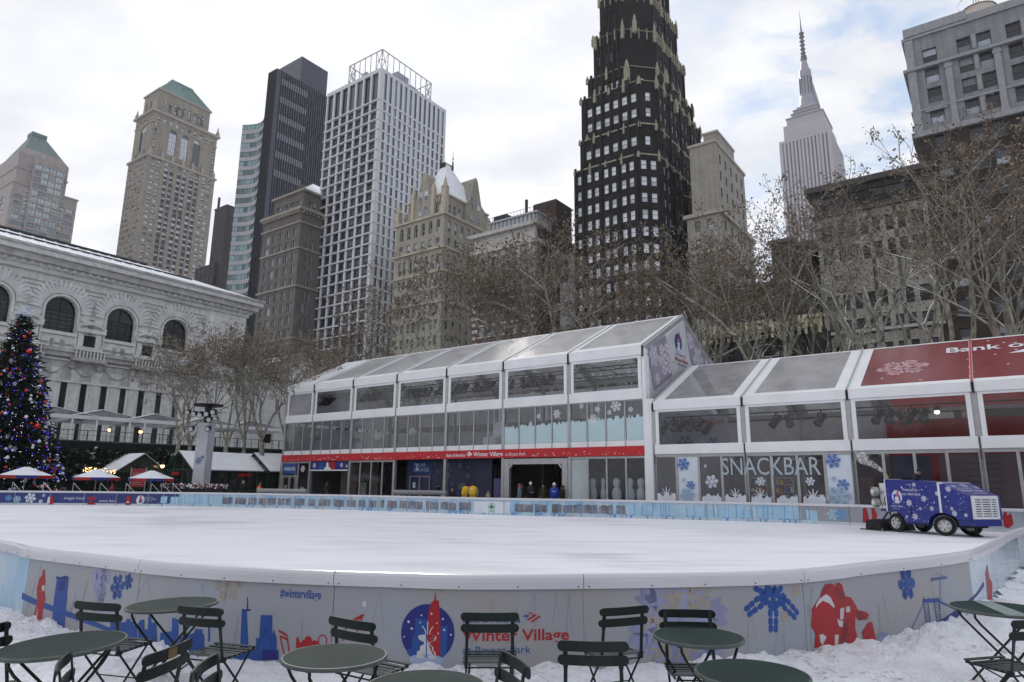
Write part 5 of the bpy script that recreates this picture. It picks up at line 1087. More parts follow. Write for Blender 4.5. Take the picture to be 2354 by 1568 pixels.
    Lg = Decal(lambda u, v, l: (u, 1.38-l, v)); Lg.poly([(x0+.4, 2.62), (x0+3.1, 2.62), (x0+3.1, 3.75), (x0+.4, 3.75)], 2)
    Lg.text('P', x0+.95, 3.25, .3, 0); Lg.poly(circ(x0+1.32, 3.38, .15, n=12), 0); Lg.poly(circ(x0+1.32, 3.05, .2, n=12), 0); Lg.text('LAR', x0+1.55, 3.25, .3, 0); Lg.text('L', x0+.95, 2.85, .3, 0); Lg.text('UNGE', x0+1.55, 2.85, .3, 0)
    for k in range(26): Lg.flake(x0+3.3+RR.random()*3.6, .9+RR.random()*2.6, RR.choice((.07, .12, .25)), 1, RR.random()*60)
    Lg.poly([(x0+.9, 1.5), (x0+1.2, 1.5), (x0+1.2, 1.95), (x0+.9, 1.95)], 0)
    Lg.build('lounge_print', [PALEB, mat('faint_flake', (.16, .20, .26), .5), mat('sign_navy', (.02, .04, .16), .5)], T)
    # doorway with printed header (bay 6)
    x1, x0 = PX[5]-.2, PX[6]+.15
    one('door_header', lambda b: (b.box((x0, -.04, 2.98), (x1, .02, 3.72)), b.box((x0, -.08, 2.9), (x1, -.04, 3.0), 1)), [NAVY, PVC], T)
    Hd = Decal(lambda u, v, l: (u, -.042-l, v)); Hd.flake(x0+.5, 3.4, .25, 0); Hd.poly([(x0+1.2, 3), (x0+1.9, 3), (x0+1.9, 3.7), (x0+1.2, 3.7)], 1); Hd.poly([(x0+2.5, 3.01), (x0+3.4, 3.01), (x0+3.4, 3.71), (x0+2.5, 3.71)], 2)
    Hd.poly([(x0+1.9, 3.02), (x0+2.9, 3.02), (x0+2.75, 3.2), (x0+2.55, 3.25), (x0+2.5, 3.6), (x0+2.3, 3.68), (x0+2.2, 3.6), (x0+2.2, 3.25), (x0+2.0, 3.2)], 0); Hd.flake(x0+4.3, 3.4, .22, 0); Hd.flake(x0+5, 3.3, .16, 0); Hd.build('header_print', [WHT, BLUE, PRED], T)
    one('room_walls', lambda b: (b.box((x0, 3.6, .1), (x1, 3.7, 3.7), 0), b.box((x0+2.4, 3.5, .1), (x0+2.5, 3.6, 2.9), 1), b.box((x0+2.5, 3.52, .1), (x0+4.2, 3.58, 2.3), 1), b.box((x0+2.9, 3.45, .5), (x0+3.8, 3.5, 1.9), 2)), [mat('beige_wall', (.22, .18, .15), .8, .1), INK, mat('poster_paper', (.42, .45, .40), .8)], T)
    # left end: sign, door
    x1, x0 = PX[6]-.15, PX[7]+.1
    one('entry_door', lambda b: (frame_box(b, x0, x0+2.3, .1, 2.5, -.03, .05, .1), b.box((x0+1.1, -.03, .2), (x0+1.2, .05, 2.4)), b.box((x0+2.3, -.03, 0), (x0+2.45, .05, 3.7)), frame_box(b, x0+.12, x0+1.08, .2, 2.38, -.02, .04, .08), frame_box(b, x0+1.22, x0+2.18, .2, 2.38, -.02, .04, .08), b.box((x0+.45, -.035, 1.1), (x0+.85, -.025, 1.6))), ALU, T)
    sg = thing('wall_sign', 'small blue OVERLOOK sign with ragged edges beside the left end door', 'sign', PO+GX*(x0+1.2)-GY*.06+Vector((0, 0, 3.1)), GA)
    Sg = Decal(lambda u, v, l: (u, -l, v), lift=.03); Sg.poly([(-.95, -.45), (-.6, -.52), (-.2, -.46), (.3, -.5), (.9, -.42), (1.0, -.1), (.92, .3), (1.0, .5), (.5, .53), (-.1, .5), (-.7, .55), (-1.0, .45), (-.95, .1)], 0); Sg.text('OVERLOOK', -.85, -.14, .3, 1, width=1.7, bold=True); Sg.build('board', [BLUE, WHT], sg); box_part('back', (-.9, -.025, -.4), (.9, 0, .45), NAVY, sg)
    Fk = Decal(lambda u, v, l: (u, -.03-l, v)); Fk.flake(x0+3.1, 3.1, .35, 0); Fk.flake(x0+3.2, 1.0, .5, 1); Fk.build('pane_print', [WHT, PALEB], T)
    # white figures of rounded jars behind the right ground panes
    vase = None
    for k, x in enumerate((1667, 1720, 1787, 1853, 1908)):
        lab = ['leftmost', 'second from the left', 'middle one', 'fourth from the left', 'rightmost'][k]
        u = pv(*c1(x, 880), plane=.9)[0]; s = .6 if k == 1 else 1
        t = thing('white_vase', 'tall white snowman-shaped figure in the ground floor window, %s of the five' % lab, 'figure', PO+GX*u+GY*.9+Vector((0, 0, .12)), GA, 'white figures in the ground floor window')
        one('body', lambda b: b.lathe([(.001, 0), (.22*s, .02), (.26*s, .5), (.34*s, 1.1), (.30*s, 1.45), (.15*s, 1.62), (.24*s, 1.8), (.25*s, 2.05), (.14*s, 2.2), (.001, 2.24)], n=14), mat('white_plaster', (.62, .64, .68), .6), t, smooth=True)
    # white counters and paper lanterns on the upper floor
    for x, y, w, h, lab in ((1168, 648, 1.4, 1.1, 'long white counter behind the upper glass, left of the frosted panes'), (1198, 560, .7, 2.2, 'tall white cabinet behind the upper glass, left of the frosted panes')):
        u = pv(*c1(x, y), plane=1.5)[0]; t = box_part('counter', (-w/2*1.3, 0, 0), (w/2*1.3, .6, h), mat('white_board', (.6, .62, .64), .5), None); t.location = PO+GX*u+GY*1.5+Vector((0, 0, 4.4)); t.rotation_euler = (0, 0, GA); tag(t, lab, 'counter')
    for k, (x, y, r) in enumerate(((292, 612, .62), (603, 625, .42), (775, 600, .38))):
        d = ray(*c1(x, y)); u, z = pv(*c1(x, y), plane=2.2)
        t = thing('paper_lantern', ['large round white paper lantern in the left end of the upper floor', 'small round paper lantern behind the fifth upper bay', 'dim round paper lantern farthest right of the three'][k], 'lantern', PO+GX*u+GY*2.2+Vector((0, 0, z)), 0, 'paper lanterns on the upper floor')
        one('shade', lambda b: b.ball((0, 0, 0), r, 14), mat('lantern_paper', (.62, .58, .50), .7), t, smooth=True); one('cord', lambda b: b.bar((0, 0, r), (0, 0, 10.0-z), .02), BLK, t)
    # stage lights
    names = []
    hd = None; k = 0
    for i, (x, y, lit) in enumerate([(330, 440, 0), (345, 436, 0), (360, 438, 0), (376, 430, 0), (512, 412, 0), (530, 408, 0), (548, 412, 0), (575, 408, 0), (592, 402, 0), (608, 404, 0),
        (765, 382, 0), (778, 388, 0), (790, 395, 1), (806, 384, 0), (822, 398, 0), (835, 392, 0), (862, 372, 0), (906, 382, 0), (925, 378, 0), (975, 350, 0), (990, 352, 0), (1005, 348, 0), (1022, 358, 0), (1040, 344, 0), (1090, 358, 0), (1105, 362, 0), (1136, 340, 0), (1150, 342, 0), (1163, 350, 1),
        (1265, 322, 0), (1325, 312, 0), (1358, 312, 0), (1370, 308, 0), (1383, 306, 0), (1414, 305, 0), (1450, 308, 0), (1465, 302, 0), (1258, 345, 1)]):
        u, z = pv(*c1(x, y), plane=1.6); az = GA+R.uniform(-.9, .9); tl = R.uniform(.3, 1.1)
        bay = sum(1 for q in PX[1:] if u < q); ordn = ['right end', 'second from the right', 'third from the right', 'middle', 'fifth from the right', 'sixth from the right', 'left end'][min(bay, 6)]
        if hd is None or lit: o = spot_head((0, 0, 0), 0, .7, lit)
        else: o = copy_tree(hd)
        if hd is None and not lit: hd = o
        o.scale = (1.35,)*3; o.location = PO+GX*u+GY*1.6+Vector((0, 0, min(10.1, z+.38))); o.rotation_euler = (0, 0, az)
        o['label'] = ('glowing stage light in the %s upper bay of the tall pavilion' if lit else 'black stage light in the %s upper bay of the tall pavilion') % ordn
    return hd
SPOT = pavilion()
# ---------------------------------------------------------------- snack bar wing
SO = Vector((9.06, 43.5, 0)); SN = 6; SB = 5.71; SEV, SRG, SRY = 7.12, 10.55, 7.0
def sv(x, y, plane=0): p = hit(x, y, SO+GY*plane, GY); q = p-SO; return q.dot(GX), p.z
SNV = Vector((0, -(SRG-SEV), SRY)).normalized()
def rv(x, y):
    "point on the wing's front roof slope: (along, up-slope)"
    n = GY*(-(SRG-SEV))+Vector((0, 0, SRY)); n.normalize(); o = SO+Vector((0, 0, SEV)); d = ray(x, y); c = Vector((0, 0, EYE)); t = (o-c).dot(n)/d.dot(n); p = c+d*t-o
    return p.dot(GX), math.hypot(p.dot(GY), p.z)
def wing():
    T = thing('snack_bar_wing', 'lower clear-walled snack bar wing with white frames and red printed roof panels', 'pavilion', SO, GA)
    X = [.12+SB*i for i in range(SN+1)]; xe = X[-1]; W2 = SRY*2; RR = random.Random(5)
    box_part('ground_floor', (.1, .1, .02), (xe, W2, .12), IF_, T); box_part('rear_wall', (.1, W2-.1, .12), (xe, W2, 3.9), IW_, T); box_part('rear_window', (.1, W2-.1, 4.2), (11.5, W2-.05, 6.9), MILK, T)
    box_part('party_wall', (.06, .3, .1), (.1, W2, 6.9), mat('white_liner', (.34, .34, .38), .7, .2, .5), T)
    box_part('red_liner', (11.6, W2-.6, .2), (xe, W2-.5, 6.5), IR_, T)
    for i, x in enumerate(X):
        one('column', lambda b: (b.box((x-.12, -.05, 0), (x+.12, .2, SEV-.15)), b.box((x-.02, -.08, 3.3), (x+.02, -.05, 4.4), 1)), [ALU, FR_D], T); one('rafter', lambda b: (b.bar((x, 0, SEV-.25), (x, SRY, SRG-.25), .14, .26), b.bar((x, W2, SEV-.25), (x, SRY, SRG-.25), .14, .26), b.box((x-.1, W2-.2, 0), (x+.1, W2, SEV)), b.bar((x, .3, SEV-1.8), (x, 2.2, SEV+.8), .09)), ALU, T)
    one('lighting_truss', lambda b: (b.bar((.3, 1.4, 6.25), (xe, 1.4, 6.25), .07), b.bar((.3, 4.2, 6.1), (xe, 4.2, 6.1), .06)), BLK, T)
    for i in range(SN):
        x0, x1 = X[i]+.02, X[i+1]-.02; redp = i >= 2
        for side in (0, 1):
            Y = (lambda t: -.1+(SRY+.1)*t) if not side else (lambda t: W2+.1-(SRY+.1)*t); Z = lambda t: SEV+(SRG-SEV)*t; h0 = .05 if i > 2 else .62; h1 = .05 if redp else .62
            def rim(b):
                for a, c, t0, t1 in ((x0, x0+h0, 0, 1), (x1-h1, x1, 0, 1), (x0+h0, x1-h1, 0, .06), (x0+h0, x1-h1, .975, 1)):
                    q = [(a, Y(t0), Z(t0)), (c, Y(t0), Z(t0)), (c, Y(t1), Z(t1)), (a, Y(t1), Z(t1))]; b.face(q); b.face([(x_, y_, z_-.05) for x_, y_, z_ in reversed(q)])
                b.bar((x0-.02, Y(0), Z(0)+.04), (x0-.02, Y(1), Z(1)+.04), .08, .07, 1)
            one('roof_border', rim, [PVC, RED if i > 2 else PVG], T)
            one('roof_panel', lambda b: b.face([(x0+h0, Y(.06), Z(.06)-.01), (x1-h1, Y(.06), Z(.06)-.01), (x1-h1, Y(.975), Z(.975)-.01), (x0+h0, Y(.975), Z(.975)-.01)]), ROOFR if redp else clear_mat('wing_roof_vinyl', (.93, .93, .95), .42, (.80, .80, .82), .25, .3, 1.6, .5), T)
        one('eave_valance', lambda b: (b.box((x0+.05, -.15, 6.62), (x1-.05, -.08, SEV+.01)), b.box((x0-.06, -.2, 6.55), (x0+.02, -.1, SEV-.05), 1)), [PVC, BLK], T)
        one('window_frame', lambda b: (frame_box(b, x0+.12, x1-.12, 4.2, 6.7, -.07, -.01, .22), b.box((x0+.04, -.14, 3.83), (x1-.04, -.08, 4.42))), PVC, T)
        one('vinyl_window', lambda b: b.box((x0+.34, -.045, 4.42), (x1-.34, -.035, 6.48)), VIN, T)
        p = (x1-x0)/4
        for k in range(4):
            a = x0+p*k; op = (i, k) in ((0, 1), (1, 3))
            if op: box_part('printed_pane', (a+.06, .0, .1), (a+p-.06, .03, 3.66), FROSTW, T)
            else: one('ground_pane', lambda b: b.box((a+.06, .02, .1), (a+p-.06, .03, 3.66)), GLS, T)
        one('ground_mullions', lambda b: ([b.box((x0+p*k-.07, -.05, 0), (x0+p*k+.07, .08, 3.76)) for k in range(5)], b.box((x0, -.04, 3.64), (x1, .06, 3.83))), ALU, T)
    # print on the ground glass
    F = Decal(lambda u, v, l: (u, -.06-l, v), lift=0); f2 = lambda x, y: sv(*c2(x, y), plane=-.06)
    a, b = f2(500, 1005), f2(1110, 1000); F.text('SNACKBAR', a[0], a[1], 1.02, 0, width=b[0]-a[0])
    for x, y, r, m in ((265, 940, .42, 1), (1183, 920, .42, 1), (310, 1070, .3, 1), (1245, 1067, .34, 1), (290, 1130, .5, 2), (1220, 1140, .65, 2), (440, 1047, .42, 3), (740, 1045, .28, 3), (1043, 1045, .26, 3), (400, 952, .1, 3), (1188, 1030, .16, 2), (267, 1037, .13, 2)): u, v = f2(x, y); F.flake(u, v, r, m, 8, .2)
    for i in range(2):
        for k in range(4):
            if (i, k) in ((0, 1), (1, 3)): continue
            a = X[i]+SB/4*k+.1; e = a+SB/4-.2; pts = [(a, .2), (e, .2)]; x = e
            while x > a: pts.append((x, 1.35+RR.uniform(-.12, .14))); x -= RR.uniform(.06, .14)
            F.poly(pts, 3)
            if k in (0, 3) or (i, k) == (1, 2):
                u = (a+e)/2
                for ang in (0, 35, -35, 65, -65): F.poly([(u-.05, 1.3), (u+.05, 1.3), (u+.42*math.sin(rad(ang))+.02, 1.3+.5*math.cos(rad(ang))), (u+.42*math.sin(rad(ang))-.02, 1.3+.5*math.cos(rad(ang)))], 3)
    a, b = f2(1312, 915), f2(1460, 905); 
    F.build('glass_print', [mat('frosted_letter', (.38, .45, .50), .5), mat('flake_blue', (.12, .22, .52), .5), mat('flake_pale', (.38, .52, .68), .5), mat('flake_white', (.66, .70, .78), .5)], T)
    # roof lettering and flakes, only the first letters and part of a mark reach into the picture
    n = SNV; Rf = Decal(lambda u, v, l: (u, v*SRY/math.hypot(SRY, SRG-SEV)+n.y*l, SEV+v*(SRG-SEV)/math.hypot(SRY, SRG-SEV)+n.z*l), lift=.03)
    a, b = rv(*c2(1868, 262)), rv(*c2(2318, 215)); h = rv(*c2(1880, 228))[1]-a[1]
    Rf.text('Bank of America', a[0], a[1], abs(h)*.9, 0, width=(b[0]-a[0])*2.6, bold=True)
    u, v = rv(*c2(2260, 262)); Rf.poly([(u, v), (u+1.2, v-.05), (u+2.4, v+1.0), (u+1.4, v+1.0)], 0); Rf.poly([(u+1.6, v), (u+2.8, v), (u+3.9, v+1.0), (u+2.8, v+1.0)], 0)
    u, v = rv(*c2(1610, 350)); Rf.flake(u, v, 1.35, 1, 10, .25); 
    for k in range(46): Rf.poly(circ(RR.uniform(12, 33), RR.uniform(.6, 7.2), RR.choice((.05, .07)), n=7), 0, 1)
    Rf.build('roof_print', [mat('roof_letter_white', (.66, .66, .70), .6), mat('roof_flake_pink', (.50, .30, .33), .7, .2)], T)
    # interior: hanging badge banner, shelves, cups, dark boards, red furniture
    def at(x, y, d): u, z = sv(*c2(x, y), plane=d); return SO+GX*u+GY*d+Vector((0, 0, z))
    t = thing('hanging_banner', 'white hanging banner with round badge inside the first wing bay', 'banner', at(300, 690, 3.0), GA); t.location.z = 4.5
    box_part('cloth', (-2.2, 0, -.4), (2.6, .03, 2.0), mat('banner_cloth', (.30, .29, .35), .7, .15, .6), t)
    G = Decal(lambda u, v, l: (u, -l, v)); G.emblem(-1.3, 1.5, .5); G.text('Winter Village', -.6, 1.35, .4, 2, width=3.0, bold=True); G.flake(-.3, .2, .6, 1); G.flake(1.6, .1, .45, 1); G.build('print', [NAVY, BLUE, PRED, WHT, PALEB], t)
    for j, (xa, xb) in enumerate(((675, 780), (825, 945))):
        p0, p1 = at(xa, 1100, 1.2), at(xb, 1100, 1.2); w = (p1-p0).length
        t = thing('shelf_unit', 'open shelf of cups and treats behind the snack bar glass, %s one' % ('left' if j == 0 else 'right'), 'shelf', (p0.x, p0.y, .12), GA, 'shelves behind the snack bar glass')
        one('rack', lambda b: (frame_box(b, 0, w, .1, 2.3, 0, .3, .05), [b.box((.05, 0, .55+k*.45), (w-.05, .3, .58+k*.45)) for k in range(4)]), ALU, t)
        for r in range(3):
            for q in range(4):
                x = (q+.5)*w/4; z = 1.03+r*.45; m = mat(*[('cup_pink', (.6, .42, .42)), ('box_red', (.45, .05, .05)), ('cup_white', (.62, .6, .6)), ('box_yellow', (.5, .42, .08)), ('box_blue', (.05, .08, .35))][(r*2+q*3+j) % 5])
                nm = 'cup' if (r+q) % 2 == 0 else 'snack_box'; c = SO  # stands on the shelf: its own thing
                loc = t.location+GX*x+GY*.15+Vector((0, 0, z)); b = MB()
                if nm == 'cup': b.lathe([(.001, 0), (.08, 0), (.11, .28), (.001, .29)], n=8)
                else: b.box((-.1, -.06, 0), (.1, .06, .2)); 
                tag(b.build(nm, m, None, loc, GA), ('small cup on shelf row %s of the %s snack shelf' if nm == 'cup' else 'small bright box on shelf row %s of the %s snack shelf') % (['one', 'two', 'three'][r], ['left', 'right'][j]), nm.replace('_', ' '), 'goods on the snack bar shelves')
    box_part('hall_partition', (11.7, 5, .1), (13.5, 5.1, 3.7), mat('brown_partition', (.10, .06, .05), .7), T); box_part('menu_board', (13.1, 2.5, .6), (14.9, 2.6, 3.6), mat('menu_navy', (.02, .035, .09), .4), T)
    box_part('print_wall', (15.2, 3.2, .4), (22.5, 3.3, 3.7), mat('mauve_wall', (.16, .12, .14), .6, .2), T)
    Wp = Decal(lambda u, v, l: (u, 3.2-l, v)); Wp.poly([(19.2, 1.9), (22.3, 1.9), (22.3, 3.5), (19.2, 3.5)], 1); Wp.text('EXIT', 20.0, 2.6, .42, 0, width=1.9)
    for k in range(5): Wp.line((16.4, 3.2-k*.32), (17.9, 3.2-k*.32), .05, 2)
    for k in range(8): Wp.flake(19.5+(k*.37) % 2.8, 2.1+(k*.53) % 1.3, .22, 2, k*13)
    Wp.build('wall_print', [FR_D, mat('pale_sign', (.30, .30, .33), .6), mat('navy_sign', (.05, .07, .16), .6)], T)
    Ck = Decal(lambda u, v, l: (u, 4.98-l, v)); a = sv(*c2(1312, 905), plane=5)[0]; b_ = sv(*c2(1460, 900), plane=5)[0]; box_part('check_board', (a-.4, 5.0-.03, 2.5), (b_+.6, 4.99, 3.7), mat('board_pale', (.16, .14, .17), .6), T); Ck.text('CHECK', a, 3.15, .42, 0, width=b_-a, bold=True); Ck.build('check_print', [NAVY], T)
    fl = thing('ring_bulbs', 'string of small warm bulbs hanging inside the right wing', 'string lights', SO+GX*20.5+GY*2.2+Vector((0, 0, 2.35)), GA)
    b = MB(); [b.ball((.22*k*1.4-1.8, .1*math.sin(k*1.7), .12*math.sin(k*2.1)), .03, 6) for k in range(16)]; tag(b.build('bulbs', LAMPY, fl), kind='stuff'); one('cable', lambda b: [b.bar((.308*k-1.8, .1*math.sin(k*1.7), .12*math.sin(k*2.1)+.03), (.308*(k+1)-1.8, .1*math.sin((k+1)*1.7), .12*math.sin((k+1)*2.1)+.03), .012) for k in range(15)], BLK, fl)
    for i, (x, y, lit) in enumerate([(152, 705, 0), (212, 690, 0), (262, 690, 0), (316, 685, 0), (367, 685, 0), (418, 705, 0), (830, 595, 0), (908, 592, 0), (1104, 575, 0), (1458, 610, 0), (1530, 612, 0), (1600, 640, 0), (1665, 605, 0), (1740, 602, 0), (1812, 550, 1)]):
        u, z = sv(*c2(x, y), plane=1.4); o = copy_tree(SPOT) if not lit else spot_head((0, 0, 0), 0, .6, True)
        o.scale = (1.3 if not lit else .8,)*3; o.location = SO+GX*u+GY*1.4+Vector((0, 0, min(6.22, z+.38))); o.rotation_euler = (0, 0, GA+R.uniform(-.7, .7))
        o['label'] = 'bright glowing stage light below the red wing roof' if lit else 'black stage light on the rail in the %s bay of the snack bar wing' % ['first', 'second', 'third'][min(2, int(u//SB))]
wing()
# ================================================================== RINK, SNOW, GROUND
from mathutils import noise
BT = 1.04          # height of the fence
NEAR = [(0, 1241), (70, 1257), (212, 1273), (375, 1291), (588, 1304.5), (888, 1315), (1177, 1320), (1339, 1320), (1765, 1311.5), (1848, 1305), (2015, 1289.5), (2190, 1271), (2265, 1253), (2354, 1212)]
CP = [tuple(onz(x, y, BT))[:2] for x, y in NEAR if (x, y) not in ((1848, 1305), (1339, 1320))]
CP += [(x*.956, y*.956) for x, y in [(17.3, 21.4), (21.6, 25.6), (24.9, 28.9), (25.5, 30.1), (24.9, 31.4), (22.6, 33.3), (17.2, 38.3), (8.9, 42.5), (-1.1, 45.6), (-8.4, 49.4), (-17, 53.3), (-27.8, 55.4), (-39.5, 54.6), (-46.5, 50), (-48.5, 44), (-45, 38.5), (-37, 32), (-25, 23.2), (-13, 14.6)]]
def spline(P, step):
    n = len(P); out = []
    for i in range(n):
        p0, p1, p2, p3 = [Vector(P[(i+k) % n]) for k in (-1, 0, 1, 2)]; L = (p2-p1).length; m = max(2, int(L/step))
        for j in range(m):
            t = j/m; out.append(.5*((2*p1)+(p2-p0)*t+(2*p0-5*p1+4*p2-p3)*t*t+(3*p1-p0-3*p2+p3)*t**3))
    return out
LOOP = spline(CP, .12); LOOP.append(LOOP[0].copy()); ARC = [0]
for i in range(1, len(LOOP)): ARC.append(ARC[-1]+(LOOP[i]-LOOP[i-1]).length)
TOT = ARC[-1]
import bisect
def bseg(s): s %= TOT; i = min(len(ARC)-2, max(0, bisect.bisect_right(ARC, s)-1)); return i, (s-ARC[i])/max(1e-6, ARC[i+1]-ARC[i])
def bnorm(i):
    a, b = LOOP[(i-1) % (len(LOOP)-1)], LOOP[(i+1) % (len(LOOP)-1)]; d = (b-a).normalized(); return Vector((d.y, -d.x))
def BP(s, z, out=0):
    i, t = bseg(s); p = LOOP[i].lerp(LOOP[i+1], t); n = bnorm(i).lerp(bnorm((i+1) % (len(LOOP)-1)), t); p = p+n*out; return Vector((p.x, p.y, z))
def pb(px, py, far=False, near_lim=25):
    "picture pixel -> (s, z) on the board"
    d = ray(px, py); best = None
    for i in range(len(LOOP)-1):
        a, b = LOOP[i], LOOP[i+1]; e = b-a; den = d.x*e.y-d.y*e.x
        if abs(den) < 1e-9: continue
        k = (a.x*e.y-a.y*e.x)/den; u = (a.x*d.y-a.y*d.x)/den
        if k > 0 and -1e-6 <= u <= 1+1e-6:
            y = k*d.y
            if (y > near_lim) == far and (best is None or (k < best[0]) != far): best = (k, ARC[i]+u*(ARC[i+1]-ARC[i]), EYE+k*d.z)
    return (best[1], best[2]) if best else (0, 0)
def PRN(name, c, c2, sc, st=(1, 1, 1), rough=.35): return mat(name, c, rough, col2=c2, mask=(.35, .68), scale=sc, stretch=st, spec=.45)
BEIGE = PRN('frosted_board_beige', (.30, .27, .255), (.28, .32, .39), .5); BEIGE2 = PRN('frosted_board_blue', (.30, .34, .40), (.42, .47, .52), .9)
ICEB = PRN('frosted_board_ice', (.46, .55, .62), (.20, .42, .62), 1.6, (1, 1, .6)); NAVYB = mat('navy_board', (.02, .03, .15), .35, .25, 1.2, spec=.5)
CAPM = mat('white_cap_rail', (.56, .56, .60), .28, .05, .6, spec=.6, bump=.05); SCREW = mat('screw_dark', (.06, .06, .07), .4)
SEMI = clear_mat('clear_board_right', (.80, .86, .92), .34, (.52, .62, .72), .05, .3, 1.5, .9)
sx = lambda px, py=1400, far=False: pb(px, py, far)[0]
J = [sx(-150, 1330)] if False else []
s62, s766, s1341, s1849, s2200 = sx(62, 1330), sx(766, 1400), sx(1341, 1400), sx(1849, 1400), sx(2232, 1330)
F = lambda px: pb(px, 1150, True)[0]
f370, f1880 = F(371), F(1882); sA = F(1)
JO = sorted({s62-2.1, s62, (s62+s766)/2, s766, s1341, s1849, s2200, s2200+2.2})
u = s2200+4.4
while u < TOT-6.5: JO.append(u); u += 2.44
JO = [s for s in JO if s < TOT-1]; 
def rink():
    T = thing('rink_board_fence', 'curved waist-high ice rink fence of printed panels under a white cap rail', 'rink fence', (0, 0, 0))
    js = JO+[JO[0]+TOT]
    for k in range(len(js)-1):
        a, b = js[k]+.004, js[k+1]-.004; c = (a+b)/2 % TOT; n = max(2, int((b-a)/.12)); S = [a+(b-a)*i/n for i in range(n+1)]
        near = BP(c, 0).y < 20 and BP(c, 0).x < 20
        if f370-.3 > c > f1880: m = ICEB
        elif f1880 >= c > s2200+6: m = BEIGE if f1880-4 < c else BEIGE2
        elif c >= f370-.3 and c < sA+12: m = NAVYB
        elif near and c > s2200-.3 and c < s2200+8: m = SEMI
        elif near and (c < s62 or c > TOT-20): m = ICEB
        elif near: m = BEIGE
        else: m = ICEB
        bm = MB()
        for i in range(n):
            p, q = S[i], S[i+1]; bm.face([BP(p, -.02), BP(q, -.02), BP(q, BT-.13), BP(p, BT-.13)]); bm.face([BP(q, -.02, -.04), BP(p, -.02, -.04), BP(p, BT-.13, -.04), BP(q, BT-.13, -.04)])
        for s_ in (a, b): bm.face([BP(s_, -.02, -.04), BP(s_, -.02), BP(s_, BT-.13), BP(s_, BT-.13, -.04)])
        bm.build('board_panel', m, T)
        # rounded cap rail piece
        prof = [(.028, .862), (.032, .93), (.028, .965), (.012, .99), (-.02, 1.0), (-.055, .99), (-.075, .965), (-.08, .92), (-.08, .862)]; cm = MB()
        for i in range(n):
            for j in range(len(prof)-1): (o0, z0), (o1, z1) = prof[j], prof[j+1]; z0 += BT-1; z1 += BT-1; cm.face([BP(S[i], z0, o0), BP(S[i+1], z0, o0), BP(S[i+1], z1, o1), BP(S[i], z1, o1)])
        for s_ in (a, b): cm.face([BP(s_, z+BT-1, o) for o, z in prof])
        cap = cm.build('cap_rail', CAPM, T, smooth=True)
        if near:
            sc = MB()
            for s_ in [a+.05, b-.05]+[a+.12+(b-a-.2)*t for t in (.25, .5, .75)]: sc.tube(BP(s_, BT-.115, .028), BP(s_, BT-.115, .0345), .007, n=8)
            if sc.v: tag(sc.build('screws', SCREW, cap), kind='stuff')
        pm = MB(); pm.bar(BP(a, 0, -.06), BP(a, BT-.14, -.06), .03); 
        if not near: pm.build('post', ALU, T)
    # kick strip on the ice side
    km = MB(); n = int(TOT/.3)
    for i in range(n): p, q = TOT*i/n, TOT*(i+1)/n; km.face([BP(q, 0, -.05), BP(p, 0, -.05), BP(p, .14, -.05), BP(q, .14, -.05)]); km.face([BP(q, .14, -.05), BP(p, .14, -.05), BP(p, .14, -.041), BP(q, .14, -.041)])
    km.build('kick_strip', mat('kick_white', (.5, .54, .58), .5), T)
    return T
RF = rink()
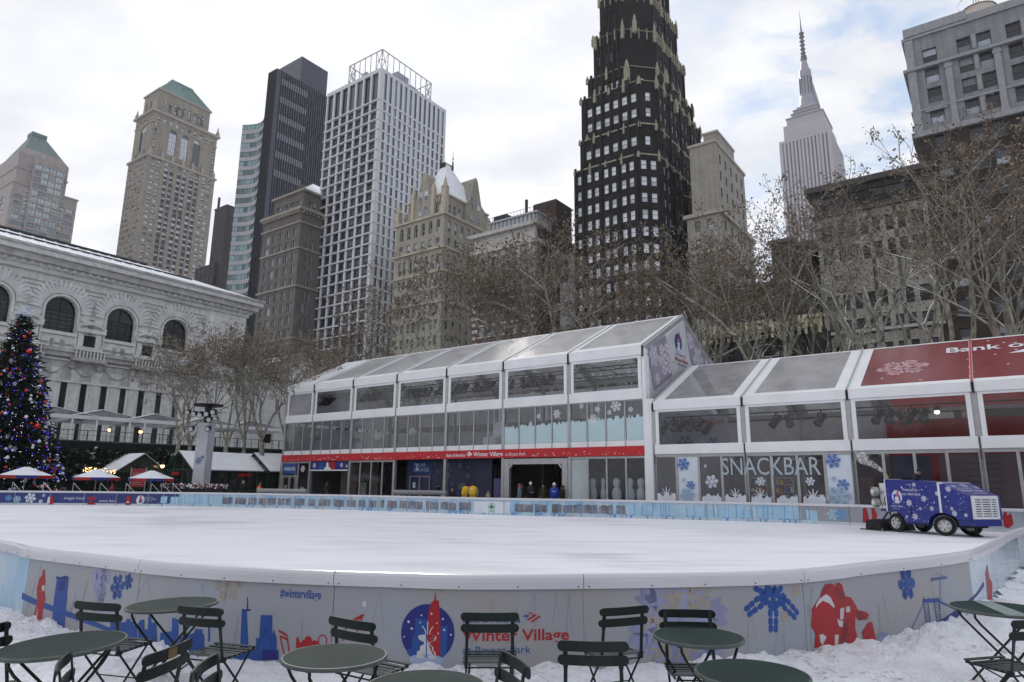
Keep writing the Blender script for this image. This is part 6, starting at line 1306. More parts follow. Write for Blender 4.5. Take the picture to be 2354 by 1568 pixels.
def print_near():
    D = Decal(lambda u, v, l: BP(u, v, l), step=.12, lift=.002, dl=.00003); D.lim = (-.02, BT-.132)
    N, B, Rd, Wh, Sn, Lv, Tn, Gb, Pl, DR, Gy = range(11)
    def r3(x, y): return (x/3.3629*.8407, (1400+y/3.3629)*.8407)
    def r4(x, y): return ((700+x/3.3629)*.8407, (1450+y/3.3629)*.8407)
    def r5(x, y): return ((1400+x/3.3629)*.8407, (1450+y/3.3629)*.8407)
    def r6(x, y): return ((2100+x/3.3629)*.8407, (1400+y/3.3629)*.8407)
    def pol(f, pts, m): D.poly([pb(*f(x, y)) for x, y in pts], m)
    def flk(f, x, y, r, m, rot=0, w=.2): c = pb(*f(x, y)); e = pb(*f(x, y+r)); D.flake(c[0], c[1], abs(e[1]-c[1]), m, rot, w)
    # soft blotches and fine scribble of the frosted print
    RR = random.Random(9)
    for k in range(46):
        s0 = s62+.2+RR.random()*(s2200-s62); z0 = RR.uniform(.25, .85)
        for j in range(2): a = RR.uniform(-.5, .5); h = RR.uniform(.15, .4); D.line((s0, min(.85, z0+h*.5)), (s0+a*.3, max(.0, z0-h)), .004, Gy, 0)
    # left: bridge, red figure, flakes, skyline
    pol(r3, [(205, 740), (480, 860), (1050, 1080), (1050, 1120), (800, 1030), (200, 800)], B)
    pol(r3, [(525, 600), (630, 590), (595, 1070), (560, 1100), (545, 1040), (480, 1020), (490, 860)], B); pol(r3, [(545, 640), (600, 630), (590, 720), (535, 730)], N)
    pol(r3, [(515, 590), (560, 600), (600, 585), (632, 600), (630, 625), (520, 615)], N)
    pol(r3, [(395, 535), (412, 525), (418, 640), (410, 720), (418, 800), (400, 860), (388, 985), (345, 990), (350, 850), (320, 970), (300, 985), (345, 830), (340, 700), (365, 610), (390, 580)], Rd); pol(r3, [(386, 680), (410, 670), (408, 720), (392, 730)], Gb)
    for x, y in ((270, 820), (330, 640), (420, 620), (650, 600), (700, 760), (760, 820)): D.line(pb(*r3(x, y)), pb(*r3(x-60, y+200)), .006, B, 1)
    flk(r3, 1080, 690, 130, B, 10, .26); flk(r3, 930, 600, 170, Lv, 0, .34); flk(r3, 1180, 640, 80, B, 20, .3); flk(r3, 930, 760, 90, Lv, 12, .3); flk(r3, 2100, 670, 170, Tn, 8, .22)
    for pts in ([(1015, 1000), (1080, 1000), (1120, 1015), (1160, 1010), (1165, 980), (1205, 985), (1205, 1010), (1230, 1010), (1230, 1045), (1262, 1045), (1262, 1180), (1015, 1180)], [(1270, 1020), (1300, 990), (1330, 990), (1330, 1080), (1360, 1080), (1365, 960), (1380, 920), (1393, 960), (1395, 1020), (1440, 1010), (1450, 1240), (1270, 1190)],
                [(1475, 1110), (1580, 1095), (1585, 970), (1645, 990), (1640, 1280), (1470, 1260)], [(1700, 1140), (1790, 1110), (1790, 1075), (1870, 1080), (1860, 1110), (1880, 1130), (1880, 1330), (1640, 1300), (1650, 1150)], [(1915, 1015), (1932, 1015), (1932, 1190), (1915, 1190)],
                [(2205, 1340), (2225, 905), (2270, 900), (2290, 1340)], [(2150, 1260), (2354, 1260), (2354, 1390), (2150, 1370)]): pol(r3, pts, B)
    pol(r3, [(2274, 780), (2280, 780), (2284, 900), (2270, 900)], N); pol(r3, [(2225, 893), (2308, 895), (2308, 910), (2225, 908)], N)
    pol(r4, [(0, 990), (30, 990), (45, 780), (152, 780), (150, 960), (165, 910), (192, 1000), (190, 1100), (210, 1100), (212, 1190), (0, 1200)], B); pol(r4, [(60, 1100), (190, 1100), (200, 1190), (60, 1190)], N)
    for a, b in (((60, 990), (150, 830)), ((60, 840), (150, 1060)), ((0, 1100), (90, 900))): D.line(pb(*r4(*a)), pb(*r4(*b)), .008, N)
    # hashtag
    a, b = pb(*r4(222, 612)), pb(*r4(598, 635)); D.text('#wintervillage', a[0], a[1], .088, B, width=b[0]-a[0], bold=True, slope=(b[1]-a[1])/(b[0]-a[0]))
    # pink haze, red chairs, knitted shapes
    for seg in (((205, 910), (215, 935), (295, 985), (290, 958)), ((215, 962), (225, 985), (300, 1018), (298, 992))): pol(r4, seg, Rd)
    for a, b in (((222, 980), (262, 1145)), ((290, 1010), (308, 1130)), ((840, 860), (795, 1018)), ((945, 880), (900, 1018)), ((975, 815), (945, 880))): D.line(pb(*r4(*a)), pb(*r4(*b)), .014, Rd)
    pol(r4, [(885, 820), (985, 768), (998, 775), (975, 815), (905, 835)], Rd); pol(r4, [(825, 895), (860, 872), (950, 868), (930, 890), (870, 903)], Rd)
    pol(r4, [(368, 1085), (372, 985), (385, 978), (395, 1000), (410, 1040), (430, 1010), (450, 1005), (455, 985), (485, 970), (512, 990), (515, 1020), (545, 1010), (570, 1025), (570, 1050), (450, 1070)], Rd)
    c = pb(*r4(612, 1015)); 
    for i in range(14): a0, a1 = rad(i*360/14), rad((i+1)*360/14); D.line((c[0]+.045*math.cos(a0), c[1]+.05*math.sin(a0)), (c[0]+.045*math.cos(a1), c[1]+.05*math.sin(a1)), .012, Rd, 3)
    D.poly([(c_[0], c_[1]) for c_ in [pb(*r4(x, y)) for x, y in ((985, 655), (1010, 650), (1018, 690), (995, 708), (975, 690))]], Wh)
    # big badge and name
    c = pb(*r4(1577, 945)); e = pb(*r4(1577, 688)); e2 = pb(*r4(1835, 945)); D.emblem(c[0], c[1], (abs(e[1]-c[1])+abs(e2[0]-c[0]))/2, (N, B, Rd, Wh, Sn))
    def r7(x, y): return ((1200+x/4.708)*.8407, (1600+y/4.708)*.8407)
    a, b = pb(*r7(300, 715)), pb(*r7(1675, 705)); t = pb(*r7(1230, 550)); D.text('Winter Village', a[0], a[1], abs(t[1]-a[1])*.93, Rd, width=b[0]-a[0], bold=True)
    a, b = pb(*r7(303, 480)), pb(*r7(1050, 480)); t = pb(*r7(700, 395)); D.text('Bank of America', a[0], a[1], abs(t[1]-a[1]), B, width=b[0]-a[0], bold=True)
    a, b = pb(*r7(300, 880)), pb(*r7(1185, 882)); t = pb(*r7(700, 782)); D.text('at Bryant Park', a[0], a[1], abs(t[1]-a[1]), B, width=b[0]-a[0])
    for pts, m in (([(1075, 402), (1120, 380), (1150, 382), (1095, 412)], B), ([(1110, 412), (1150, 385), (1170, 392), (1130, 420)], B), ([(1145, 365), (1185, 350), (1215, 358), (1190, 372), (1165, 368)], Rd), ([(1130, 445), (1240, 372), (1265, 380), (1160, 455)], Rd), ([(1180, 470), (1290, 390), (1315, 402), (1200, 482)], Rd), ([(1195, 385), (1225, 375), (1240, 380), (1210, 395)], Rd)): pol(r7, pts, m)
    # right: large faded flake, dark blue flake, couple with bag
    flk(r5, 1540, 880, 560, Lv, 15, .24); flk(r5, 1540, 900, 420, Tn, 45, .1); flk(r5, 1640, 560, 260, Tn, 20, .13)
    def r8(x, y): return ((1700+x/3.9233)*.8407, (1600+y/3.9233)*.8407)
    c = pb(*r8(1625, 60)); 
    for ang in (-95, -150, -42, 30, 100, 165):
        ca, sa = math.cos(rad(ang)), math.sin(rad(ang)); L_ = .40
        f = lambda u, v: (c[0]+u*ca-v*sa, c[1]+u*sa+v*ca)
        if c[1]+L_*sa > .86: L_ = min(L_, max(.05, (BT-.145-c[1])/max(.01, sa)))
        D.poly([q for q in [f(0, -.03), f(L_*.5, -.03), f(L_*.5, .03), f(0, .03)]], B, 20)
        for t in (.35, .55, .75, .92):
            for sg in (-.045, .045):
                q = [f(L_*t+.045*math.cos(rad(g)), sg*(1.15-t*.5)+.032*math.sin(rad(g))) for g in range(0, 360, 60)]
                if max(v for _, v in q) < BT-.142: D.poly(q, B, 20)
    for x, y in ((230, 900), (150, 960), (260, 720)): cc = pb(*r6(x, y)); D.poly(circ(cc[0], cc[1], .05, .06, 10), Tn, 2)
    flk(r6, 1275, 660, 160, B, 0, .3)
    pol(r6, [(478, 780), (500, 710), (525, 665), (570, 655), (605, 670), (612, 700), (620, 660), (650, 648), (680, 670), (690, 720), (710, 775), (760, 785), (800, 850), (825, 900), (900, 920), (930, 945), (905, 990), (830, 998), (800, 960), (800, 1070), (820, 1150), (815, 1230), (760, 1258), (660, 1250), (600, 1250), (500, 1245), (422, 1250), (435, 1120), (395, 1050), (405, 920), (398, 900), (430, 850)], Rd)
    pol(r6, [(440, 850), (470, 800), (530, 755), (570, 780), (612, 870), (600, 880), (560, 840), (500, 815), (460, 850), (437, 885)], Wh); pol(r6, [(662, 885), (698, 880), (690, 985), (660, 990)], Wh); pol(r6, [(715, 870), (750, 868), (752, 920), (715, 922)], Wh); pol(r6, [(632, 980), (660, 1000), (688, 1000), (685, 1060), (650, 1050)], Wh); pol(r6, [(470, 1130), (500, 1120), (535, 1150), (500, 1222), (480, 1200)], Wh); pol(r6, [(612, 1125), (650, 1130), (635, 1250), (612, 1250)], Wh)
    pol(r6, [(690, 990), (735, 1020), (720, 1250), (660, 1250)], DR); pol(r6, [(520, 700), (565, 660), (560, 690), (535, 740), (480, 775)], DR); pol(r6, [(610, 690), (640, 700), (690, 760), (700, 820), (650, 800), (620, 760)], DR); pol(r6, [(800, 910), (860, 915), (900, 985), (830, 990)], DR)
    pol(r6, [(862, 1105), (920, 1015), (955, 1010), (992, 1175), (930, 1200), (880, 1190)], Rd); D.line(pb(*r6(915, 960)), pb(*r6(920, 1015)), .005, Gy); D.line(pb(*r6(925, 950)), pb(*r6(945, 1010)), .005, Gy)
    for k in range(40): x, y = RR.uniform(430, 800), RR.uniform(820, 1230); c = pb(*r6(x, y)); D.poly(circ(c[0], c[1], RR.choice((.004, .007)), n=6), Wh, 24)
    pol(r6, [(1003, 1125), (1048, 1100), (1100, 1105), (1105, 1170), (1060, 1190), (1005, 1190)], Lv); pol(r6, [(1825, 960), (1870, 955), (1882, 1015), (1830, 1020)], Lv)
    # suspension bridge at the right
    pol(r6, [(1395, 1110), (1440, 1075), (1700, 920), (1980, 640), (1985, 680), (1900, 790), (1750, 960), (1600, 1060), (1400, 1120)], N)
    for x in (1425, 1525):
        for dx in (0, 40): D.line(pb(*r6(x+dx, 805)), pb(*r6(x+dx+30, 1040)), .016, B)
        for k in range(7): D.line(pb(*r6(x+4*k, 840+30*k)), pb(*r6(x+40+4*k, 860+30*k)), .006, B)
    pol(r6, [(1420, 800), (1575, 795), (1575, 830), (1425, 835)], B)
    for x in (1430, 1472, 1525, 1555): D.line(pb(*r6(x, 780)), pb(*r6(x, 820)), .012, B)
    for a, b in (((1425, 850), (1310, 1095)), ((1570, 815), (1700, 880)), ((1570, 830), (1690, 878)), ((1580, 990), (1580, 540))): D.line(pb(*r6(*a)), pb(*r6(*b)), .01, B)
    for k in range(9): D.line(pb(*r6(1600+45*k, 600-10*k)), pb(*r6(1640+45*k, 940-45*k)), .004, Gy)
    pol(r6, [(1998, 560), (2015, 480), (2030, 600), (2060, 650), (2058, 810), (2020, 820)], Rd); a, b = pb(*r6(1500, 635)), pb(*r6(1645, 612)); D.text('#wintervillage', a[0], a[1], .05, B, width=abs(b[0]-a[0]), bold=True)
    D.build('near_print', [NAVY, BLUE, PRED, mat('print_milk', (.50, .50, .52), .4), mat('print_pale_violet', (.30, .36, .52), .4), mat('print_lavender', (.24, .25, .40), .4, .25, 3), mat('print_tan', (.30, .27, .23), .4, .1), mat('print_milk2', (.50, .50, .52), .4), PALEB, mat('print_dark_red', (.20, .01, .015), .4), mat('print_grey', (.24, .24, .26), .4)], RF)
print_near()
def print_far():
    D = Decal(lambda u, v, l: BP(u, v, -.04-l), step=.5, lift=.004, dl=.002); D.lim = (.0, BT-.132); RR = random.Random(4)
    s0, s1 = F(1878), F(374); a, b = min(s0, s1), max(s0, s1); g0, g1 = F(1180), F(1085)
    lo, hi = F(1480), F(530)
    W_, BL, GR, TR, LB, GN, RD, NV = range(8)
    s = a
    while s < b:
        w = RR.uniform(.35, 1.3); pts = []; n = 6
        if not (min(g0, g1) < s < max(g0, g1)) and not (min(g0, g1) < s+w < max(g0, g1)):
            for i in range(n+1): pts.append((s+w*i/n, .20+RR.uniform(-.04, .05)))
            for i in range(n, -1, -1): pts.append((s+w*i/n, .70+RR.uniform(-.05, .05)))
            D.poly(pts, GR if lo < s < hi else LB, 1)
        s += w+RR.uniform(.05, .3)
    s = a
    while s < b:
        if not (min(g0, g1) < s < max(g0, g1)): x = RR.uniform(-.07, .07); D.line((s, .02), (s+x, .85), RR.uniform(.02, .045), TR if RR.random() < (.55 if lo < s < hi else .1) else BL, 2)
        s += RR.uniform(.12, .55)
    # bands of blue at top and bottom
    s = a
    while s < b: D.poly([(s, .0), (s+.5, .0), (s+.5, .17+RR.uniform(0, .05)), (s+.25, .14+RR.uniform(0, .05)), (s, .17+RR.uniform(0, .05))], BL if RR.random() < .45 else LB, 3); s += .5
    c = (g0+g1)/2; D.poly([(min(g0, g1)+.2, .1), (max(g0, g1)-.2, .1), (max(g0, g1)-.2, .8), (min(g0, g1)+.2, .8)], W_, 4); D.poly(circ(c, .47, .22, .26), GN, 5); D.poly(circ(c, .47, .19, .225), W_, 6)
    for dx, dy in ((-.07, .0), (.07, .0), (0, .09)): D.poly(circ(c+dx, .46+dy, .075, .09, 10), GN, 7)
    D.poly([(c-.02, .32), (c+.02, .32), (c+.02, .45), (c-.02, .45)], GN, 7); D.poly([(c-.25, .16), (c+.25, .16), (c+.25, .185), (c-.25, .185)], GR, 7)
    # right beige part and figures
    def q(x, y): return pb(x, y, True)
    for x, r, m in ((1912, .3, LB), (1932, .36, BL)): u = F(x); D.flake(u, .5, r, m, 10, .2)
    for pts in ([(1984, 1170), (1990, 1163), (1996, 1180), (2000, 1200), (1984, 1202)], [(2003, 1165), (2008, 1163), (2018, 1185), (2012, 1200), (2006, 1200)], [(2305, 1185), (2312, 1170), (2316, 1185), (2325, 1180), (2330, 1205), (2318, 1215), (2308, 1210)]): D.poly([q(x, y) for x, y in pts], RD)
    # navy banner: flakes, figures and words
    D.step = .5; mir = lambda x: F(x)
    def tx(t, x0, x1, z, h):
        u0, u1 = F(x0), F(x1); D.text(t, u0, z, h, W_, width=abs(u1-u0), flip=u1 < u0)
    tx('magic hour', 147, 197, .42, .22); tx('every hour', 229, 270, .24, .22); tx('Winter Village', 333, 360, .46, .1); tx('Bank of America', 333, 352, .6, .06); tx('at Bryant Park', 333, 352, .34, .06)
    for x, z, r, m in ((70, .5, .75, W_), (40, .4, .5, LB), (20, .5, .45, BL), (95, .25, .3, W_), (100, .7, .25, LB)): D.flake(F(x), z, r*.55, m, 10, .2)
    for x, hh in ((118, .65), (296, .75)): u = F(x); D.poly([(u-.2, .05), (u+.18, .05), (u+.15, .5), (u+.08, hh), (u-.08, hh), (u-.22, .45)], RD); D.poly([(u+.06, .1), (u+.26, .1), (u+.22, .6), (u+.08, .6)] if x < 200 else [(u-.1, .2), (u+.1, .2), (u+.1, .3), (u-.1, .3)], W_)
    u = F(212); D.poly([(u+a*.7, b) for a, b in ((-.5, .05), (.5, .05), (.3, .2), (.1, .25), (.1, .4), (.5, .45), (.45, .6), (-.45, .6), (-.5, .45), (-.1, .4), (-.1, .25), (-.3, .2))], RD)
    u = F(324); D.poly(circ(u, .42, .32, .34), W_); D.poly([(u-.1, .2), (u+.1, .2), (u+.05, .75), (u-.05, .75)], RD); D.poly([(u-.22, .2), (u-.08, .2), (u-.08, .5), (u-.22, .5)], BL)
    D.build('far_print', [mat('far_white', (.6, .64, .70), .5), mat('far_blue', (.12, .30, .54), .5), mat('far_gap_grey', (.17, .17, .20), .3, .5, 2), mat('far_trunk', (.42, .42, .42), .5), mat('far_light_blue', (.34, .52, .66), .5), mat('park_green', (.03, .25, .07), .5), PRED, NAVY], RF)
print_far()
# ------------------------------------------------------------------ ice
def ice_mat():
    m = mat('resurfaced_ice', (.68, .685, .73), .42, spec=.35, col2=(.83, .835, .88), mask=(.30, .50), scale=.16, stretch=(1, 3.2, 1), bump=.12, bscale=3)
    return m
def scuff(m):
    nt = m.node_tree; N = nt.nodes; L = nt.links; bs = [n for n in N if n.type == 'BSDF_PRINCIPLED'][0]; src = bs.inputs['Base Color'].links[0].from_socket; tc = [n for n in N if n.type == 'TEX_COORD'][0]
    mp = N.new('ShaderNodeMapping'); mp.inputs['Scale'].default_value = (.16, 1.1, 1); mp.inputs['Rotation'].default_value = (0, 0, .12); L.new(tc.outputs['Object'], mp.inputs[0])
    a = N.new('ShaderNodeTexNoise'); a.inputs['Scale'].default_value = 1.6; a.inputs['Detail'].default_value = 8; a.inputs['Roughness'].default_value = .72; L.new(mp.outputs[0], a.inputs['Vector'])
    b = N.new('ShaderNodeTexNoise'); b.inputs['Scale'].default_value = .075; b.inputs['Detail'].default_value = 2; L.new(tc.outputs['Object'], b.inputs['Vector'])
    s = N.new('ShaderNodeMath'); s.operation = 'ADD'; L.new(a.outputs[0], s.inputs[0]); L.new(b.outputs[0], s.inputs[1])
    r = N.new('ShaderNodeMapRange'); r.inputs['From Min'].default_value = 1.06; r.inputs['From Max'].default_value = 1.25; r.inputs['To Max'].default_value = .6; L.new(s.outputs[0], r.inputs[0])
    mx = N.new('ShaderNodeMix'); mx.data_type = 'RGBA'; L.new(r.outputs[0], mx.inputs[0]); L.new(src, mx.inputs[6]); mx.inputs[7].default_value = (.50, .50, .54, 1); L.new(mx.outputs[2], bs.inputs['Base Color'])
    q = N.new('ShaderNodeMapRange'); q.inputs['To Min'].default_value = .5; q.inputs['To Max'].default_value = .22; L.new(r.outputs[0], q.inputs[0]); L.new(q.outputs[0], bs.inputs['Roughness'])
    return m
IM = scuff(ice_mat()); LP2 = LOOP[:-1]
b = MB(); b.face([(p.x, p.y, 0) for p in LP2[::3]]); ice = b.build('ice_rink', IM); tag(ice, kind='structure')
# streaks where the surface is scraped thin: shallow darker ice patches, part of the ice
def dist_loop(x, y, sub=LOOP[::4]):
    best = 1e9; 
    for i in range(len(sub)-1):
        a, b_ = sub[i], sub[i+1]; dx, dy = b_.x-a.x, b_.y-a.y; t = max(0, min(1, ((x-a.x)*dx+(y-a.y)*dy)/(dx*dx+dy*dy+1e-12))); d = (x-a.x-dx*t)**2+(y-a.y-dy*t)**2
        if d < best: best = d
    return math.sqrt(best)
def inside(x, y, P=LOOP[::4]):
    c = False; n = len(P)
    for i in range(n):
        a, b_ = P[i], P[(i+1) % n]
        if (a.y > y) != (b_.y > y) and x < (b_.x-a.x)*(y-a.y)/(b_.y-a.y)+a.x: c = not c
    return c
# ------------------------------------------------------------------ trodden snow in front
SNOWLINE = [(0, 1395), (60, 1420), (160, 1443), (300, 1468), (420, 1492), (500, 1508), (700, 1527), (900, 1516), (1000, 1510), (1040, 1520), (1200, 1524), (1480, 1522), (1650, 1512), (1750, 1508), (1850, 1494), (2000, 1470), (2080, 1448), (2150, 1432), (2235, 1402)]
SLZ = sorted(pb(x, y) for x, y in SNOWLINE)
def bank(x, y):
    "snow height at the board next to this place"
    best = (1e9, 0)
    for i in range(0, NI, 3):
        p = LOOP[i]; d = (p.x-x)**2+(p.y-y)**2
        if d < best[0]: best = (d, i)
    s = ARC[best[1]]
    if s <= SLZ[0][0]: z = SLZ[0][1]
    elif s >= SLZ[-1][0]: z = SLZ[-1][1]
    else:
        for a, b_ in zip(SLZ, SLZ[1:]):
            if a[0] <= s <= b_[0]: z = a[1]+(b_[1]-a[1])*(s-a[0])/(b_[0]-a[0]+1e-9); break
    return math.sqrt(best[0]), z
NI = bisect.bisect_right(ARC, s2200+9)
GZ = .10
def snow_field():
    b = MB(); xs = []; x = -16.0
    while x < 17: xs.append(x); x += .055 if -6.5 < x < 7.5 else .11
    ys = []; y = 1.6
    while y < 20: ys.append(y); y += .05 if y < 10.5 else .14
    H = {}; nx, ny = len(xs), len(ys); idx = {}
    for j, y in enumerate(ys):
        for i, x in enumerate(xs):
            if y > 7.0 and abs(x) < 16 and inside_fast(x, y): continue
            if abs(x) > 2.2+y*1.05: continue
            d, z = bank(x, y) if y > 4 else (5, .1)
            if ARC and y > 10 and d > 7: continue
            v = Vector((x, y, 0)); t = math.exp(-max(0, d)/.55); base = GZ+(z-GZ)*t
            amp = .35+.65*min(1, max(0, noise.noise(v*.5)+.5))+t*.6+(.7 if x > 2.5 else 0)*min(1, (x-2.5)/2)+(.7 if x < -3 else 0)
            h = base+amp*(.034*noise.noise(v*1.7+Vector((3, 1, 0)))+.034*noise.noise(v*4.3)+.044*abs(noise.noise(v*8.5))+.024*noise.noise(v*17))
            if d > 1: h -= .012*max(0, noise.noise(v*6+Vector((9, 0, 0))))*2
            idx[(i, j)] = len(b.v); b.v.append((x, y, max(-.01, h)))
    for j in range(ny-1):
        for i in range(nx-1):
            q = [idx.get(k) for k in ((i, j), (i+1, j), (i+1, j+1), (i, j+1))]
            if None not in q: b.f.append(tuple(q)); b.m.append(0)
    m = mat('trodden_snow', (.70, .71, .76), .8, spec=.2, col2=(.82, .83, .88), mask=(.3, .6), scale=3, bump=.8, bscale=26)
    nt = m.node_tree; N = nt.nodes; L = nt.links; bs = [n for n in N if n.type == 'BSDF_PRINCIPLED'][0]; src = bs.inputs['Base Color'].links[0].from_socket
    # dirt: specks, denser on the right
    n1 = N.new('ShaderNodeTexNoise'); n1.inputs['Scale'].default_value = 13; n1.inputs['Detail'].default_value = 5; n1.inputs['Roughness'].default_value = .7
    tc = [n for n in N if n.type == 'TEX_COORD'][0]; L.new(tc.outputs['Object'], n1.inputs['Vector'])
    n2 = N.new('ShaderNodeTexNoise'); n2.inputs['Scale'].default_value = .7; n2.inputs['Detail'].default_value = 3; L.new(tc.outputs['Object'], n2.inputs['Vector'])
    a = N.new('ShaderNodeMath'); a.operation = 'ADD'; L.new(n1.outputs[0], a.inputs[0]); L.new(n2.outputs[0], a.inputs[1])
    r = N.new('ShaderNodeMapRange'); r.inputs['From Min'].default_value = 1.10; r.inputs['From Max'].default_value = 1.28; r.inputs['To Max'].default_value = .7; L.new(a.outputs[0], r.inputs[0])
    mx = N.new('ShaderNodeMix'); mx.data_type = 'RGBA'; L.new(r.outputs[0], mx.inputs[0]); L.new(src, mx.inputs[6]); mx.inputs[7].default_value = (.22, .19, .17, 1); L.new(mx.outputs[2], bs.inputs['Base Color'])
    bs.inputs['Subsurface Weight'].default_value = 0
    tag(b.build('snow_ground', m, smooth=True), kind='structure')
_IN = {}
def inside_fast(x, y):
    k = (round(x*8), round(y*8)); 
    if k not in _IN: _IN[k] = (inside(x, y), dist_loop(x, y) < .25)
    a, nr = _IN[k]
    if nr:
        if not inside(x, y, LOOP[:-1]): return False
        return dist_loop(x, y, NEARP) > .08
    return a
NEARP = LOOP[:NI]+[]
# only the near part of the loop matters here
_near = [p for p in LOOP[::4]]
snow_field()
def litter():
    b = MB(); RR = random.Random(17)
    for k in range(90):
        y = RR.uniform(2.5, 7.5); x = RR.uniform(-.8, .9)*y; p = Vector((x, y, GZ+.03)); s = RR.uniform(.012, .035); n = Vector((RR.gauss(0, .5), RR.gauss(0, .5), 1)).normalized(); u = n.orthogonal().normalized(); u.rotate(Matrix.Rotation(RR.random()*6, 3, n)); v = n.cross(u)
        b.face([p-u*s*1.6, p-v*s*.6, p+u*s*1.4+n*.01, p+v*s*.7])
    tag(b.build('leaf_litter', mat('litter_brown', (.10, .06, .03), .8, .4, 5)), 'small dry brown leaves scattered on the trodden snow', 'leaves', kind='stuff')
litter()
g = MB(); rings = [2500, 300]
def ground():
    b = MB(); b.face([(-3500, -800, -.35), (3500, -800, -.35), (3500, 4000, -.35), (-3500, 4000, -.35)])
    tag(b.build('ground', mat('snowy_ground', (.30, .30, .32), .9, col2=(.66, .68, .74), mask=(.4, .6), scale=.05), None), kind='structure')
    # paved plaza round the rink, with old snow; a sheet with a hole for the rink would be hidden anyway
    b = MB(); n = 160; LP = [LOOP[int(i*(len(LOOP)-1)/n)] for i in range(n)]
    far = []
    for i in range(n):
        p = LP[i]; k = int(i*(len(LOOP)-1)/n); nn = bnorm(k); far.append(p+nn*6)
    for i in range(n):
        j = (i+1) % n; a, c = LP[i], LP[j]
        if min(a.y, c.y) > 15: b.face([(a.x, a.y, -.012), (c.x, c.y, -.012), (far[j].x, far[j].y, -.012), (far[i].x, far[i].y, -.012)][::-1])
    b.face([(-140, 46, -.03), (130, 20, -.03), (200, 160, -.03), (-200, 180, -.03)])
    tag(b.build('plaza', mat('plaza_paving', (.13, .125, .12), .8, col2=(.50, .51, .54), mask=(.42, .6), scale=.35), None), kind='structure')
    b = MB(); b.face([(-22, -30, .05), (22, -30, .05), (22, 1.8, .05), (-22, 1.8, .05)]); tag(b.build('snow_path', SNOWM), kind='structure')
ground()
def behind():  # unseen blocks added to tone down reflections in the glass
    "street blocks on the viewer's side of the park; only their reflections reach the picture"
    m = brick('far_side_brick', (.12, .10, .09), (.10, .085, .08), (.09, .08, .07), 1, 1, .4, .03)
    for x, y, w, h, lab in ((-75, -70, 60, 14, 'unseen brown block added behind the viewer on the left'), (0, -85, 70, 16, 'long unseen brown block added straight behind the viewer'), (85, -60, 60, 15, 'unseen brown block added behind the viewer on the right')):
        B = Bld('reflection_block', lab, 'building', (x, y, 0), 0); B.tier(rect(-w/2, w/2, -20, 0), 0, h, {}, [m]); B.slab('cornice', rect(-w/2, w/2, -20, 0), h, 1, .6, [m]); w_ = B.mb('windows', [pane_mat('far_side_panes')])
        for k in range(12):
            for j in range(int(h/4.5)): w_.box((-w/2+w*(k+.3)/12, .02, 3+j*4.5), (-w/2+w*(k+.7)/12, .06, 5.4+j*4.5))
        B.finish(FR_D, None)
behind()
# ================================================================== CAFE CHAIRS AND TABLES
GRN = mat('dark_green_enamel', (.006, .012, .011), .42, .35, 6, spec=.3); SLAT = mat('seat_slat_enamel', (.022, .034, .032), .16, .3, 8, spec=1.0, bump=.03)
TOPM = mat('table_top_enamel', (.014, .032, .031), .62, .35, 2.2, spec=.10, bump=.05, bscale=5); RIM = mat('worn_table_rim', (.05, .065, .06), .45, .4, 14, spec=.6); TANP = mat('tan_tape', (.16, .11, .045), .6, .15)
def slat(b, w, zc, h, t, y, mi=0, sag=.022, n=10):
    "back slat: slightly curved strip with rounded ends"
    top = []; P = []
    us = [-w/2+h/2*(1-math.cos(rad(18*k))) for k in range(6)]+[-w*.2, 0, w*.2]; us += [-u for u in us[:6]][::-1]
    for u in us:
         e = min(1, (w/2-abs(u))/(h*.5)); hh = max(.004, h/2*math.sqrt(max(0, 1-(1-e)**2))); P.append((u, y-sag*(1-(2*u/w)**2), hh))
    for (u0, y0, h0), (u1, y1, h1) in zip(P, P[1:]):
        for s_ in (0, t): q = [(u0, y0+s_, zc-h0), (u1, y1+s_, zc-h1), (u1, y1+s_, zc+h1), (u0, y0+s_, zc+h0)]; b.face(q if s_ == 0 else q[::-1], mi)
        b.face([(u0, y0, zc+h0), (u1, y1, zc+h1), (u1, y1+t, zc+h1), (u0, y0+t, zc+h0)], mi); b.face([(u0, y0+t, zc-h0), (u1, y1+t, zc-h1), (u1, y1, zc-h1), (u0, y0, zc-h0)], mi)
    for i in (0, -1): u, y_, h_ = P[i]; b.face([(u, y_, zc-h_), (u, y_+t, zc-h_), (u, y_+t, zc+h_), (u, y_, zc+h_)], mi)
